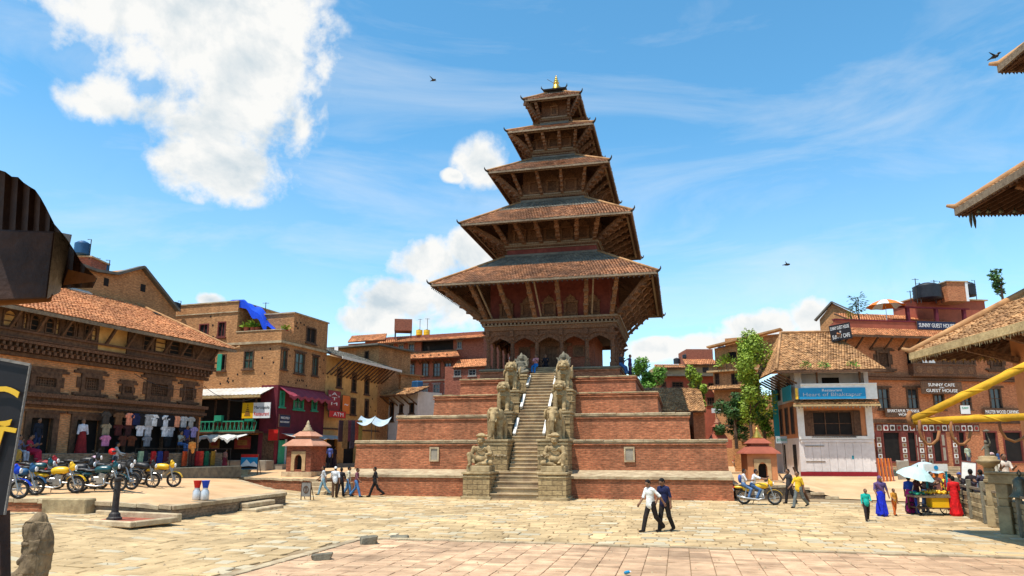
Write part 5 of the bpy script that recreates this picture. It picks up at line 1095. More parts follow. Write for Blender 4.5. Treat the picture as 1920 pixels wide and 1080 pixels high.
# ================================================ right hand side
# ---------------- white corner house with the blue restaurant board
wa=D(1503,893,51.5); WA=Vector((wa.x,51.5,0)); we=Vector((cos(R(8)),-sin(R(8)),0)); WHl=Bld('t','t',WA,WA+we*5,.75); bpy.data.objects.remove(WHl.r)
wl=WHl.l(1641,850)[0]
WH=Bld('white_corner_house','white and orange corner house with old tiled roof and blue restaurant board',WA,WA+we*wl,.75)
zz=lambda py,px=1570,off=0.:WH.l(px,py,off)[1]
q=WH.rect(1522,770,1600,818); zA=zz(821); zB=zz(752); zC=zz(724); zD=zz(694)
WH.wall('plaster_white',0,wl,0,zA,[],7.8,name='ground_wall'); WH.wall('plaster_orange',0,wl,zA+.002,zB+.05,[q],7.8,name='first_wall')
WH.win(q,frame='wood',pane='dark',nx=3,nz=2,fw=.12,shut='wood')
WH.b('plinth_band','signred',(-.05,wl+.05,-.05,-.003,-.2,.36)); WH.b('footing','stone_dark',(-.3,wl+.3,-.5,-.053,-.3,.06))
for i in range(8): x=.35+(wl-.7)*i/8; WH.b('plank','plaster_white',(x,x+(wl-.7)/8-.02,-.035,-.003,.38,zA-.35))
WH.b('lintel_board','plaster_white',(.1,wl-.1,-.08,-.003,zA-.33,zA-.12)); WH.b('sill_band','whitewash',(.0,wl,-.12,-.003,zA-.1,zA+.12))
for x in (0,wl-.42): WH.b('corner_pilaster','whitewash',(x-.02,x+.44,-.12,-.004,zA+.12,zB)); 
for z in (1.05,2.15): WH.b('batten','wood_grey',(.38,1.7,-.07,-.036,z,z+.06))
WH.b('blue_mark','teal',(wl-1.6,wl-1.48,-.042,-.036,1.25,1.5))
d=MB(); d.box(-.012,.0,.9,1.9,.05,2.3); d.build('side_door','dark',WH.r); d=MB(); d.box(-.012,0,4.2,4.7,.2,2.3); d.build('side_door','dark',WH.r)
for y0,y1,z0_,z1_ in ((.9,1.7,zA+.3,zB-.3),(2.6,3.4,zA+.3,zB-.3),(4.4,5.1,zA+.3,zB-.3),(1.2,2.,zB+.5,zD-.3),(4.6,5.4,zB+.4,zD-.3)):
    w_=MB(); w_.box(-.08,.05,y0,y1,z0_,z1_); f=w_.build('window','wood',WH.r); w_=MB(); w_.box(-.1,-.081,y0+.1,y1-.1,z0_+.1,z1_-.1); w_.build('dark_opening','dark',f)
WH.wall('plaster_white',0,wl,zB+.06,zD,[(.5,wl-.3,zC-.1,zD-.2)],7.8,t=1.1,name='loggia_wall')
WH.b('loggia_back','plaster_white',(.5,wl-.3,1.0,1.08,zC-.1,zD-.2)); WH.b('loggia_window','dark',(2.2,3.4,.93,.99,zC-.05,zD-.45))
WH.b('loggia_post','wood',(wl-.9,wl-.78,-.85,-.73,zC-.1,zD-.05),(1.3,1.42,-.85,-.73,zC-.1,zD-.05))
aw=WH.roof((-.5,-1.15,zB-.28),(wl+.25,-1.15,zB-.28),(wl+.1,0.,zB+.1),(-.1,0.,zB+.1),'tile_old',.17,.15,name='awning_roof')
WH.b('awning_fascia','straw',(-.5,wl+.25,-1.19,-1.13,zB-.44,zB-.30),parent=aw)
for i in range(26): x=-.4+(wl+.6)*i/25; WH.b('fringe','wood_grey',(x,x+.1,-1.17,-1.14,zB-.54-.05*(i%2),zB-.44),parent=aw)
WH.b('balcony_panel','whitewash',(.15,wl+.2,-.95,-.85,zB+.08,zC+.02),(.15,wl+.2,-1.0,-.84,zC+.02,zC+.12))
q=WH.rect(1498,727,1623,748,-.97); sg=empty('restaurant_signboard',WH.A+WH.e*q[0]+WH.n*-1.0+Vector((0,0,.75+q[2])),math.atan2(we.y,we.x),'long sky blue restaurant board along the balcony of the white house','sign'); w=q[1]-q[0]; h=q[3]-q[2]
mb=MB(); mb.box(0,w,0,.04,0,h); mb.build('panel','skyblue',sg); text('Restaurant',.3,'white',sg,(w*.5,-.012,h*.78),width=w*.3,height=h*.22); text('Heart of Bhaktapur',.4,'tarp_blue',sg,(w*.5,-.012,h*.36),width=w*.88,height=h*.42)
mb=MB(); mb.hexa([Vector(p) for p in [(-.25,.02,0),(-.08,-.02,0),(-.08,.03,0),(-.25,.07,0),(-.25,.02,h),(-.08,-.02,h),(-.08,.03,h),(-.25,.07,h)]]); mb.build('yellow_end','yellow',sg)
sb=empty('side_board',WH.A+Vector((-.28,.5,.75+zB+.1)),math.atan2(WH.n.y,WH.n.x),'small teal board wrapping the balcony corner of the white house','sign'); mb=MB(); mb.box(-.7,1.9,0,.05,0,zC-zB); mb.build('panel','teal',sb)
gs=empty('hanging_sign',WH.A+WH.n*5.2+Vector((-.55,0,.75+zA+.2)),math.atan2(we.y,we.x),'tall narrow teal sign hanging on the side of the white house','sign'); mb=MB(); mb.box(0,.42,0,.06,0,3.7); mb.build('panel','teal',gs); text('RESTAURANT',.3,'green',gs,(.21,-.01,1.8),rot=(R(90),R(90),0),width=2.8,height=.2)
es=empty('entrance_sign',WH.A+WH.n*3.6+Vector((-.85,0,.75+zA-.35)),math.atan2(we.y,we.x),'small pale green entrance sign beside the orange shrine','sign'); mb=MB(); mb.box(0,1.0,0,.05,0,.55); mb.build('panel','tarp_blue',es); text('ENTRANCE',.3,'green',es,(.5,-.01,.27),width=.85,height=.2)
for s in (-.35,): mb=MB(); mb.tube([(.5,.03,0),(.5,.03,-2.2)],.03,6); mb.build('post','iron',es)
# big roof
re_=1.25; zR=zz(624,1520,3.6); r=WH.roof((-re_-.35,-1.5,zD-.12),(wl+.75,-1.5,zD-.12),(wl-1.2,3.7,zR),(.15,3.7,zR),'tile_old',.19,.16)
mb=MB(); mb.slab((-re_-.35,7.8,zD-.12),(-re_-.35,-1.5,zD-.12),(.15,3.69,zR),(.15,3.8,zR),.1); mb.build('hip_slab','soffit',r); mb=MB(); tiles(mb,(-re_-.35,7.8,zD-.12),(-re_-.35,-1.5,zD-.12),(.15,3.69,zR),(.15,3.8,zR),.2,.18); mb.build('hip_tiles','tile_old',r,kind='stuff')
mb=MB(); mb.tube([(.1,3.7,zR+.08),(wl-1.2,3.7,zR+.08)],.11,8); mb.build('ridge','tile_old',r,smooth=True); mb=MB(); mb.tube([(-re_-.3,-1.45,zD+.02),(.1,3.6,zR+.06)],.10,8); mb.build('hip_ridge','tile_old',r,smooth=True)
WH.b('eave_board','wood',(-re_-.3,wl+.7,-1.54,-1.46,zD-.3,zD-.14),parent=r)
mb=MB(); mb.box(-.02,wl-1.,.3,7.6,zD-.02,zD+.3); mb.build('attic','plaster_white',WH.r)
for i in range(8): y=-.9+i*1.0; WH.bars('eave_strut','wood',[((0,y+.3,zD-1.0),(-re_,y+.3,zD-.28))],.1,.12)
def tuft(name,p,r,n,mat,label,cat='plant',parent=None,h=None,group=None):
    mb=MB()
    for i in range(n):
        a=ru(0,6.28); e=ru(-.1,1.4); d=Vector((cos(a)*cos(e),sin(a)*cos(e),sin(e)))*r*ru(.4,1); c=Vector(p)+d; s=r*ru(.12,.24); u=d.orthogonal().normalized()*s*.45; v=(d.normalized()+Vector((ru(-.5,.5),ru(-.5,.5),ru(-.3,.4)))).normalized()*s
        mb.quad(c-v,c+u,c+v,c-u)
    return mb.build(name,mat,parent,label=label,cat=cat,group=group)
for i,(px,nm) in enumerate(((1512,'left'),(1545,'middle'),(1600,'right'))):
    x=WH.l(px,684,-1.2)[0]; p=WH.A+WH.e*x+WH.n*-1.1+Vector((0,0,.75+zD+.12)); tuft('roof_weed',p,.5,110,'leafa','bright green weeds on the white house eave, %s clump'%nm,group='weeds on the eave')

# ---------------- tall guest house on the right
sa=D(1592,890,54); SA=Vector((sa.x,54,0)); se=Vector((cos(R(9)),sin(R(9)),0))
SG=Bld('guest_house','tall orange brick guest house with carved balcony and rooftop terrace',SA,SA+se*17.5,.85)
def o_(l,off=0): return [SG.rect(*q,off=off) for q in l]
S=lambda px,py,off=0.:SG.l(px,py,off)
zP=S(1660,603)[1]; zE=S(1660,634)[1]
f2=o_([(1643,658,1668,692),(1855,664,1880,692)]); bal=o_([(1702,662,1818,704)])[0]; f1=o_([(1645,727,1668,768),(1700,727,1722,768),(1750,738,1771,768),(1801,738,1821,768),(1855,727,1878,768)])
gd=o_([(1655,808,1690,868),(1701,808,1722,868),(1748,808,1775,868),(1797,808,1812,868),(1846,808,1872,868),(1882,808,1918,868)])
SG.wall('sunny_brick',0,SG.L,0,zE+.25,f2+f1+gd+[bal],8,t=.32)
for q in f2: SG.carved_win(q,wing=.45)
for q in f1: SG.win(q,frame='wood',pane='glass',nx=2,nz=2,lintel=.25,fw=.12)
for i,q in enumerate(gd):
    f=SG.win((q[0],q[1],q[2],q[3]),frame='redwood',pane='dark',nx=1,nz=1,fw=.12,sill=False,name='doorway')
    if i in (1,2): SG.b('door_leaf','redwood',(q[0]+.7,q[1]-.05,-.06,-.01,q[2],q[3]-.1),parent=f); SG.b('door_panel','plaster_grey',(q[0]+.85,q[1]-.18,-.075,-.061,q[2]+.2,(q[2]+q[3])/2-.05),(q[0]+.85,q[1]-.18,-.075,-.061,(q[2]+q[3])/2+.1,q[3]-.3),parent=f)
# painted picture panels on the shop piers and lintel
zl0,zl1=S(1700,808)[1],S(1700,797)[1]; n=0
for a,b in ((S(1641,800)[0],S(1835,800)[0]),):
    SG.b('lintel_strip','redwood',(a,b,-.06,-.003,zl0-.04,zl1+.08)); k=int((b-a)/.55)
    for i in range(k):
        x=a+(b-a)*(i+.5)/k; p=SG.b('picture_panel','whitewash' if i%3 else 'plaster_grey',(x-.2,x+.2,-.075,-.061,zl0+.02,zl1)); m=MB(); m.lathe([(.12,0),(.15,.004),(.09,.006),(.07,.01)],12); m.v=[(x+v[0],-.077-v[2],(zl0+zl1)/2+v[1]) for v in m.v]; m.build('roundel','carpet_red' if i%2 else 'wood',p)
for px in (1648,1695,1742,1727,1790):
    x=S(px,840)[0]; SG.b('pier','redwood',(x-.26,x+.26,-.07,-.003,.55,zl0-.05))
    for j in range(5):
        z=.75+j*.42; p=SG.b('picture_panel','whitewash' if (j+int(px))%2 else 'plaster_grey',(x-.17,x+.17,-.09,-.071,z,z+.34)); SG.b('motif','carpet_brown' if j%2 else 'wood',(x-.08,x+.08,-.098,-.091,z+.08,z+.26),parent=p)
for i in range(5): SG.b('step','step_stone',(1.0,9.2,-.45*(5-i)-.25,-.003-.45*(4-i)+.0 if i==4 else -.45*(4-i)-.25,-.3,.11*(i+1)),bev=.015)
SG.b('cornice','carved',(-.2,SG.L,-.30,-.003,S(1660,713)[1],S(1660,708)[1]),(-.25,SG.L,-.38,-.003,S(1660,708)[1]+.04,S(1660,703)[1])); SG.b('string_course','wood',(-.1,SG.L,-.14,-.003,S(1660,793)[1],S(1660,786)[1]))
# carved bay
a,b,c,d=bal; w=SG.b('bay_window','carved',(a-.1,b+.1,-.62,-.003,c-.14,c),(a,b,-.58,-.003,c,c+.75),(a-.06,b+.06,-.64,-.003,c+.75,c+.86),(a-.1,b+.1,-.62,-.003,d-.12,d+.1))
for i in range(7): x=a+(b-a)*i/6; SG.b('bay_post','wood',(x-.08,x+.08,-.56,-.42,c+.86,d-.12),parent=w)
for i in range(6): 
    x=a+(b-a)*(i+.5)/6; m=MB(); m.lathe([(.30,0),(.26,.03),(.16,.03),(.12,.05)],12); m.v=[(x+v[0],-.585-v[2],c+.37+v[1]) for v in m.v]; m.build('carved_roundel','strut',w)
    if i!=1: SG.b('lattice','carved',(x-.38,x+.38,-.5,-.46,c+.86,d-.5),parent=w)
SG.b('dark_opening','dark',(a,b,.2,.26,c+.86,d-.12),parent=w); SG.b('white_cloth','white',(a+.8,a+1.9,-.66,-.64,c+.9,d-.15),parent=w)
# awning roof, parapet, terrace
rf=SG.roof((-.9,-1.3,zE-.02),(SG.L,-1.3,zE-.02),(SG.L,-.05,zE+.75),(0,-.05,zE+.75),'tile',.2,.18,name='awning_roof')
SG.b('eave_board','wood',(-.9,SG.L,-1.34,-1.28,zE-.18,zE-.04),parent=rf)
for i in range(14): x=.2+i*1.25; SG.bars('eave_strut','wood',[((x,-.02,zE-.95),(x,-1.15,zE-.14))],.1,.12)
SG.b('parapet','plaster_red',(-.1,SG.L,-.06,.2,zE+.76,zP)); SG.b('parapet_cap','plaster_maroon',(-.15,SG.L,-.12,.26,zP,zP+.1))
SG.b('terrace_floor','plaster_grey',(0,SG.L,.2,8,zE+.4,zE+.5))
board(1720,603,1792,618,SG,-.2,'sign_navy','guest_house_sign','dark rooftop board with white capital letters on the parapet',[('SUNNY GUEST HOUSE',.5,.5,.92,.5,'white')])
board(1728,716,1803,738,SG,-.75,'wood','cafe_sign','brown wooden sign with white slanted letters under the carved bay',[('SUNNY CAFE',.5,.74,.66,.26,'white'),('AND',.5,.5,.12,.1,'white'),('GUEST HOUSE',.5,.25,.78,.26,'white')])
board(1661,766,1727,782,SG,-.3,'wood','workshop_sign','brown shop sign with cream lettering over the left shop doors',[('BHAKTAPUR THANKA',.5,.72,.9,.36,'white'),('WORK',.5,.28,.3,.3,'white')])
board(1846,766,1912,779,SG,-.3,'wood','carving_shop_sign','brown shop sign with cream lettering over the right shop doors',[('MASTER WOOD CARVING',.5,.5,.94,.5,'white')])
board(1801,760,1819,776,SG,-1.4,'white','notice_board','small white notice board with dark lettering behind the yellow bars',[('SUNNY',.5,.7,.7,.2,'green')])
cs=empty('corner_sign',SG.A+SG.n*-.35+Vector((-.95,-.6,.85+S(1592,645)[1])),R(-38),'black tilted corner sign with white letters beside the tiled roof','sign'); mb=MB(); mb.box(0,1.5,0,.08,0,1.25); mb.build('panel','sign_black',cs); text('SUNNY GUEST HOUSE',.3,'white',cs,(.75,-.012,.98),width=1.35,height=.26); text('&',.3,'white',cs,(.75,-.012,.65),width=.12,height=.14); text('SUNNY CAFE',.3,'white',cs,(.75,-.012,.3),width=1.25,height=.3); cs.rotation_euler=(0,R(-6),R(-38))
# terrace furniture
def parasol(p,rad,h,ca,cb,label,n=10,name='parasol',tilt=0,rz=0,dome=.75):
    r=empty(name,p,rz,label,'umbrella'); r.rotation_euler=(tilt,0,rz); A=MB(); B=MB()
    for i in range(n):
        m=A if i%2==0 else B; a0=2*math.pi*i/n; a1=2*math.pi*(i+1)/n; am=(a0+a1)/2; pr=[(0,0),(.35,.07),(.7,.26),(1.,.52)]
        for (r0,d0),(r1,d1) in zip(pr[:-1],pr[1:]):
            m.quad((rad*r0*cos(a0),rad*r0*sin(a0),h-d0*rad*dome),(rad*r1*cos(a0),rad*r1*sin(a0),h-d1*rad*dome),(rad*r1*.97*cos(am),rad*r1*.97*sin(am),h-d1*rad*dome*.93),(rad*r0*.97*cos(am),rad*r0*.97*sin(am),h-d0*rad*dome*.93))
            m.quad((rad*r0*.97*cos(am),rad*r0*.97*sin(am),h-d0*rad*dome*.93),(rad*r1*.97*cos(am),rad*r1*.97*sin(am),h-d1*rad*dome*.93),(rad*r1*cos(a1),rad*r1*sin(a1),h-d1*rad*dome),(rad*r0*cos(a1),rad*r0*sin(a1),h-d0*rad*dome))
    A.build('canopy',ca,r,smooth=True); B.build('canopy_panels',cb,r,smooth=True); m=MB(); m.tube([(0,0,0),(0,0,h+.08)],.025,8); m.build('pole','steel',r); return r
t0=S(1662,590,1.5); parasol(SG.A+SG.e*t0[0]+SG.n*1.5+Vector((0,0,.85+zE+.5)),1.5,S(1662,562,1.5)[1]-zE-.5,'white','orange','orange and cream parasol on the guest house terrace')
cp=empty('terrace_canopy',SG.A+SG.e*S(1692,575,1.2)[0]+SG.n*1.2+Vector((0,0,.85+zP)),math.atan2(se.y,se.x),'dark red flat canopy on posts on the guest house terrace','canopy'); cw=S(1812,575,1.2)[0]-S(1692,575,1.2)[0]; ch=S(1740,577,1.2)[1]-zP
mb=MB(); mb.slab((0,-.3,ch),(cw,-.3,ch),(cw-.2,2.5,ch+.6),(.2,2.5,ch+.6),.12); mb.build('roof','plaster_maroon',cp); 
for x in (.35,cw*.5,cw-.4): mb=MB(); mb.box(x-.12,x+.12,-.2,.04,-.6,ch); mb.build('post','plaster_maroon',cp)
mb=MB(); mb.box(0,cw,1.9,2.0,-.5,ch-.6); mb.build('back_wall','plaster_red',cp)
hr=Bld('terrace_house','small tile roofed house behind the terrace canopy',SG.A+SG.e*4.4+SG.n*4.4,SG.A+SG.e*14+SG.n*4.4,.85+zE); mb=MB(); mb.box(0,hr.L,0,3,0,2.4); mb.build('wall','plaster_red',hr.r); hr.roof((-.3,-.7,2.1),(hr.L+.3,-.7,2.1),(hr.L,2.2,3.3),(0,2.2,3.3),tw=.24,th=.22)
def plant(name,px,py,Y,h,rad,n,mat,label,parent=None):
    p=D(px,py,Y); r=empty(name,p,0,label,'plant'); mb=MB()
    for k in range(3): mb.tube([(0,0,-.3),(ru(-.1,.1)*h,ru(-.1,.1)*h,h*.5),(ru(-.3,.3)*rad,ru(-.3,.3)*rad,h)],[.05,.035,.01],5)
    mb.build('stem','bark',r); mb=MB()
    for i in range(n):
        a=ru(0,6.28); q=Vector((0,0,h*ru(.3,1.))); d=Vector((cos(a),sin(a),ru(-.3,.8))).normalized(); c=q+d*rad*ru(.2,1); s=rad*ru(.14,.30); u=d.cross(Vector((0,0,1))).normalized()*s*.3
        mb.quad(c-d*s,c+u,c+d*s-Vector((0,0,s*.5)),c-u)
    mb.build('leaves',mat,r); return r
plant('potted_shrub',1612,600,55.2,1.9,.8,150,'leafc','tall dark shrub at the corner of the guest house terrace'); plant('potted_shrub',1597,603,55.4,.7,.5,90,'leafb','low yellow green shrub left of the tall shrub on the terrace')
q0=S(1708,562,5.6); q1=S(1835,562,5.6); SG.b('stair_block','plaster_red',(q0[0],q1[0],5.0,8,zE+.5,q0[1]-.02)); SG.b('stair_slab','coping',(q0[0]-.2,q1[0]+.2,4.8,8.2,q0[1]-.02,q0[1]+.08))
tank(1740,531,562,2.3,60,'plastic_black','big round black water tank on the guest house roof')
tank(1818,529,556,1.1,60,'plastic_black','slim ribbed black tank right of the brick water box')
wb=D(1785,562,60); r=empty('brick_water_box',wb,R(4),'square orange brick box between two black tanks on the roof','water tank'); mb=MB(); mb.box(-.9,.9,-.8,.8,-.3,1.4); mb.build('box','sunny_brick',r); mb=MB(); mb.box(-1,1,-.9,.9,1.4,1.5); mb.build('slab','coping',r); mb=MB(); mb.box(.72,.95,-.86,-.81,-.3,1.4); mb.build('white_pipe','white',r)
for i,(px,y0,y1) in enumerate(((1720,522,562),(1727,530,562),(1755,525,562),(1708,545,562),(786-20,0,0))):
    if y0: 
        a=D(px,y1,59.5); b=D(px,y0,59.5); r=empty('roof_antenna',a,0,'thin metal pole on the guest house roof, %s from the left'%ORD[[1,2,3,0][i]],'antenna','poles on the roof'); mb=MB(); mb.tube([(0,0,-.3),(0,0,b.z-a.z)],.035,6); mb.build('mast','iron',r); mb=MB(); mb.tube([(-.3,0,b.z-a.z-.1),(.3,0,b.z-a.z-.1)],.02,5); mb.build('crossbar','iron',r)
for (px,y0,y1,Y,lb) in ((497,567,592,53,'thin antenna mast above the corner house terrace'),(787,598,632,79,'left thin mast on the lodge roof'),(801,597,630,79,'right thin mast on the lodge roof'),(180,483,505,47,'crooked antenna between the blue tanks')):
    a=D(px,y1,Y); b=D(px,y0,Y); r=empty('roof_antenna',a,0,lb,'antenna'); mb=MB(); mb.tube([(0,0,-.5),(0,0,b.z-a.z)],.03,6); mb.build('mast','iron',r); mb=MB(); mb.tube([(-.25,0,b.z-a.z-.06),(.25,0,b.z-a.z-.06)],.018,5); mb.build('crossbar','iron',r)
# ---------------- houses behind, right of the temple
def far(name,label,x0,x1,yb,yt,Y0,Y1,mat,wins,fr='wood',z0=.8,depth=7,pane='dark',nx=2):
    b=Bld(name,label,D(x0,700,Y0).xy.to_3d(),D(x1,700,Y1).xy.to_3d(),z0); zt=b.l((x0+x1)/2,yt)[1]; q=[b.rect(*w) for w in wins]; b.wall(mat,0,b.L,0,zt,q,depth)
    for o in q: b.win(o,frame=fr,pane=pane,nx=nx,nz=2,fw=.1)
    b.zt=zt; return b
fb=far('tiled_shed','low brick shed with a wide old tiled roof right of the plinth',1296,1317,0,772,57,57,'temple_brick',[]); a=fb.l(1236,775); b_=fb.l(1319,775); c=fb.l(1314,727,3.0); fb.roof((a[0],-.8,fb.zt),(b_[0],-.8,fb.zt),(c[0],3.2,max(c[1],fb.zt+1.6)),(a[0]-1.,3.2,max(c[1],fb.zt+1.6)),'tile_old',.2,.17)
b7=far('red_far_house','red plastered house with two eave roofs far behind the shed',1232,1348,0,706,92,92,'plaster_red',[(1240,716,1249,726),(1260,716,1281,726),(1295,716,1303,726),(1328,718,1340,730),(1325,745,1340,760)],nx=3)
b7.b('eave','tile_dark',(-.4,b7.L+.4,-.9,7,b7.zt,b7.zt+.2)); b7.b('upper_wall','plaster_tan',(.3,b7.L,.6,7,b7.zt+.2,b7.zt+1.6)); z=b7.zt+1.6; b7.roof((3.8,0,z),(b7.L+.3,0,z),(b7.L,2.4,z+1.0),(4,2.4,z+1.),tw=.3,th=.3); b7.b('upper_window','glass',(6.2,7.0,.55,.59,z-1.,z-.3)); b7.b('gable_block','red_brick',(4.6,8.2,2.4,7,z+.2,z+2.4)); b7.roof((-.3,0.1,z-.4),(3.9,.1,z-.4),(3.8,1.6,z+.2),(0,1.6,z+.2),tw=.3,th=.3)
b7.roof((b7.L-1.2,-1.6,b7.zt-2.4),(b7.L+2.,-1.6,b7.zt-2.4),(b7.L+2,0,b7.zt-1.6),(b7.L-1.2,0,b7.zt-1.6),tw=.3,th=.3,name='porch_roof')
tank(1287,664,672,1.1,95,'plastic_black','black tank on the red far house roof, higher one'); tank(1269,671,682,.9,95,'plastic_black','black tank on the red far house roof, lower one')
b8=far('tan_far_house','tan brick far house with a plant filled balcony above the lane',1337,1395,0,697,84,82,'tan_brick',[(1340,700,1349,722),(1371,700,1384,722),(1371,735,1385,757)])
b8.b('balcony','plaster_tan',(-.6,b8.L+3.5,-.6,0,b8.zt,b8.zt+.2)); b8.wall('tan_brick',.2,b8.L+4.5,b8.zt+.2,b8.zt+3.0,[(1.8,2.8,b8.zt+1.2,b8.zt+2.4),(4.2,5.2,b8.zt+1.0,b8.zt+2.6)],7,y=.4,name='upper_wall'); b8.b('window','dark',(1.8,2.8,.6,.65,b8.zt+1.2,b8.zt+2.4),(4.2,5.2,.6,.65,b8.zt+1.0,b8.zt+2.6))
b8.bars('roof_verge','tile_old',[((-.4,-.2,b8.zt+3.05),(b8.L+4.6,-.2,b8.zt+4.5))],1.2,.2); b8.b('roof_block','tan_brick',(1.5,b8.L+4.4,.5,7,b8.zt+3.,b8.zt+4.1)); b8.roof((-.8,-1.1,b8.zt-2.1),(b8.L+.4,-1.1,b8.zt-2.1),(b8.L+.2,0,b8.zt-1.6),(-.4,0,b8.zt-1.6),'tile_old',.3,.3,name='lower_eave')
for i in range(9): x=-.4+.55*i; b8.bars('baluster','iron',[((x,-.5,b8.zt+.2),(x,-.5,b8.zt+1.1))],.04,.04)
tank(1355,648,664,1.2,86,'plastic_black','dark tank on top of the tan far house')
p=D(1362,685,83.2); tuft('balcony_plants',p,1.4,160,'leafb','pale green plants spilling over the far balcony')
b9=far('brick_gable_house','narrow brick gable house behind the white house roof',1545,1607,0,600,68,66,'tan_brick',[(1560,606,1564,618)]); zt=b9.zt
mb=MB(); mb.xprism([(0,zt),(b9.L,zt),(b9.L,zt+.6),(b9.L*.45,zt+1.75),(0,zt+.3)],0,6); mb.build('gable','tan_brick',b9.r); b9.bars('verge','tile_dark',[((-.4,-.1,zt+.2),(b9.L*.45,-.1,zt+1.85)),((b9.L*.45,-.1,zt+1.85),(b9.L+.3,-.1,zt+.6))],.5,.14)
b10=far('back_filler_house','plain brick house wall closing the lane behind the orange shrine',1368,1462,0,742,63,61,'tan_brick',[(1392,812,1400,826),(1382,760,1392,778),(1418,760,1430,782)],z0=.8)
b11=far('lane_back_house','brown house wall in shade at the end of the left lane',700,760,0,742,72,70,'red_brick',[(742,752,752,770)])
ps=empty('prayer_sign',D(1343,770,62),0,'small white notice above the little orange spire','sign'); mb=MB(); mb.box(-.4,.4,0,.05,-.2,.2); mb.build('panel','white',ps); mb=MB(); mb.tube([(0,.03,-.2),(0,.03,-2.5)],.03,6); mb.build('post','iron',ps)
# ---------------- trees
def tree(name,px,py,Y,h,rad,n,mat,label,zs=1.,trunk=True,leaf=.22,blobs=7,low=.22):
    p=D(px,py,Y); r=empty(name,p,0,label,'tree'); mb=MB(); C=[]
    for i in range(blobs):
        a=ru(0,6.28); q=ru(.1,.85)*rad; C.append((Vector((cos(a)*q,sin(a)*q,h*(low+(.97-low)*(i+.5)/blobs))),rad*ru(.28,.52)))
    mb.tube([(0,0,-1),(ru(-.1,.1),0,h*.3),(ru(-.2,.2),0,h*.7)],[.14,.11,.05],7)
    for c,_ in C: mb.tube([(0,0,h*ru(.2,.4)),c*.6+Vector((0,0,h*.15)),c],[.06,.04,.012],5)
    mb.build('trunk','bark',r); mb=MB()
    for i in range(n):
        c,br=C[i%len(C)]; d=Vector((ru(-1,1),ru(-1,1),ru(-1,1)))
        if d.length<.05: continue
        d=d.normalized(); q=c+Vector((d.x,d.y,d.z*zs))*br*ru(.55,1.05); s=leaf*ru(.6,1.3); t=Vector((ru(-1,1),ru(-1,1),ru(-.8,.3))).normalized(); u=t.cross(d).normalized()*s*.42
        mb.quad(q-t*s,q+u,q+t*s,q-u)
    mb.build('crown',mat,r); return r
tree('round_tree',1213,744,68,3.3,1.8,4800,'leafa','round bright green tree just behind the right end of the plinths',leaf=.14,low=.1,blobs=10)
tree('slender_tree',1310,800,60,5.0,1.0,3600,'leafb','slender yellow green tree beside the tiled shed',zs=1.5,leaf=.13,low=.1,blobs=9)
tree('tall_feathery_tree',1410,822,56,8.3,1.75,10000,'leafb','tall feathery yellow green tree leaning against the white house',zs=1.5,leaf=.13,blobs=22)
tree('dark_bush',1380,818,57,3.2,1.6,4600,'leafc','dense darker green bush under the feathery tree',leaf=.12,low=.03,blobs=10)
tree('dark_bush',1434,815,58.5,3.2,1.3,3000,'leafa','mid green bush between the feathery tree and the lane',leaf=.12,low=.03,blobs=9)
tree('terrace_conifer',1881,560,70,3.2,1.2,260,'leafc','sparse dark conifer on the skyline above the tiled roof at right',leaf=.28)
plant('weed_plant',785,800,55,.5,.6,80,'leafb','bright weed growing on the plinth edge at left')
for i,(px,h,m) in enumerate(((462,.55,'leafb'),(474,.6,'leafa'),(483,1.0,'leafb'),(535,.5,'leafb'))):
    b=D(px,622 if px<500 else 627,51.5); r=empty('potted_plant',b,0,'potted plant on the corner house terrace, %s from the left'%ORD[i],'plant','terrace pot plants'); mb=MB(); mb.lathe([(.16,0),(.22,.3),(.24,.32),(.2,.33)],12); mb.build('pot','plaster_red',r); mb=MB()
    for k in range(60):
        a=ru(0,6.28); d=Vector((cos(a),sin(a),ru(.1,1.3))).normalized(); c=Vector((0,0,.3))+d*h*ru(.2,.9); s=.14; u=d.orthogonal().normalized()*s*.4; mb.quad(c-d*s,c+u,c+d*s,c-u)
    mb.build('leaves',m,r)
mb=MB(); NA,NB=16,8
def TP(i,j):
    a=i/NA; b=j/NB; x=xL+.04+2.5*a; y=.1+1.9*b; z=zl+.12-2.0*a**1.3-.55*b*a+.10*sin(a*11+b*5)+.06*sin(b*13)
    if i==0: x-=.9; z+=.02
    return M1.A+M1.e*x+M1.n*y+Vector((0,0,M1.z0+z))
for i in range(NA):
    for j in range(NB): mb.quad(TP(i,j),TP(i+1,j),TP(i+1,j+1),TP(i,j+1))
    mb.quad(TP(i,0),TP(i+1,0),TP(i+1,0)-Vector((0,0,.5+.1*sin(i+1))),TP(i,0)-Vector((0,0,.5+.1*sin(i))))
mb.build('tarpaulin','blue',smooth=True,label='bright blue tarpaulin sagging over the corner house roof',cat='tarpaulin')

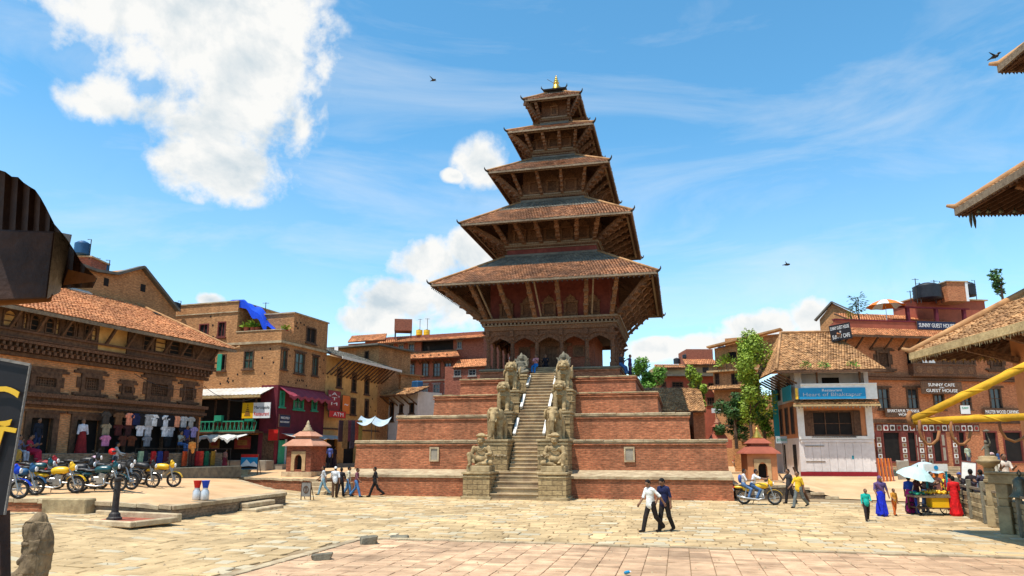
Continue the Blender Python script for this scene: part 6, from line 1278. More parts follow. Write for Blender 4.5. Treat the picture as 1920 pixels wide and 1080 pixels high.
# ---------------- little domed shrines
def shrine(px,py,Y,s,label,rz,spire='pinkstone',door=True):
    p=G(px,py,.9); p=D(px,py,Y); r=empty('brick_shrine',p,rz,label,'shrine'); f=lambda z0,h0,z1,h1,m,nm,par=None:(lambda b:(frustum(b,h0*s,z0*s,h1*s,z1*s),b.build(nm,m,par or r))[1])(MB())
    f(-.2,.98,.1,.98,'coping','base'); mb=MB(); b=Bld.__new__(Bld); b.r=r
    Bld.wall(b,'temple_wall' if spire=='pinkstone' else 'plaster_orange',-.8*s,.8*s,.1*s,1.55*s,[(-.25*s,.25*s,.22*s,1.0*s)],1.6*s,t=.4*s,y=-.8*s)
    mb=MB(); n=10; R0=.25*s
    P=[(-.46*s,.15*s),(-.25*s,.15*s),(-.25*s,.72*s)]+[(-.25*s*cos(math.pi*k/n),.72*s+.36*s*sin(math.pi*k/n)) for k in range(1,n)]+[(.25*s,.72*s),(.25*s,.15*s),(.46*s,.15*s),(.46*s,1.25*s),(-.46*s,1.25*s)]
    mb.xprism(P,-.86*s,-.802*s); mb.build('arch_surround','plaster_tan',r); mb=MB(); mb.box(-.25*s,.25*s,-.5*s,-.46*s,.2*s,1.1*s); mb.build('dark_niche','dark',r)
    mb=MB(); mb.hexa([Vector(q)*s for q in [(-1.02,-1.02,1.55),(1.02,-1.02,1.55),(1.02,1.02,1.55),(-1.02,1.02,1.55),(-.98,-.98,1.62),(.98,-.98,1.62),(.98,.98,1.62),(-.98,.98,1.62)]]); mb.build('eave',spire,r)
    f(1.62,.98,1.98,.56,spire,'lower_roof'); f(1.98,.5,2.12,.5,spire,'neck'); f(2.12,.66,2.4,.32,spire,'upper_roof'); mb=MB(); mb.lathe([(.30*s,2.4*s),(.33*s,2.46*s),(.22*s,2.54*s),(.24*s,2.6*s),(.14*s,2.68*s),(.16*s,2.74*s),(.08*s,2.82*s),(.10*s,2.88*s),(.02*s,3.05*s)],14); mb.build('finial','coping' if spire=='pinkstone' else 'gold',r,smooth=True); return r
shrine(573,887,46,1.1,'small brick shrine with two tiered pink roofs left of the temple',R(-16)); shrine(1425,903,42.5,1.05,'small orange shrine with arched niche and gilded top right of the temple',R(-6),'plaster_red')
sp=D(1347,826,58); r=empty('stone_spire',sp,R(-10),'slim orange tiered spire peeping over the second plinth','spire'); mb=MB(); frustum(mb,.95,-.6,.95,.05); frustum(mb,.75,.05,.5,.5); frustum(mb,.45,.5,.36,1.1); frustum(mb,.5,1.1,.25,1.35); mb.build('tower','plaster_red',r); mb=MB(); mb.lathe([(.24,1.35),(.3,1.45),(.16,1.55),(.2,1.65),(.08,1.78),(.02,1.95)],12); mb.build('finial','pinkstone',r,smooth=True); mb=MB(); mb.box(-.3,.3,-.3,.3,-3,-.6); mb.build('shaft','temple_brick',r)

# ---------------- tiered temple at the right edge of the view: only its roof corners reach in
BT=empty('side_temple',(19.46,15,0),R(-4),'tiled pagoda roofs jutting in from the right edge of the square','temple')
btw=[(7.0,5.1,None),(5.75,3.6,None),(4.6,2.4,None)]
def BTz(px,py,r): return D(px,py,15+r).z
bz=[BTz(1692,661,7.0),BTz(1795,386,5.75),BTz(1872,115,4.6)]
for k,((re,w,_),ze) in enumerate(zip(btw,bz)):
    sl=.62; rt=w-1.2; zt=ze+sl*(re-rt); core=MB(); T=MB(); eb=MB(); fr=MB(); raf=MB(); HIPS=[]
    for si,m in enumerate(SIDES):
        f=lambda x,y,z:m@Vector((x,y,z)); core.slab(f(-re,-re,ze),f(re,-re,ze),f(rt,-rt,zt),f(-rt,-rt,zt),.12)
        if si in (2,3): 
            tiles(T,f(-re-.05,-re-.05,ze),f(re+.05,-re-.05,ze),f(rt,-rt,zt),f(-rt,-rt,zt),.16,.16)
        if si in (2,3):
            n=int(2*re/.11)
            for i in range(n):
                x=-re+.06+(2*re-.12)*i/(n-1); L_f=ru(.06,.16) if k==0 else .09; fr.add([f(x-.05,-re-.06,ze-.16),f(x+.05,-re-.06,ze-.16),f(x+ru(-.04,.04),-re-.05,ze-.16-L_f)],[(0,1,2)])
            n=int(2*re/.3)
            for i in range(n):
                x=-re+.12+(2*re-.24)*i/(n-1); xi=max(-w,min(w,x*.5 if abs(x)>w else x)); raf.bar(f(x,-re+.03,ze-.18),f(xi,-w,ze+sl*(re-w)-.26),.09,.1)
            for i in range(6):
                x=-w+.3+(2*w-.6)*i/5; mb=MB(); mb.bar(f(x,-w,ze-.5),f(x*1.15,-re+.6,ze+sl*.5-.25),.22,.18); mb.build('strut','strut',BT)
        eb.bar(f(-re-.04,-re-.04,ze-.06),f(re+.04,-re-.04,ze-.06),.08,.22)
        H1=MB(); HIPS.append(H1); H1.tube([f(-re-.2,-re-.2,ze+.22),f(-re,-re,ze+.1),f(-rt,-rt,zt+.1)],[.05,.12,.12],7)
    r=core.build('roof','soffit',BT); T.build('roof_tiles','tile_old',r,kind='stuff'); eb.build('eave_board','straw' if k==0 else 'wood_grey',r); fr.build('eave_fringe','straw' if k==0 else 'wood',r,kind='stuff'); raf.build('rafters','soffit',r,kind='stuff'); [h_.build('hip_ridge','tile_old',r,smooth=True) for h_ in HIPS]
    mb=MB(); mb.box(-w,w,-w,w,ze-4.2 if k==0 else bz[k-1]+1,ze+sl*(re-w)); mb.build('storey_wall','plaster_orange',BT)
def bell(p,s,label):
    r=empty('wind_bell',p,R(20),label,'bell'); mb=MB(); mb.tube([(0,0,0),(0,0,-.25*s)],.012*s,5); mb.build('hook','iron',r)
    for q in (-1,1):
        mb=MB(); mb.xprism([(q*.02*s,-.25*s),(q*.2*s,-.3*s),(q*.24*s,-.6*s),(q*.16*s,-1.0*s),(q*.08*s,-.85*s),(q*.03*s,-.55*s)],-.015*s,.015*s); mb.build('leaf_plate','bronze',r)
bell(D(1821,392,20.6),.62,'large leaf shaped metal pendant hanging from the upper right eave')
for i,px in enumerate((1834,1852,1876,1902)):
    p=D(px,388,20.6); r=empty('eave_bell',p,0,'tiny bell on the upper right eave, %s from the left'%ORD[i],'bell','tiny bells on the eave'); mb=MB(); mb.lathe([(.01,0),(.012,-.06),(.05,-.09),(.065,-.17),(.02,-.20)],8); mb.build('cup','bronze',r,smooth=True); mb=MB(); mb.tube([(0,0,-.2),(0,0,-.27)],.02,5); mb.build('clapper','iron',r)
bd=D(1866,110,19.4); bl_=body_obj('perched_bird',[('e',(0,0,.12),(.09,.18,.09),0),('e',(0,-.19,.2),(.055,.07,.055),0),('c',(0,-.25,.2),(0,-.33,.19),.02,.008,0),('c',(0,.12,.12),(0,.34,.08),.05,.02,0),('c',(-.1,0,.16),(-.42,.05,.24),.05,.015,0),('c',(.1,0,.16),(.42,.05,.24),.05,.015,0),('c',(0,0,.05),(.02,0,-.05),.012,.01,0)],['black'],.02,.02,None,bd,R(30),label='black bird with spread wings at the topmost right roof corner',cat='bird'); bl_.scale=(.62,)*3
for i,(px,py) in enumerate(((813,150),(1476,496))):
    body_obj('flying_bird',[('e',(0,0,0),(.14,.3,.12),0),('c',(-.1,0,0),(-.7,.1,.25),.08,.02,0),('c',(.1,0,0),(.7,.1,.25),.08,.02,0),('c',(0,.2,0),(0,.5,0),.07,.03,0)],['black'],.05,.03,None,D(px,py,70),R(60),label=('tiny dark bird flying in the sky left of the pagoda top','tiny dark bird flying in the sky over the guest house')[i],cat='bird')

# ================================================ things in the square
def onT(px,py,T,z=.9):
    for _ in range(40): p=G(px,py,z); z=z*.75+.25*T.h(p.x,p.y)
    return Vector((p.x,p.y,z))
def arcpts(c,r,a0,a1,n,y=0.): return [(c[0]+r*cos(a0+(a1-a0)*i/n),y,c[1]+r*sin(a0+(a1-a0)*i/n)) for i in range(n+1)]
BIKE={}
def motorbike(colour,dark='black'):
    # forward +x, rear axle above the origin
    r=empty('motorcycle',(0,0,0)); rw=.30
    for x in (0,1.27):
        mb=MB(); n=22; V=[]; F=[]
        for i in range(n):
            a=2*math.pi*i/n
            for k in range(7): b=2*math.pi*k/7; V.append((x+(rw-.045+.045*cos(b))*cos(a),.05*sin(b),rw+(rw-.045+.045*cos(b))*sin(a)))
        for i in range(n):
            for k in range(7): F.append((i*7+k,((i+1)%n)*7+k,((i+1)%n)*7+(k+1)%7,i*7+(k+1)%7))
        mb.add(V,F); w=mb.build('wheel','rubber',r,smooth=True)
        mb=MB(); P=[(x+.215*cos(2*math.pi*i/20),0,rw+.215*sin(2*math.pi*i/20)) for i in range(21)]; mb.tube(P,.016,6,cap=False)
        for i in range(6): a=math.pi*i/3+.2; mb.bar((x+.03*cos(a),0,rw+.03*sin(a)),(x+.21*cos(a),0,rw+.21*sin(a)),.03,.025)
        mb.build('rim','steel',w); mb=MB(); mb.tube([(x,-.07,rw),(x,.07,rw)],.06,10); mb.build('hub','steel',w)
    mb=MB()
    for y in (-.075,.075): mb.tube([(1.27,y,rw),(1.07,y,.86)],[.028,.03],7)
    mb.build('fork','steel',r)
    mb=MB(); P=arcpts((1.27,rw),.345,R(20),R(150),9)
    for a,b in zip(P[:-1],P[1:]): mb.bar(a,b,.12,.012)
    mb.build('front_mudguard',colour,r); mb=MB(); P=arcpts((0,rw),.35,R(35),R(160),9)
    for a,b in zip(P[:-1],P[1:]): mb.bar(a,b,.13,.012)
    mb.build('rear_mudguard',dark,r)
    body_obj('fuel_tank',[('e',(.72,0,.80),(.27,.15,.13),0),('e',(.88,0,.80),(.16,.14,.12),0),('e',(.60,0,.74),(.18,.11,.09),0)],[colour],.025,.05,r)
    body_obj('seat',[('e',(.32,0,.76),(.26,.13,.055),0),('e',(.02,0,.80),(.22,.11,.055),0)],['black'],.025,.05,r)
    body_obj('tail',[('e',(-.16,0,.73),(.25,.09,.06),0),('e',(.18,0,.64),(.22,.11,.08),0)],[colour],.025,.05,r)
    body_obj('headlamp_cowl',[('e',(1.14,0,.90),(.11,.12,.13),0),('e',(1.10,0,1.02),(.05,.11,.09),0)],[colour],.022,.04,r)
    mb=MB(); mb.lathe([(.02,0),(.085,.01),(.08,.04)],12); mb.v=[(1.235+v[2],v[0],.89+v[1]) for v in mb.v]; mb.build('headlamp','white',r)
    mb=MB(); mb.tube([(.98,-.36,1.02),(1.02,-.2,1.06),(1.05,0,1.02),(1.02,.2,1.06),(.98,.36,1.02)],.018,7); mb.build('handlebar','iron',r)
    for y in (-.36,.36):
        mb=MB(); mb.tube([(.99,y,1.02),(.90,y*1.08,1.01)],.024,7); mb.build('grip','rubber',r); mb=MB(); mb.tube([(1.02,y*.7,1.05),(1.05,y*.85,1.20)],.008,5); mb.lathe([(.05,0),(.055,.012),(.02,.02)],10,(1.05,y*.9,1.2)); mb.build('mirror','black',r)
    mb=MB(); mb.cbox((.62,0,.42),.34,.22,.26); mb.cbox((.72,0,.58),.18,.2,.18,ry=.3)
    for i in range(4): mb.cbox((.72+.012*i,0,.53+.04*i),.24,.25,.012,ry=.3)
    mb.build('engine','steel',r,bev=.02); mb=MB(); mb.tube([(.8,-.13,.5),(.85,-.15,.28),(.6,-.16,.22),(.1,-.17,.27),(-.28,-.17,.36)],[.024,.026,.03,.05,.048],8); mb.build('exhaust','steel',r,smooth=True)
    mb=MB(); mb.bar((0,-.1,rw),(.55,-.1,.38),.03,.05); mb.bar((0,.1,rw),(.55,.1,.38),.03,.05); mb.bar((1.06,0,.84),(.6,0,.30),.05,.05); mb.bar((1.05,0,.84),(.3,0,.66),.05,.05); mb.build('frame',dark,r)
    for y in (-.13,.13): mb=MB(); mb.tube([(.05,y,rw),(.12,y,.66)],.03,7); mb.build('shock_absorber','steel',r)
    mb=MB(); mb.tube([(.45,.12,.25),(.35,.30,.0)],.015,6); mb.build('side_stand','iron',r); mb=MB(); mb.cbox((-.42,0,.62),.01,.17,.11,ry=-.4); mb.build('number_plate','white',r); mb=MB(); mb.cbox((-.40,0,.73),.05,.14,.06); mb.build('tail_lamp','red',r)
    return r
def park(front,colour,label,T=LT,hd=10,lean=.10,group='motorcycles parked on the terrace',dark='black'):
    f=onT(*front,T); a=R(hd+ru(-4,4)); d=Vector((cos(a),sin(a),0))
    if colour in BIKE: r=copy_tree(BIKE[colour])
    else: r=BIKE[colour]=motorbike(colour,dark)
    p=f-d*1.27; z=T.h(p.x,p.y)
    r.location=(p.x,p.y,z+.005); r.scale=(1.12,)*3; r.rotation_euler=(lean,-math.asin(max(-.3,min(.3,(f.z-z)/1.27))),a); tag(r,label,'motorcycle',group); return r
park((318,913),'yellow','bright yellow motorcycle at the right end of the parked row')
park((277,914),'black','black motorcycle beside the yellow one at the right end')
park((214,922),'bike_teal','dark teal motorcycle in the middle of the row behind the water post')
park((244,910),'iron','dark grey motorcycle half hidden behind the teal one')
park((133,925),'yellow','yellow motorcycle with black seat near the stone block')
park((58,929),'tank_blue','blue motorcycle second from the left edge')
park((25,936),'blue','bright blue motorcycle cut by the left edge')
park((100,908),'signred','dark red motorcycle behind the left yellow one')
park((182,900),'black','black motorcycle in the second row below the shawled person')
park((1406,880),'black','black motorcycle standing in the lane behind the orange shrine',RT,group='motorcycles in the lane'); park((1396,872),'signred','dark red motorcycle deeper in the lane behind the orange shrine',RT,group='motorcycles in the lane')
park((168,917),'black','black motorcycle between the left yellow one and the teal one',hd=4)
park((240,919),'iron','dark motorcycle nosing out right of the teal one',hd=-8)
park((92,914),'bike_teal','dark teal motorcycle squeezed behind the left yellow one',hd=14)
hm=onT(205,900,LT); body_obj('crash_helmet',[('e',(0,0,.0),(.15,.17,.15),0),('e',(0,-.1,-.06),(.13,.1,.09),0),('e',(0,-.15,.0),(.11,.06,.05),1)],['red','black'],.02,.02,None,hm+Vector((0,0,1.28)),R(60),label='red crash helmet hung on a parked motorcycle',cat='helmet')
# water post with its basin
wp=G(214,974,.30); r=empty('water_post',wp,0,'dark round stone water post in a shallow kerbed basin','post'); mb=MB(); mb.lathe([(.30,-.05),(.30,.06),(.24,.10),(.22,.2),(.15,.26),(.135,.4),(.125,1.32),(.15,1.36),(.155,1.44),(.11,1.47)],16); mb.build('shaft','iron',r); r.scale=(.8,.8,.95); mb=MB(); mb.tube([(0,-.1,1.05),(0,-.25,1.05),(0,-.29,.98)],.025,7); mb.build('spout','iron',r)
bs=empty('basin_kerb',(wp.x,wp.y,gz(wp.x,wp.y)),R(-22),'low stone kerb of the basin round the water post','kerb')
for x0,x1,y0,y1 in ((-2.1,1.9,-.95,-.75),(-2.1,1.9,.9,1.1),(1.7,1.9,-.75,.9),(-2.1,-1.9,-.75,.9)):
    mb=MB(); mb.box(x0,x1,y0,y1,-.05,.14+.1*(y0>0)); mb.build('kerb_stone','coping',bs,bev=.03)
mb=MB(); mb.box(-1.9,1.7,-.75,.9,-.02,.05); mb.build('basin_floor','plaster_red',bs)
def block(name,p,s,rz,mat,label,cat='stone',jit=.05,bev=.04,z=None):
    mb=MB(); sx,sy,sz=s; mb.hexa([(x*sx/2*(1+ru(-jit,jit)),y*sy/2*(1+ru(-jit,jit)),(sz if k else -.03)*(1+ru(-jit,jit))) for k in (0,1) for x,y in ((-1,-1),(1,-1),(1,1),(-1,1))]); 
    return mb.build(name,mat,None,loc=p,rz=rz,bev=bev,label=label,cat=cat)
p=G(128,962,.36); block('stone_block',p,(1.75,.55,.52),R(-8),'stone','long rough stone block lying in front of the terrace wall')
p=G(42,945,.4); block('stone_block',p,(.36,.4,.5),R(10),'pinkstone','small upright pale block left of the long stone block')
block('loose_stone',G(690,1020),(.55,.4,.22),R(15),'stone_dark','dark loose stone at the corner of the brick paving',jit=.3); block('loose_stone',G(748,1008),(.62,.3,.07),R(-5),'stone_dark','flat dark stone slab beside the corner of the brick paving',jit=.25); block('loose_stone',G(603,1050),(.40,.3,.16),R(35),'stone_dark','small dark loose stone left of the brick paving edge',jit=.35)
# steps up to the terrace
d_=(Vector((e2[0],e2[1],0))-Vector((e1[0],e1[1],0))).normalized(); n_=Vector((d_.y,-d_.x,0)); c_=G(470,957,0); tt=(c_-Vector((e1[0],e1[1],0))).dot(d_); c_=Vector((e1[0],e1[1],0))+d_*tt
st=empty('terrace_steps',(c_.x,c_.y,0),math.atan2(d_.y,d_.x),'two worn stone steps against the low terrace wall','steps')
mb=MB(); mb.box(-1.25,1.25,-.85,-.02,-.05,.18); mb.build('step','coping',st,bev=.04); mb=MB(); mb.box(-1.2,1.2,-.45,-.02,.18,.40); mb.build('step','coping',st,bev=.04)
for k in range(3):
    pass
s2=empty('terrace_steps',(0,0,0),0,'three stone steps in the terrace wall behind the walking group','steps'); s2.location=G(607,928,0)+Vector((.4,.3,0)); s2.rotation_euler=(0,0,math.atan2(.29,-.956)+math.pi)
for i in range(3): mb=MB(); mb.box(-1.4,1.4,-.9+.3*i,.1,.25*i-.05,.25*(i+1)); mb.build('step','coping',s2,bev=.03)
# milk cans with buckets on top
for i,(dx,c,nm) in enumerate(((-.15,'red','red'),(.17,'blue','blue'))):
    p=onT(375,938,LT)+Vector((dx,.02*i,.02)); r=empty('milk_can',p,0,'metal milk can with a %s bucket upside on it'%nm,'milk can','milk cans on the terrace'); mb=MB(); mb.lathe([(.15,0),(.16,.02),(.16,.30),(.11,.39),(.10,.44),(.115,.46)],14); mb.build('can','alu',r,smooth=True); mb=MB(); mb.lathe([(.10,.465),(.155,.74),(.165,.75),(.14,.74),(.1,.5)],14); mb.build('bucket',c,r,smooth=True); mb=MB(); mb.tube([(-.09,0,.40),(-.15,0,.36),(-.15,0,.3)],.01,5); mb.build('handle','steel',r)
# small sign boards
def easel(p,w,h,z,mat,label,rz,texts=(),cat='sign'):
    r=empty('notice_stand',p,rz,label,cat); mb=MB(); mb.box(-w/2,w/2,-.02,.02,z,z+h); mb.build('panel',mat,r); mb=MB(); t=.03
    mb.box(-w/2-t,-w/2,-.03,.03,0,z+h+t); mb.box(w/2,w/2+t,-.03,.03,0,z+h+t); mb.box(-w/2,w/2,-.03,.03,z+h,z+h+t); mb.build('legs','wood',r)
    mb=MB(); mb.bar((-w/2,.02,z+h*.9),(-w/2,.45,0),.03,.03); mb.bar((w/2,.02,z+h*.9),(w/2,.45,0),.03,.03); mb.build('back_stay','wood',r)
    for s_,fx,fz,fw,fh,m in texts: text(s_,.3,m,r,(-w/2+w*fx,-.03,z+h*fz),width=w*fw,height=h*fh)
    return r
easel(G(573,939),.50,.72,.22,'weathered_board','small brown notice board with a round emblem on the paving near the walkers',R(-10),[('O',.5,.5,.6,.55,'wood'),('I',.5,.5,.12,.35,'wood')])
bb=onT(466,890,LT); r=easel(bb,1.25,.95,.35,'skyblue','tilted board with red header and a snowy mountain picture',R(-14),[]); mb=MB(); mb.box(-.62,.62,-.03,-.021,1.12,1.30); mb.build('red_header','red',r); mb=MB(); mb.xprism([(-.6,.38),(.6,.38),(.6,.65),(.35,.85),(.1,.7),(-.2,.98),(-.6,.6)],-.028,-.021); mb.build('mountain','white',r); mb=MB(); mb.xprism([(-.6,.38),(.6,.38),(.6,.5),(0,.56),(-.6,.5)],-.034,-.029); mb.build('foreground_print','black',r)
block('rubble_heap',bb+Vector((-.55,.1,-.02)),(1.0,.6,.30),.3,'stone','low heap of rubble at the foot of the mountain board',jit=.4,cat='rubble')
easel(G(1325,936),.62,.52,.14,'white','small white no parking board with a red P against the plinth',R(-12),[('P',.5,.5,.3,.5,'red'),('O',.5,.5,.55,.8,'signred')])
# carved stone bollard in the foreground
from mathutils import noise as mnoise
pz=G(58,1100); bo=body_obj('stone_bollard',[('c',(0,0,-.05),(.02,0,.95),.44,.34,0),('c',(.02,0,.95),(.0,0,1.30),.34,.24,0),('e',(.1,.05,.6),(.34,.34,.8),0),('e',(-.08,-.16,1.18),(.24,.16,.24),0),('e',(-.3,-.14,.18),(.24,.22,.24),0),('c',(-.30,-.28,.52),(.12,-.34,.78),.06,.04,0),('c',(-.26,-.24,.95),(-.05,-.36,.90),.05,.03,0)],['bollard_stone'],.018,.03,None,(pz.x,pz.y,-.02),0,label='big worn stone bollard in the left foreground',cat='bollard')
for v in bo.data.vertices:
    c=v.co; q=mnoise.noise_vector(c*3.1)*.05+mnoise.noise_vector(c*9)*.016; k=mnoise.cell(Vector((c.x*4,c.y*4,c.z*3)))*.03
    d=Vector((c.x,c.y,0)); v.co=c+q+(d.normalized()*k if d.length>.01 else Vector())
bo.scale=(.64,.64,.92)
bo.data.polygons.foreach_set('use_smooth',[False]*len(bo.data.polygons))
# small plastic bottle on the paving
r=empty('plastic_bottle',G(1172,1074,.05),0,'crushed pale blue plastic bottle lying on the brick paving','bottle'); mb=MB(); mb.lathe([(.03,0),(.035,.02),(.034,.16),(.015,.2),(.014,.23)],10); mb.build('body','skyblue',r,smooth=True); mb=MB(); mb.lathe([(.016,.23),(.016,.25)],8); mb.build('cap','white',r); r.rotation_euler=(R(75),0,R(20))
# leaning plank and stacked frames near the white house
b=D(1512,935,37); r=empty('leaning_plank',(b.x,b.y,0.02),R(10),'dark plank propped up behind the man in yellow','plank'); mb=MB(); mb.bar((.15,0,0),(-.55,.1,1.75),.16,.05); mb.build('board','wood',r); mb=MB(); mb.bar((.1,.02,0),(-.1,.4,.9),.05,.04); mb.build('stay','wood',r)
def RTp(px,py): return onT(px,py,RT,.6)
p=RTp(1662,903); r=empty('slatted_screen',p,R(0),'orange slatted screen leaning by the guest house steps','screen')
for i in range(9): mb=MB(); mb.cbox((-.44+.11*i,.05*(i%2),.72),.075,.03,1.45,rx=-.1); mb.build('slat','orange' if i%2 else 'plaster_red',r)
mb=MB(); mb.box(-.5,.5,.06,.1,.3,.38); mb.box(-.5,.5,.14,.18,1.1,1.18); mb.build('rail','wood',r)
block('stone_slab',RTp(1690,900)+Vector((.35,.3,0)),(.75,.2,1.2),R(0),'plaster_grey','grey upright slab beside the orange slatted screen',jit=.05)
# fruit cart with tall frame
cp=G(1758,966); r=empty('fruit_cart',cp,R(-4),'street vendor cart heaped with yellow fruit under a blue frame','cart')
mb=MB(); mb.box(-.95,.75,-.45,.45,.72,.80); mb.build('tray','wood_grey',r); mb=MB(); mb.box(-.85,.7,-.42,.42,.28,.33); mb.build('lower_shelf','wood',r); mb=MB(); mb.box(-.35,.3,-.40,.1,.33,.71); mb.build('yellow_box','yellow',r)
for x in (-.8,.6):
    for y in (-.46,.46):
        mb=MB(); P=[(x+.24*cos(2*math.pi*i/16),y,.24+.24*sin(2*math.pi*i/16)) for i in range(17)]; mb.tube(P,.025,6,cap=False); 
        for i in range(4): a=math.pi*i/4; mb.bar((x-.23*cos(a),y,.24-.23*sin(a)),(x+.23*cos(a),y,.24+.23*sin(a)),.015,.015)
        mb.build('wheel','rubber',r)
for x in (-.9,.7):
    for y in (-.42,.42): mb=MB(); mb.box(x-.03,x+.03,y-.03,y+.03,.24,.75); mb.build('leg','wood',r)
for x in (-.1,.72): mb=MB(); mb.box(x-.03,x+.03,.36,.42,.8,1.95); mb.build('post','teal',r)
mb=MB(); mb.box(-.15,.78,.33,.45,1.75,2.05); mb.build('header_board','whitewash',r); mb=MB(); mb.lathe([(.08,0),(.09,.01)],12); mb.v=[(.3+v[0],.325-v[2],1.9+v[1]) for v in mb.v]; mb.build('roundel','skyblue',r)
mb=MB()
for i in range(70):
    x,y=ru(-.5,.55),ru(-.35,.35); mb.lathe([(.005,-.05),(.05,-.02),(.055,.02),(.01,.055)],7,(x,y,.85+.12*(1-(x/.6)**2)*ru(.2,1)))
mb.build('fruit','yellow',r,kind='stuff',smooth=True); mb=MB()
for i in range(30):
    x,y=ru(-.92,-.5),ru(-.38,.38); mb.lathe([(.005,-.045),(.045,-.02),(.05,.02),(.01,.05)],7,(x,y,.85+.05*rnd()))
mb.build('green_fruit','green',r,kind='stuff',smooth=True)
# boards standing about near the cart
for (px,py,w,h,rz,tx,mat,lb) in ((1818,945,.6,1.5,R(-30),-.12,'whitewash','tall white framed board tilted behind the seated group'),(1846,945,1.1,.7,R(-10),-.1,'tarp_blue','wide pale notice board right of the tall white one'),(1766,925,.9,1.1,R(20),-.15,'orange','orange panelled folding door propped behind the cart')):
    p=RTp(px,py) if px<1800 else G(px,py); r=empty('propped_board',p+Vector((0,0,.75 if px==1846 else .55 if px==1818 else 0)),rz,lb,'board'); r.rotation_euler=(tx,.12 if px==1818 else 0,rz); mb=MB(); mb.box(-w/2,w/2,0,.05,0,h); mb.build('panel',mat,r); mb=MB(); t=.05; mb.box(-w/2-t,-w/2,-.02,.06,-t,h+t); mb.box(w/2,w/2+t,-.02,.06,-t,h+t); mb.box(-w/2,w/2,-.02,.06,h,h+t); mb.box(-w/2,w/2,-.02,.06,-t,0); mb.build('frame','redwood' if mat!='orange' else 'plaster_red',r)
    mb=MB(); mb.bar((0,.05,h*.8),(.1,.8,-1.2 if px>1800 else 0),.05,.05); mb.build('prop','wood',r)
# stone walled enclosure with railing, lamp pillar and bell frame
fa=G(1800,964); fb_=G(1872,990); fd=(fb_-fa); fd.z=0; fl=fd.length; r=empty('stone_enclosure_wall',fa,math.atan2(fd.y,fd.x),'low slab stone wall with posts closing the right side of the square','wall'); fl+=5
z=0
for i in range(6):
    h=.16+.02*(i%2); x=-.2
    while x<fl: 
        l=ru(.7,1.5); mb=MB(); mb.box(x,x+l-.02,-.02*(i%2)-.01*ru(0,1),.45,z,z+h-.012); mb.build('slab','stone',r,bev=.015); x+=l
    z+=h
for i in range(5): x=.1+i*2.1; mb=MB(); mb.box(x-.08,x+.08,-.1,.06,0,1.5); mb.build('post','stone_dark',r,bev=.02)
mb=MB(); mb.box(-.2,fl,-.04,.04,1.16,1.24); mb.build('rail','wood_grey',r)
lp=G(1868,988); lr=empty('lamp_pillar',lp,R(-40),'tall square stone pillar crowned by a bowl and lamp','pillar'); mb=MB(); mb.box(-.22,.22,-.22,.22,0,.7); mb.box(-.17,.17,-.17,.17,.7,1.5); mb.box(-.2,.2,-.2,.2,1.5,1.62); mb.box(-.16,.16,-.16,.16,1.62,2.0); mb.build('shaft','stone',lr,bev=.02); mb=MB(); mb.lathe([(.16,2.0),(.2,2.08),(.34,2.16),(.38,2.24),(.36,2.28),(.28,2.3),(.3,2.38),(.2,2.42)],16); mb.build('bowl','stone',lr,smooth=True)
body_obj('kneeling_figure',[('c',(0,0,2.42),(0,0,2.6),.09,.07,0),('c',(0,0,2.6),(0,-.02,2.78),.07,.06,0),('e',(0,-.03,2.9),(.06,.065,.075),0),('c',(-.07,0,2.74),(-.14,-.1,2.62),.03,.025,0),('c',(.07,0,2.74),(.14,-.1,2.9),.03,.025,0)],['stone_dark'],.02,.03,lr); mb=MB(); mb.tube([(.14,-.1,2.85),(.06,-.1,3.25)],.018,6); mb.lathe([(.02,3.25),(.12,3.28),(.02,3.34)],10,(.06,-.1,0)); mb.build('lamp','stone_dark',lr)
bf=G(1893,1001); br=empty('bell_frame',bf,R(-58),'squat stone bell frame with lintel at the right edge','frame')
for x in (0,1.5): mb=MB(); mb.box(x-.19,x+.19,-.19,.19,0,.85); mb.box(x-.15,x+.15,-.15,.15,.85,1.1); mb.box(x-.18,x+.18,-.18,.18,1.1,1.55); mb.build('pillar','stone',br,bev=.02)
mb=MB(); mb.box(-.35,1.85,-.22,.22,1.55,1.85); mb.box(-.42,1.92,-.27,.27,1.85,1.93); mb.build('lintel','stone',br,bev=.02)
bl=empty('bronze_bell',D(1912,900,22.2),0,'large bronze temple bell hanging in the stone frame','bell'); mb=MB(); mb.lathe([(.05,.10),(.12,.06),(.19,-.02),(.21,-.25),(.24,-.4),(.33,-.5),(.34,-.53),(.3,-.52)],20); mb.build('body','bronze',bl,smooth=True); mb=MB(); mb.tube([(0,0,.1),(-.06,0,.2),(0,0,.3),(.06,0,.2),(0,0,.1)],.025,6); mb.build('crown_loop','bronze',bl)
# ---------------- close to the camera: eave corner, sign, hook rack
kx=empty('eave_corner',D(0,560,2.6),0,'dark shed eave with rusty sheet and beam end at the left edge','roof'); O=D(0,560,2.6)
def K(px,py,Y): return D(px,py,Y)-O
bm_=MB(); bm_.hexa([K(-60,566,2.45),K(88,560,2.45),K(112,548,2.62),K(-60,552,2.62),K(-60,428,2.45),K(103,434,2.45),K(135,440,2.62),K(-60,430,2.62)]); bm_.build('beam','rust',kx,bev=.006)
bm_=MB(); bm_.hexa([K(88,560,2.447),K(113,548,2.618),K(113,548,2.63),K(88,560,2.46),K(103,434,2.447),K(135,440,2.618),K(135,440,2.63),K(103,434,2.46)]); bm_.build('beam_end','weathered_board',kx)
bm_=MB(); P=[(-60,300),(0,319),(10,322),(22,331),(34,332),(44,342),(56,350),(66,356),(76,370),(86,388),(94,404),(102,420),(114,434),(124,446),(140,470),(150,488),(160,500),(172,512),(182,522)]
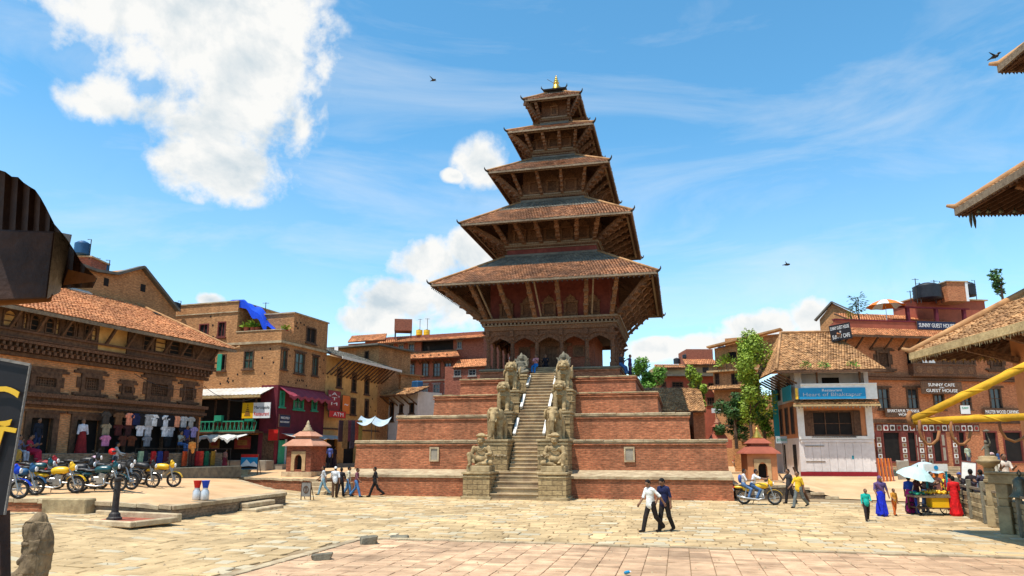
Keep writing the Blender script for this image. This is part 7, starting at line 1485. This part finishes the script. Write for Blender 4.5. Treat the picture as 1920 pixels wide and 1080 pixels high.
for (a,b) in zip(P[:-1],P[1:]): 
    i=P.index(a); y0=2.35+.02*(i%2); y1=2.35+.02*((i+1)%2)
    bm_.quad(K(a[0],a[1],y0+.35),K(b[0],b[1],y1+.35),K(b[0],b[1],y1-.9),K(a[0],a[1],y0-.9)); bm_.quad(K(a[0],a[1],y0+.35),K(b[0],b[1],y1+.35),K(b[0]-8,min(540,b[1]+142),y1+.4),K(a[0]-8,min(540,a[1]+142),y0+.4))
bm_.build('rusty_sheet','rust',kx); bm_=MB(); bm_.hexa([K(-60,578,2.5),K(95,566,2.5),K(95,566,2.7),K(-60,578,2.7),K(-60,562,2.5),K(100,552,2.5),K(100,552,2.7),K(-60,562,2.7)]); bm_.hexa([K(118,535,2.6),K(178,528,2.6),K(178,528,2.7),K(118,535,2.7),K(128,505,2.6),K(182,518,2.6),K(182,518,2.7),K(128,505,2.7)]); bm_.build('lower_batten','rust_orange',kx)
sb=empty('tilted_sign',D(10,960,3.),0,'dark tilted sign with big yellow letters at the left edge','sign'); O=D(10,960,3.)
mb=MB(); mb.hexa([K(-70,975,3.0),K(8,965,3.0),K(8,965,3.05),K(-70,975,3.05),K(-70,660,3.0),K(56,684,3.0),K(56,684,3.05),K(-70,660,3.05)]); mb.build('panel','sign_black',sb); mb=MB(); mb.bar(K(57,684,2.99),K(9,965,2.99),.004,.012); mb.bar(K(57,684,2.99),K(-70,660,2.99),.004,.012); mb.build('edge','weathered_board',sb)
text('C',.3,'yellow',sb,K(-8,760,2.985),rot=(R(90),R(10),0),width=.17,height=.17,ext=.002); text('T',.3,'yellow',sb,K(-4,832,2.985),rot=(R(90),R(10),0),width=.12,height=.15,ext=.002)
mb=MB(); mb.bar(K(-8,960,3.06),K(-4,1500,3.06),.08,.06); mb.build('post','rust',sb)
hk=empty('hook_rack',D(1707,787,2.5),0,'yellow rope wrapped iron rack with hooks at the right edge','rack'); O=D(1707,787,2.5)
def rope(P,rad,nm,mat='rope_yellow'):
    mb=MB(); mb.tube(P,rad,10); o=mb.build(nm,mat,hk,smooth=True); L=sum((Vector(b)-Vector(a)).length for a,b in zip(P[:-1],P[1:])); m=MB(); n=int(L/.03)
    if nm=='bar':
        pts=[]; a=Vector(P[0]); b=Vector(P[-1]); d=(b-a).normalized(); u=d.orthogonal().normalized(); w=d.cross(u)
        for i in range(n*8+1): t=i/(n*8); an=t*n*1.2; pts.append(a.lerp(b,t)+(u*cos(an)+w*sin(an))*rad*.93)
        m.tube(pts,rad*.26,5); m.build('rope_winding',mat,o,smooth=True)
rope([K(1712,788,2.5),K(1960,668,2.35)],.0135,'bar'); rope([K(1712,790,2.5),K(1960,780,2.35)],.0125,'bar')
rope([K(1706,772,2.5),K(1702,782,2.49),K(1706,794,2.49),K(1714,800,2.5)],.007,'ring','rust_orange')
for px in (1724,1783,1872):
    s=1 if px<1800 else 1.25; Pq=[(px,788),(px,806),(px+4,822),(px+14*s,833),(px+24*s,833),(px+34*s,824),(px+37*s,808)] if px<1800 else [(px,784),(px+4,806),(px+14,822),(px+30,828),(px+46,822),(px+60,808)]
    rope([K(a,b,2.45) for a,b in Pq],.005,'hook','rust_orange')
pk=K(2150,700,2.4); mb=MB(); mb.bar(K(1955,672,2.35),pk,.035,.035); mb.bar(K(1955,781,2.35),pk,.035,.035); mb.build('bracket_arm','iron',hk); mb=MB(); mb.bar(pk+Vector((0,.05,1.2)),pk+Vector((0,.05,-2.9)),.12,.12); mb.build('wall_post','wood',hk)

# pebbles and crumbs of brick lying about
mb=MB()
for i in range(380):
    px=ru(0,1920); py=ru(945,1085); q=G(px,py)
    if LT.inside(q.x,q.y) or RT.inside(q.x,q.y): continue
    s_=ru(.012,.045); z=gz(q.x,q.y)+.012; V=[(q.x+s_*ru(.6,1.2)*cos(a),q.y+s_*ru(.6,1.2)*sin(a),z-.01) for a in (0,1.5,3.1,4.6)]; mb.add(V+[(q.x+ru(-.3,.3)*s_,q.y+ru(-.3,.3)*s_,z+s_*.8)],[(0,1,4),(1,2,4),(2,3,4),(3,0,4)])
mb.build('pebbles','coping',label='scattered pebbles and brick crumbs on the paving',cat='pebbles',kind='stuff')

# ================================================ people
SK,TOP,BOT,HAIR,SHOE,EX=range(6)
def person(label,p,rz,h=1.66,top=(220,220,220),bot=(40,36,34),stride=.0,arms=((10,15,8),(-10,15,8)),lean=0.,head=(0,0),sit=None,skirt=False,sleeve='short',vox=.018,hair=(20,16,14),cap=None,shoe=(35,28,25),legs=None,extra=None,shawl=None,fat=1.,skin=None):
    # facing -y in its own frame; arms ((swing,elbow,out) for left and right)
    P=[]; V=Vector; c=lambda a,b,ra,rb,m:P.append(('c',tuple(a),tuple(b),ra,rb,m)); e=lambda q,r,m,a=0,b=0:P.append(('e',tuple(q),r,m,a,b))
    hip=.90; yl=lambda z:-(z-hip)*math.tan(lean)
    if legs is None: legs=((19*stride,5*stride),(-16*stride,24*stride)) if sit is None else ((88,86),(80,80))
    foot=[]
    for s,(th,kn) in zip((-1,1),legs):
        th=R(th); kn=R(kn); H=V((s*.088,0,hip)); K_=H+V((s*.015*(3 if sit is not None else 1),-sin(th),-cos(th)))*.43; A=K_+V((0,-sin(th-kn),-cos(th-kn)))*.41; foot.append(A)
        c(H,K_,.098*fat,.074,BOT); c(K_,A,.076,.066,BOT); f=V((s*.02,-1,0)); sl=-.3 if th-kn<-.5 else 0
        c(A+V((0,.03,-.035)),A+f*.16+V((0,0,-.045+sl*.16)),.042,.036,SHOE)
    e((0,0,.95),(.165*fat,.125*fat,.13),BOT); e((0,yl(1.13),1.12),(.155*fat,.11*fat,.20),TOP); e((0,yl(1.3),1.30),(.185*fat,.115*fat,.17),TOP); c((-.13,yl(1.38),1.385),(.13,yl(1.38),1.385),.065,.065,TOP)
    if sit is None and not skirt: c((0,yl(1.),1.02),(0,yl(.92),.90),.145*fat,.15*fat,TOP)
    hy=yl(1.5)-.02; c((0,yl(1.4),1.40),(0,hy,1.50),.055,.05,SK)
    hx,hp=R(head[0]),R(head[1]); hc=V((0,hy-.02-.05*sin(hp),1.59-.03*abs(sin(hp)))); F=V((sin(hx)*cos(hp),-cos(hx)*cos(hp),-sin(hp))); S=V((cos(hx),sin(hx),0)); U=S.cross(F)*-1
    if U.z<0: U=-U
    e(hc,(.076,.092,.112),SK,hx); c(hc+F*.03-U*.06,hc+F*.055-U*.085,.05,.035,SK); e(hc+F*.098-U*.012,(.014,.016,.022),SK); e(hc+F*.086-U*.058,(.025,.012,.008),SK)
    for s in (-1,1): e(hc+S*s*.077-U*.01,(.014,.02,.03),SK,hx); e(hc+F*.084+S*s*.03+U*.012,(.014,.01,.009),HAIR)
    e(hc-F*.022+U*.03,(.086,.094,.098),HAIR if cap is None else EX,hx); e(hc-F*.05-U*.01,(.078,.06,.08),HAIR,hx)
    if cap is not None: e(hc+F*.07+U*.055,(.07,.07,.012),EX,hx)
    for s,(sw,el,ab) in zip((-1,1),arms):
        sw,el,ab=R(sw),R(el),R(ab); S0=V((s*.185*fat,yl(1.37),1.375)); E_=S0+V((s*sin(ab),-sin(sw)*cos(ab),-cos(sw)*cos(ab)))*.28; W_=E_+V((s*sin(ab)*(.5 if el<R(60) else -.4),-sin(sw+el),-cos(sw+el)))*.24
        c(S0,E_,.056,.044,TOP); c(E_,W_,.043,.030,TOP if sleeve=='long' else SK)
        if sleeve=='short': c(S0.lerp(E_,.6),E_,.044,.042,SK)
        d=(W_-E_).normalized(); sd=d.cross(V((s,0,0.2))).normalized(); Pm=W_+d*.06; c(W_,Pm,.028,.033,SK)
        for i in range(4): b=Pm+sd*(.024*(i-1.5))+d*.02; l=(.055,.065,.06,.045)[i]; m_=b+d*l*.6; c(b,m_,.0095,.009,SK); c(m_,m_+(d*.6+V((-s*.8,0,0))*.5).normalized()*l*.5,.009,.008,SK)
        b=W_+d*.03-sd*.03; c(b,b+(d*.8-sd*.7).normalized()*.055,.0105,.009,SK)
    if skirt:
        z0=min(f.z for f in foot)-.02 if sit is None else .45
        if sit is None: c((0,0,.98),(0,0,.55),.15,.19,BOT); c((0,0,.55),(0,0,z0+.06),.185,.235,BOT); [c((.2*cos(q*.9),.2*sin(q*.9),.5),(.245*cos(q*.9),.245*sin(q*.9),z0+.04),.02,.028,BOT) for q in range(7)]
        else: c((0,-.05,.92),(0,-.42,.86),.17,.16,BOT); c((0,-.42,.84),(0,-.45,.5),.16,.17,BOT)
    if shawl: c((-.17,yl(1.3)-.08,1.36),(.12,-.10,1.0),.07,.06,EX); c((.17,.07,1.36),(-.1,.10,1.0),.07,.07,EX); e(hc+U*.03-F*.02,(.096,.105,.115),EX,hx); c(hc-F*.05-U*.05,(0,.08,1.2),.09,.13,EX)
    if extra=='bag': e((0,.17,1.20),(.15,.09,.22),EX); c((-.12,.12,1.36),(-.13,-.10,1.30),.02,.02,EX); c((.12,.12,1.36),(.13,-.10,1.30),.02,.02,EX)
    dz=-min(f.z-.08 for f in foot) if sit is None else -.80
    k=h/1.70; P=[(q[0],)+tuple((tuple((np.array(x)+(0,0,dz))*k) if isinstance(x,tuple) and len(x)==3 and j in ((1,2) if q[0]=='c' else (1,)) else (tuple(np.array(x)*k) if isinstance(x,tuple) else (x*k if (q[0]=='c' and j in (3,4)) else x))) for j,x in enumerate(q) if j) for q in P]
    z=sit if sit is not None else 0
    mats=['skin' if skin is None else cloth(skin),cloth(top),cloth(bot),cloth(hair),cloth(shoe),cloth(cap or shawl or (60,90,160) if not isinstance(extra,tuple) else extra)]
    return body_obj('person',P,mats,vox,.022,None,(p[0],p[1],p[2]+z),rz,label=label,cat='person')
LF,RG,FW,AW=R(-90),R(90),0,R(180)
def gp(px,py): q=G(px,py); return Vector((q.x,q.y,gz(q.x,q.y)+.012))
def lt(px,py): return onT(px,py,LT)
def rt(px,py): return onT(px,py,RT)
WK=((24,22,7),(-22,14,7)); KW=((-22,14,7),(24,22,7)); STD=((4,8,7),(-3,10,7)); FD=((30,85,5),(30,85,5))
person('man in white shirt and dark trousers striding left across the square',gp(1222,998),R(-58),1.68,(232,230,222),(38,30,28),1.15,((20,20,6),(-38,8,26)),.08,(10,24),vox=.013)
person('man in navy shirt looking down beside the man in white',gp(1248,997),R(-50),1.70,(32,36,72),(34,30,30),.75,((6,20,6),(-10,14,9)),.07,(-10,30),vox=.013)
person('man in pale shirt and light jeans at the left of the walking group',gp(605,930),R(-70),1.66,(205,205,205),(130,165,180),1.0,WK)
person('man in white cap and brown trousers walking away in the group',gp(627,934),R(195),1.70,(222,222,222),(85,58,38),.6,KW,cap=(225,222,215))
person('dark dressed person half hidden behind the man in the white cap',gp(638,932),R(170),1.62,(38,34,38),(30,28,32),.8,WK)
person('man in cream shirt and blue jeans in the walking group',gp(652,931),R(100),1.68,(222,212,180),(90,135,180),.7,STD)
person('person in mauve shirt and blue jeans at the right of the group',gp(668,932),R(80),1.62,(125,75,85),(75,120,170),1.1,WK)
person('man dressed in black walking past the left plinth',gp(703,932),R(-80),1.70,(32,28,30),(26,24,26),1.3,((30,50,6),(-24,20,8)),.03)
# rider and passenger on the yellow bike
f=gp(1447,947); b=gp(1403,946); d=(f-b); d.z=0; d.normalize(); rb=copy_tree(BIKE['yellow']); rb.location=f-d*1.27; rb.rotation_euler=(0,0,math.atan2(d.y,d.x)); tag(rb,'yellow motorcycle being ridden past the right end of the plinth','motorcycle'); rb['group']='ridden motorcycle'; del rb['group']
hd=math.atan2(d.x,-d.y); bp=Vector(rb.location)
person('rider in white shirt steering the yellow motorcycle',bp+d*.42,hd,1.68,(225,226,230),(70,100,140),sit=.80,legs=((62,88),(62,88)),arms=((66,16,14),(66,16,14)),lean=.30,hair=(30,30,36),vox=.016)
person('pillion passenger with blue backpack on the yellow motorcycle',bp+d*.02,hd,1.62,(205,196,188),(90,120,160),sit=.84,legs=((60,80),(60,80)),arms=((30,60,8),(30,60,8)),lean=.05,extra='bag',vox=.016)
person('man in dark grey shirt walking left behind the man in yellow',gp(1482,945),R(-75),1.68,(62,58,56),(34,28,28),.7,((40,100,4),(-10,14,8)))
person('man in yellow shirt and grey trousers walking left',gp(1500,953),R(-62),1.68,(235,190,45),(110,115,112),1.2,((26,24,10),(-14,14,7)))
person('small boy in turquoise sweater and dark trousers',gp(1627,977),R(-12),1.16,(25,165,150),(48,36,36),.7,((6,30,8),(20,60,4)),sleeve='long',vox=.013,fat=1.08)
person('woman in bright blue sari with patterned shawl holding a child',gp(1655,968),R(-5),1.55,(88,72,120),(24,44,190),.2,((14,40,12),(4,14,12)),skirt=True,shawl=(105,75,110),vox=.015,fat=1.15)
person('small child in orange shorts and yellow shirt beside the sari woman',gp(1679,967),R(10),1.05,(190,130,45),(222,110,45),.35,((30,30,14),(-4,10,10)),vox=.013,legs=((8,3),(-8,12)))
# crowd round the cart
person('person in maroon under the pale umbrella left of the cart',gp(1722,965),R(35),1.60,(62,26,36),(30,60,140),.2,((60,70,6),(20,60,6)),sleeve='long',lean=.1)
person('woman in magenta and blue behind the umbrella',gp(1709,963),R(120),1.52,(28,70,165),(165,25,105),0,STD,skirt=True)
person('man in jeans leaning over the left end of the cart',gp(1737,962),R(75),1.64,(40,32,34),(48,72,110),.2,FD,lean=.2,sleeve='long')
person('dark dressed buyer behind the cart at left',gp(1748,954),R(20),1.62,(30,34,34),(30,30,34),0,FD,lean=.12,sleeve='long')
person('person in pale pink behind the heaped fruit',gp(1762,951),R(5),1.56,(190,130,120),(60,50,60),0,FD)
person('child in yellow shirt behind the fruit cart',gp(1777,950),R(-10),1.45,(225,205,60),(60,60,70),0,FD)
person('woman in long red dress seen from behind beside the cart',gp(1794,968),R(160),1.55,(215,25,28),(205,20,25),0,((10,40,6),(10,40,6)),skirt=True,vox=.015)
person('man in blue cap and dark coat behind the woman in red',gp(1806,958),R(-60),1.62,(34,30,36),(40,36,40),0,FD,sleeve='long',cap=(35,85,165))
person('person in crimson beside the blue capped man',gp(1787,957),R(150),1.55,(165,22,30),(120,20,28),0,STD,skirt=True)
for i,(px,py,t,nm) in enumerate(((1834,968,(45,36,40),'charcoal'),(1854,972,(62,54,66),'slate grey'),(1868,974,(40,44,70),'dark navy'))):
    q=G(px,py+6); person('person in %s sitting with their back against the stone wall'%nm,Vector((q.x+.5,q.y+.9,.55)),AW+.4*i,1.64,t,(40,36,40),sit=.45,legs=((80,80),(84,84)),arms=FD,sleeve='long')
person('man in white cap looking over the bell frame lintel',G(1887,1001)+Vector((1.6,2.6,.85)),R(-30),1.66,(226,222,206),(90,80,70),0,FD,cap=(222,190,190)); person('man in pale shirt right of the white capped man',G(1905,1001)+Vector((1.9,2.9,.80)),R(-10),1.66,(220,205,190),(80,80,84),0,FD)
b=SG.A+SG.e*S(1804,840)[0]+SG.n*-.5; person('person in grey trousers standing in the guest house doorway',Vector((b.x,b.y,.85+.5)),R(0),1.66,(165,175,150),(95,98,108),0,STD)
b=SG.A+SG.e*S(1862,850,-2)[0]+SG.n*-2.4; person('person in blue jacket near the carving shop',Vector((b.x,b.y,1.0)),R(40),1.6,(50,80,120),(50,46,50),.3,STD,sleeve='long')
# on the temple
def tw(u,v,z): return T2W(u,v,z)
person('person in pale green sitting at the temple top beside the left goddess',tw(US-2.1,-4.75,8.32),-YAW+R(10),1.62,(160,180,140),(70,70,80),sit=.06,legs=((80,95),(80,95)),arms=FD)
person('person in pink and bright blue sitting on the temple landing',tw(US-.72,-5.2,8.32),-YAW+R(-15),1.6,(200,130,130),(35,120,190),sit=.04,legs=((70,60),(62,50)),arms=FD)
person('person in black crouching by the temple door',tw(US-.15,-4.5,8.32),-YAW,1.64,(24,24,34),(24,24,34),sit=.1,legs=((85,95),(85,95)),arms=FD,sleeve='long')
person('person in blue jeans sitting on the right edge of the temple platform',tw(5.0,-4.4,8.32),-YAW+R(60),1.66,(45,48,60),(55,95,145),sit=.02,legs=((55,40),(60,45)),arms=FD,sleeve='long')
person('person in purple at the far right edge of the temple platform',tw(5.6,-4.3,7.5),-YAW+R(70),1.6,(62,34,82),(50,32,66),0,STD,sleeve='long')
# left terrace and shop front
fl=lambda px,y,z:LB.A+LB.e*LB.l(px,850,y)[0]+LB.n*y+Vector((0,0,LB.z0+z))
rL=math.atan2(LB.e.y,LB.e.x); OUT=rL
person('woman in orange sitting on the shop ledge at the far left',fl(18,-1.6,.42),OUT+.2,1.56,(190,110,40),(190,140,60),sit=.80,arms=FD,skirt=True)
person('woman in grey patterned shawl sitting on the shop ledge',fl(33,-1.6,.42),OUT+.3,1.58,(110,105,125),(165,170,185),sit=.80,arms=((40,110,5),(30,80,5)),sleeve='long')
person('woman in crimson sitting on the ledge right of the grey shawl',fl(53,-1.6,.42),OUT+.5,1.58,(160,40,60),(165,30,60),sit=.80,arms=FD,skirt=True)
person('man in dark clothes standing in the left doorway',fl(66,-.4,FZ),OUT,1.66,(30,32,42),(40,50,80),0,STD,sleeve='long')
person('man in royal blue shirt sitting behind the yellow motorcycle',lt(109,893)+Vector((0,0,.0)),R(75),1.66,(18,40,175),(50,50,60),sit=.72,arms=STD,legs=((70,70),(70,70)))
person('person wrapped in a long mustard shawl by the ledge',lt(180,890),R(60),1.56,(170,130,60),(165,125,60),0,STD,skirt=True,shawl=(180,138,62))
person('child in pink and white shirt in front of the mustard shawl',lt(175,896),R(190),1.2,(225,190,205),(90,80,110),0,STD)
person('man in light grey shirt and dark helmet behind the motorcycles',lt(213,893),R(120),1.70,(182,180,176),(60,60,66),0,((40,40,6),(30,30,6)),hair=(26,26,30),sleeve='long')
person('vendor in grey shirt and jeans sitting among the shirts',fl(336,-1.0,FZ),OUT+.1,1.62,(150,150,140),(70,100,150),sit=.42,arms=FD)
person('person in indigo behind the seated vendor',fl(347,-.8,FZ),OUT,1.6,(50,55,120),(40,40,60),0,STD)
person('man in orange shirt standing on the ledge with his back turned',fl(359,-2.2,.42),OUT+R(170),1.66,(235,150,70),(70,44,36),0,STD)
q=M1.A+M1.e*M1.l(395,850,-2.5)[0]+M1.n*-2.0
person('woman in pink dress walking past the carpets',lt(420,884),R(140),1.5,(205,140,120),(150,50,60),.5,STD,skirt=True)
person('person in deep purple sitting below the red carpet',Vector((q.x,q.y,z2+.0)),0,1.55,(60,30,66),(40,26,46),sit=.5,arms=FD,sleeve='long')
q=S2.A+S2.e*S2.l(616,850,-1.6)[0]+S2.n*-1.7; person('man in blue shirt standing at the shawl shop with his back turned',Vector((q.x,q.y,z2)),AW+.4,1.66,(88,105,175),(28,28,40),.2,STD)
q=S2.A+S2.e*S2.l(627,850,-1.5)[0]+S2.n*-1.5; person('dark dressed woman beside the man in blue at the shawl shop',Vector((q.x,q.y,z2)),AW-.5,1.58,(48,38,44),(44,36,50),0,STD,skirt=True)
for i,(px,py) in enumerate(((1381,872),(1393,868),(1404,872))):
    person(('person in red scarf','person in white shirt','person in pale blue')[i]+' standing among the motorcycles in the lane',rt(px,py+6),R(200-60*i),1.62,((190,70,60),(215,215,220),(170,180,200))[i],(70,66,72),0,STD)
# umbrellas held over the cart crowd
u1=G(1722,965); parasol(Vector((u1.x-.15,u1.y+.05,.85)),.72,1.15,'umbrella','umbrella','pale mint umbrella held low in front of the cart',8,'umbrella',.3,.5,1.15); u2=G(1738,952); parasol(Vector((u2.x+.1,u2.y+.1,.95)),.78,1.15,'umbrella','tarp_blue','second pale umbrella behind the mint one',8,'umbrella',.1,.2,1.1)
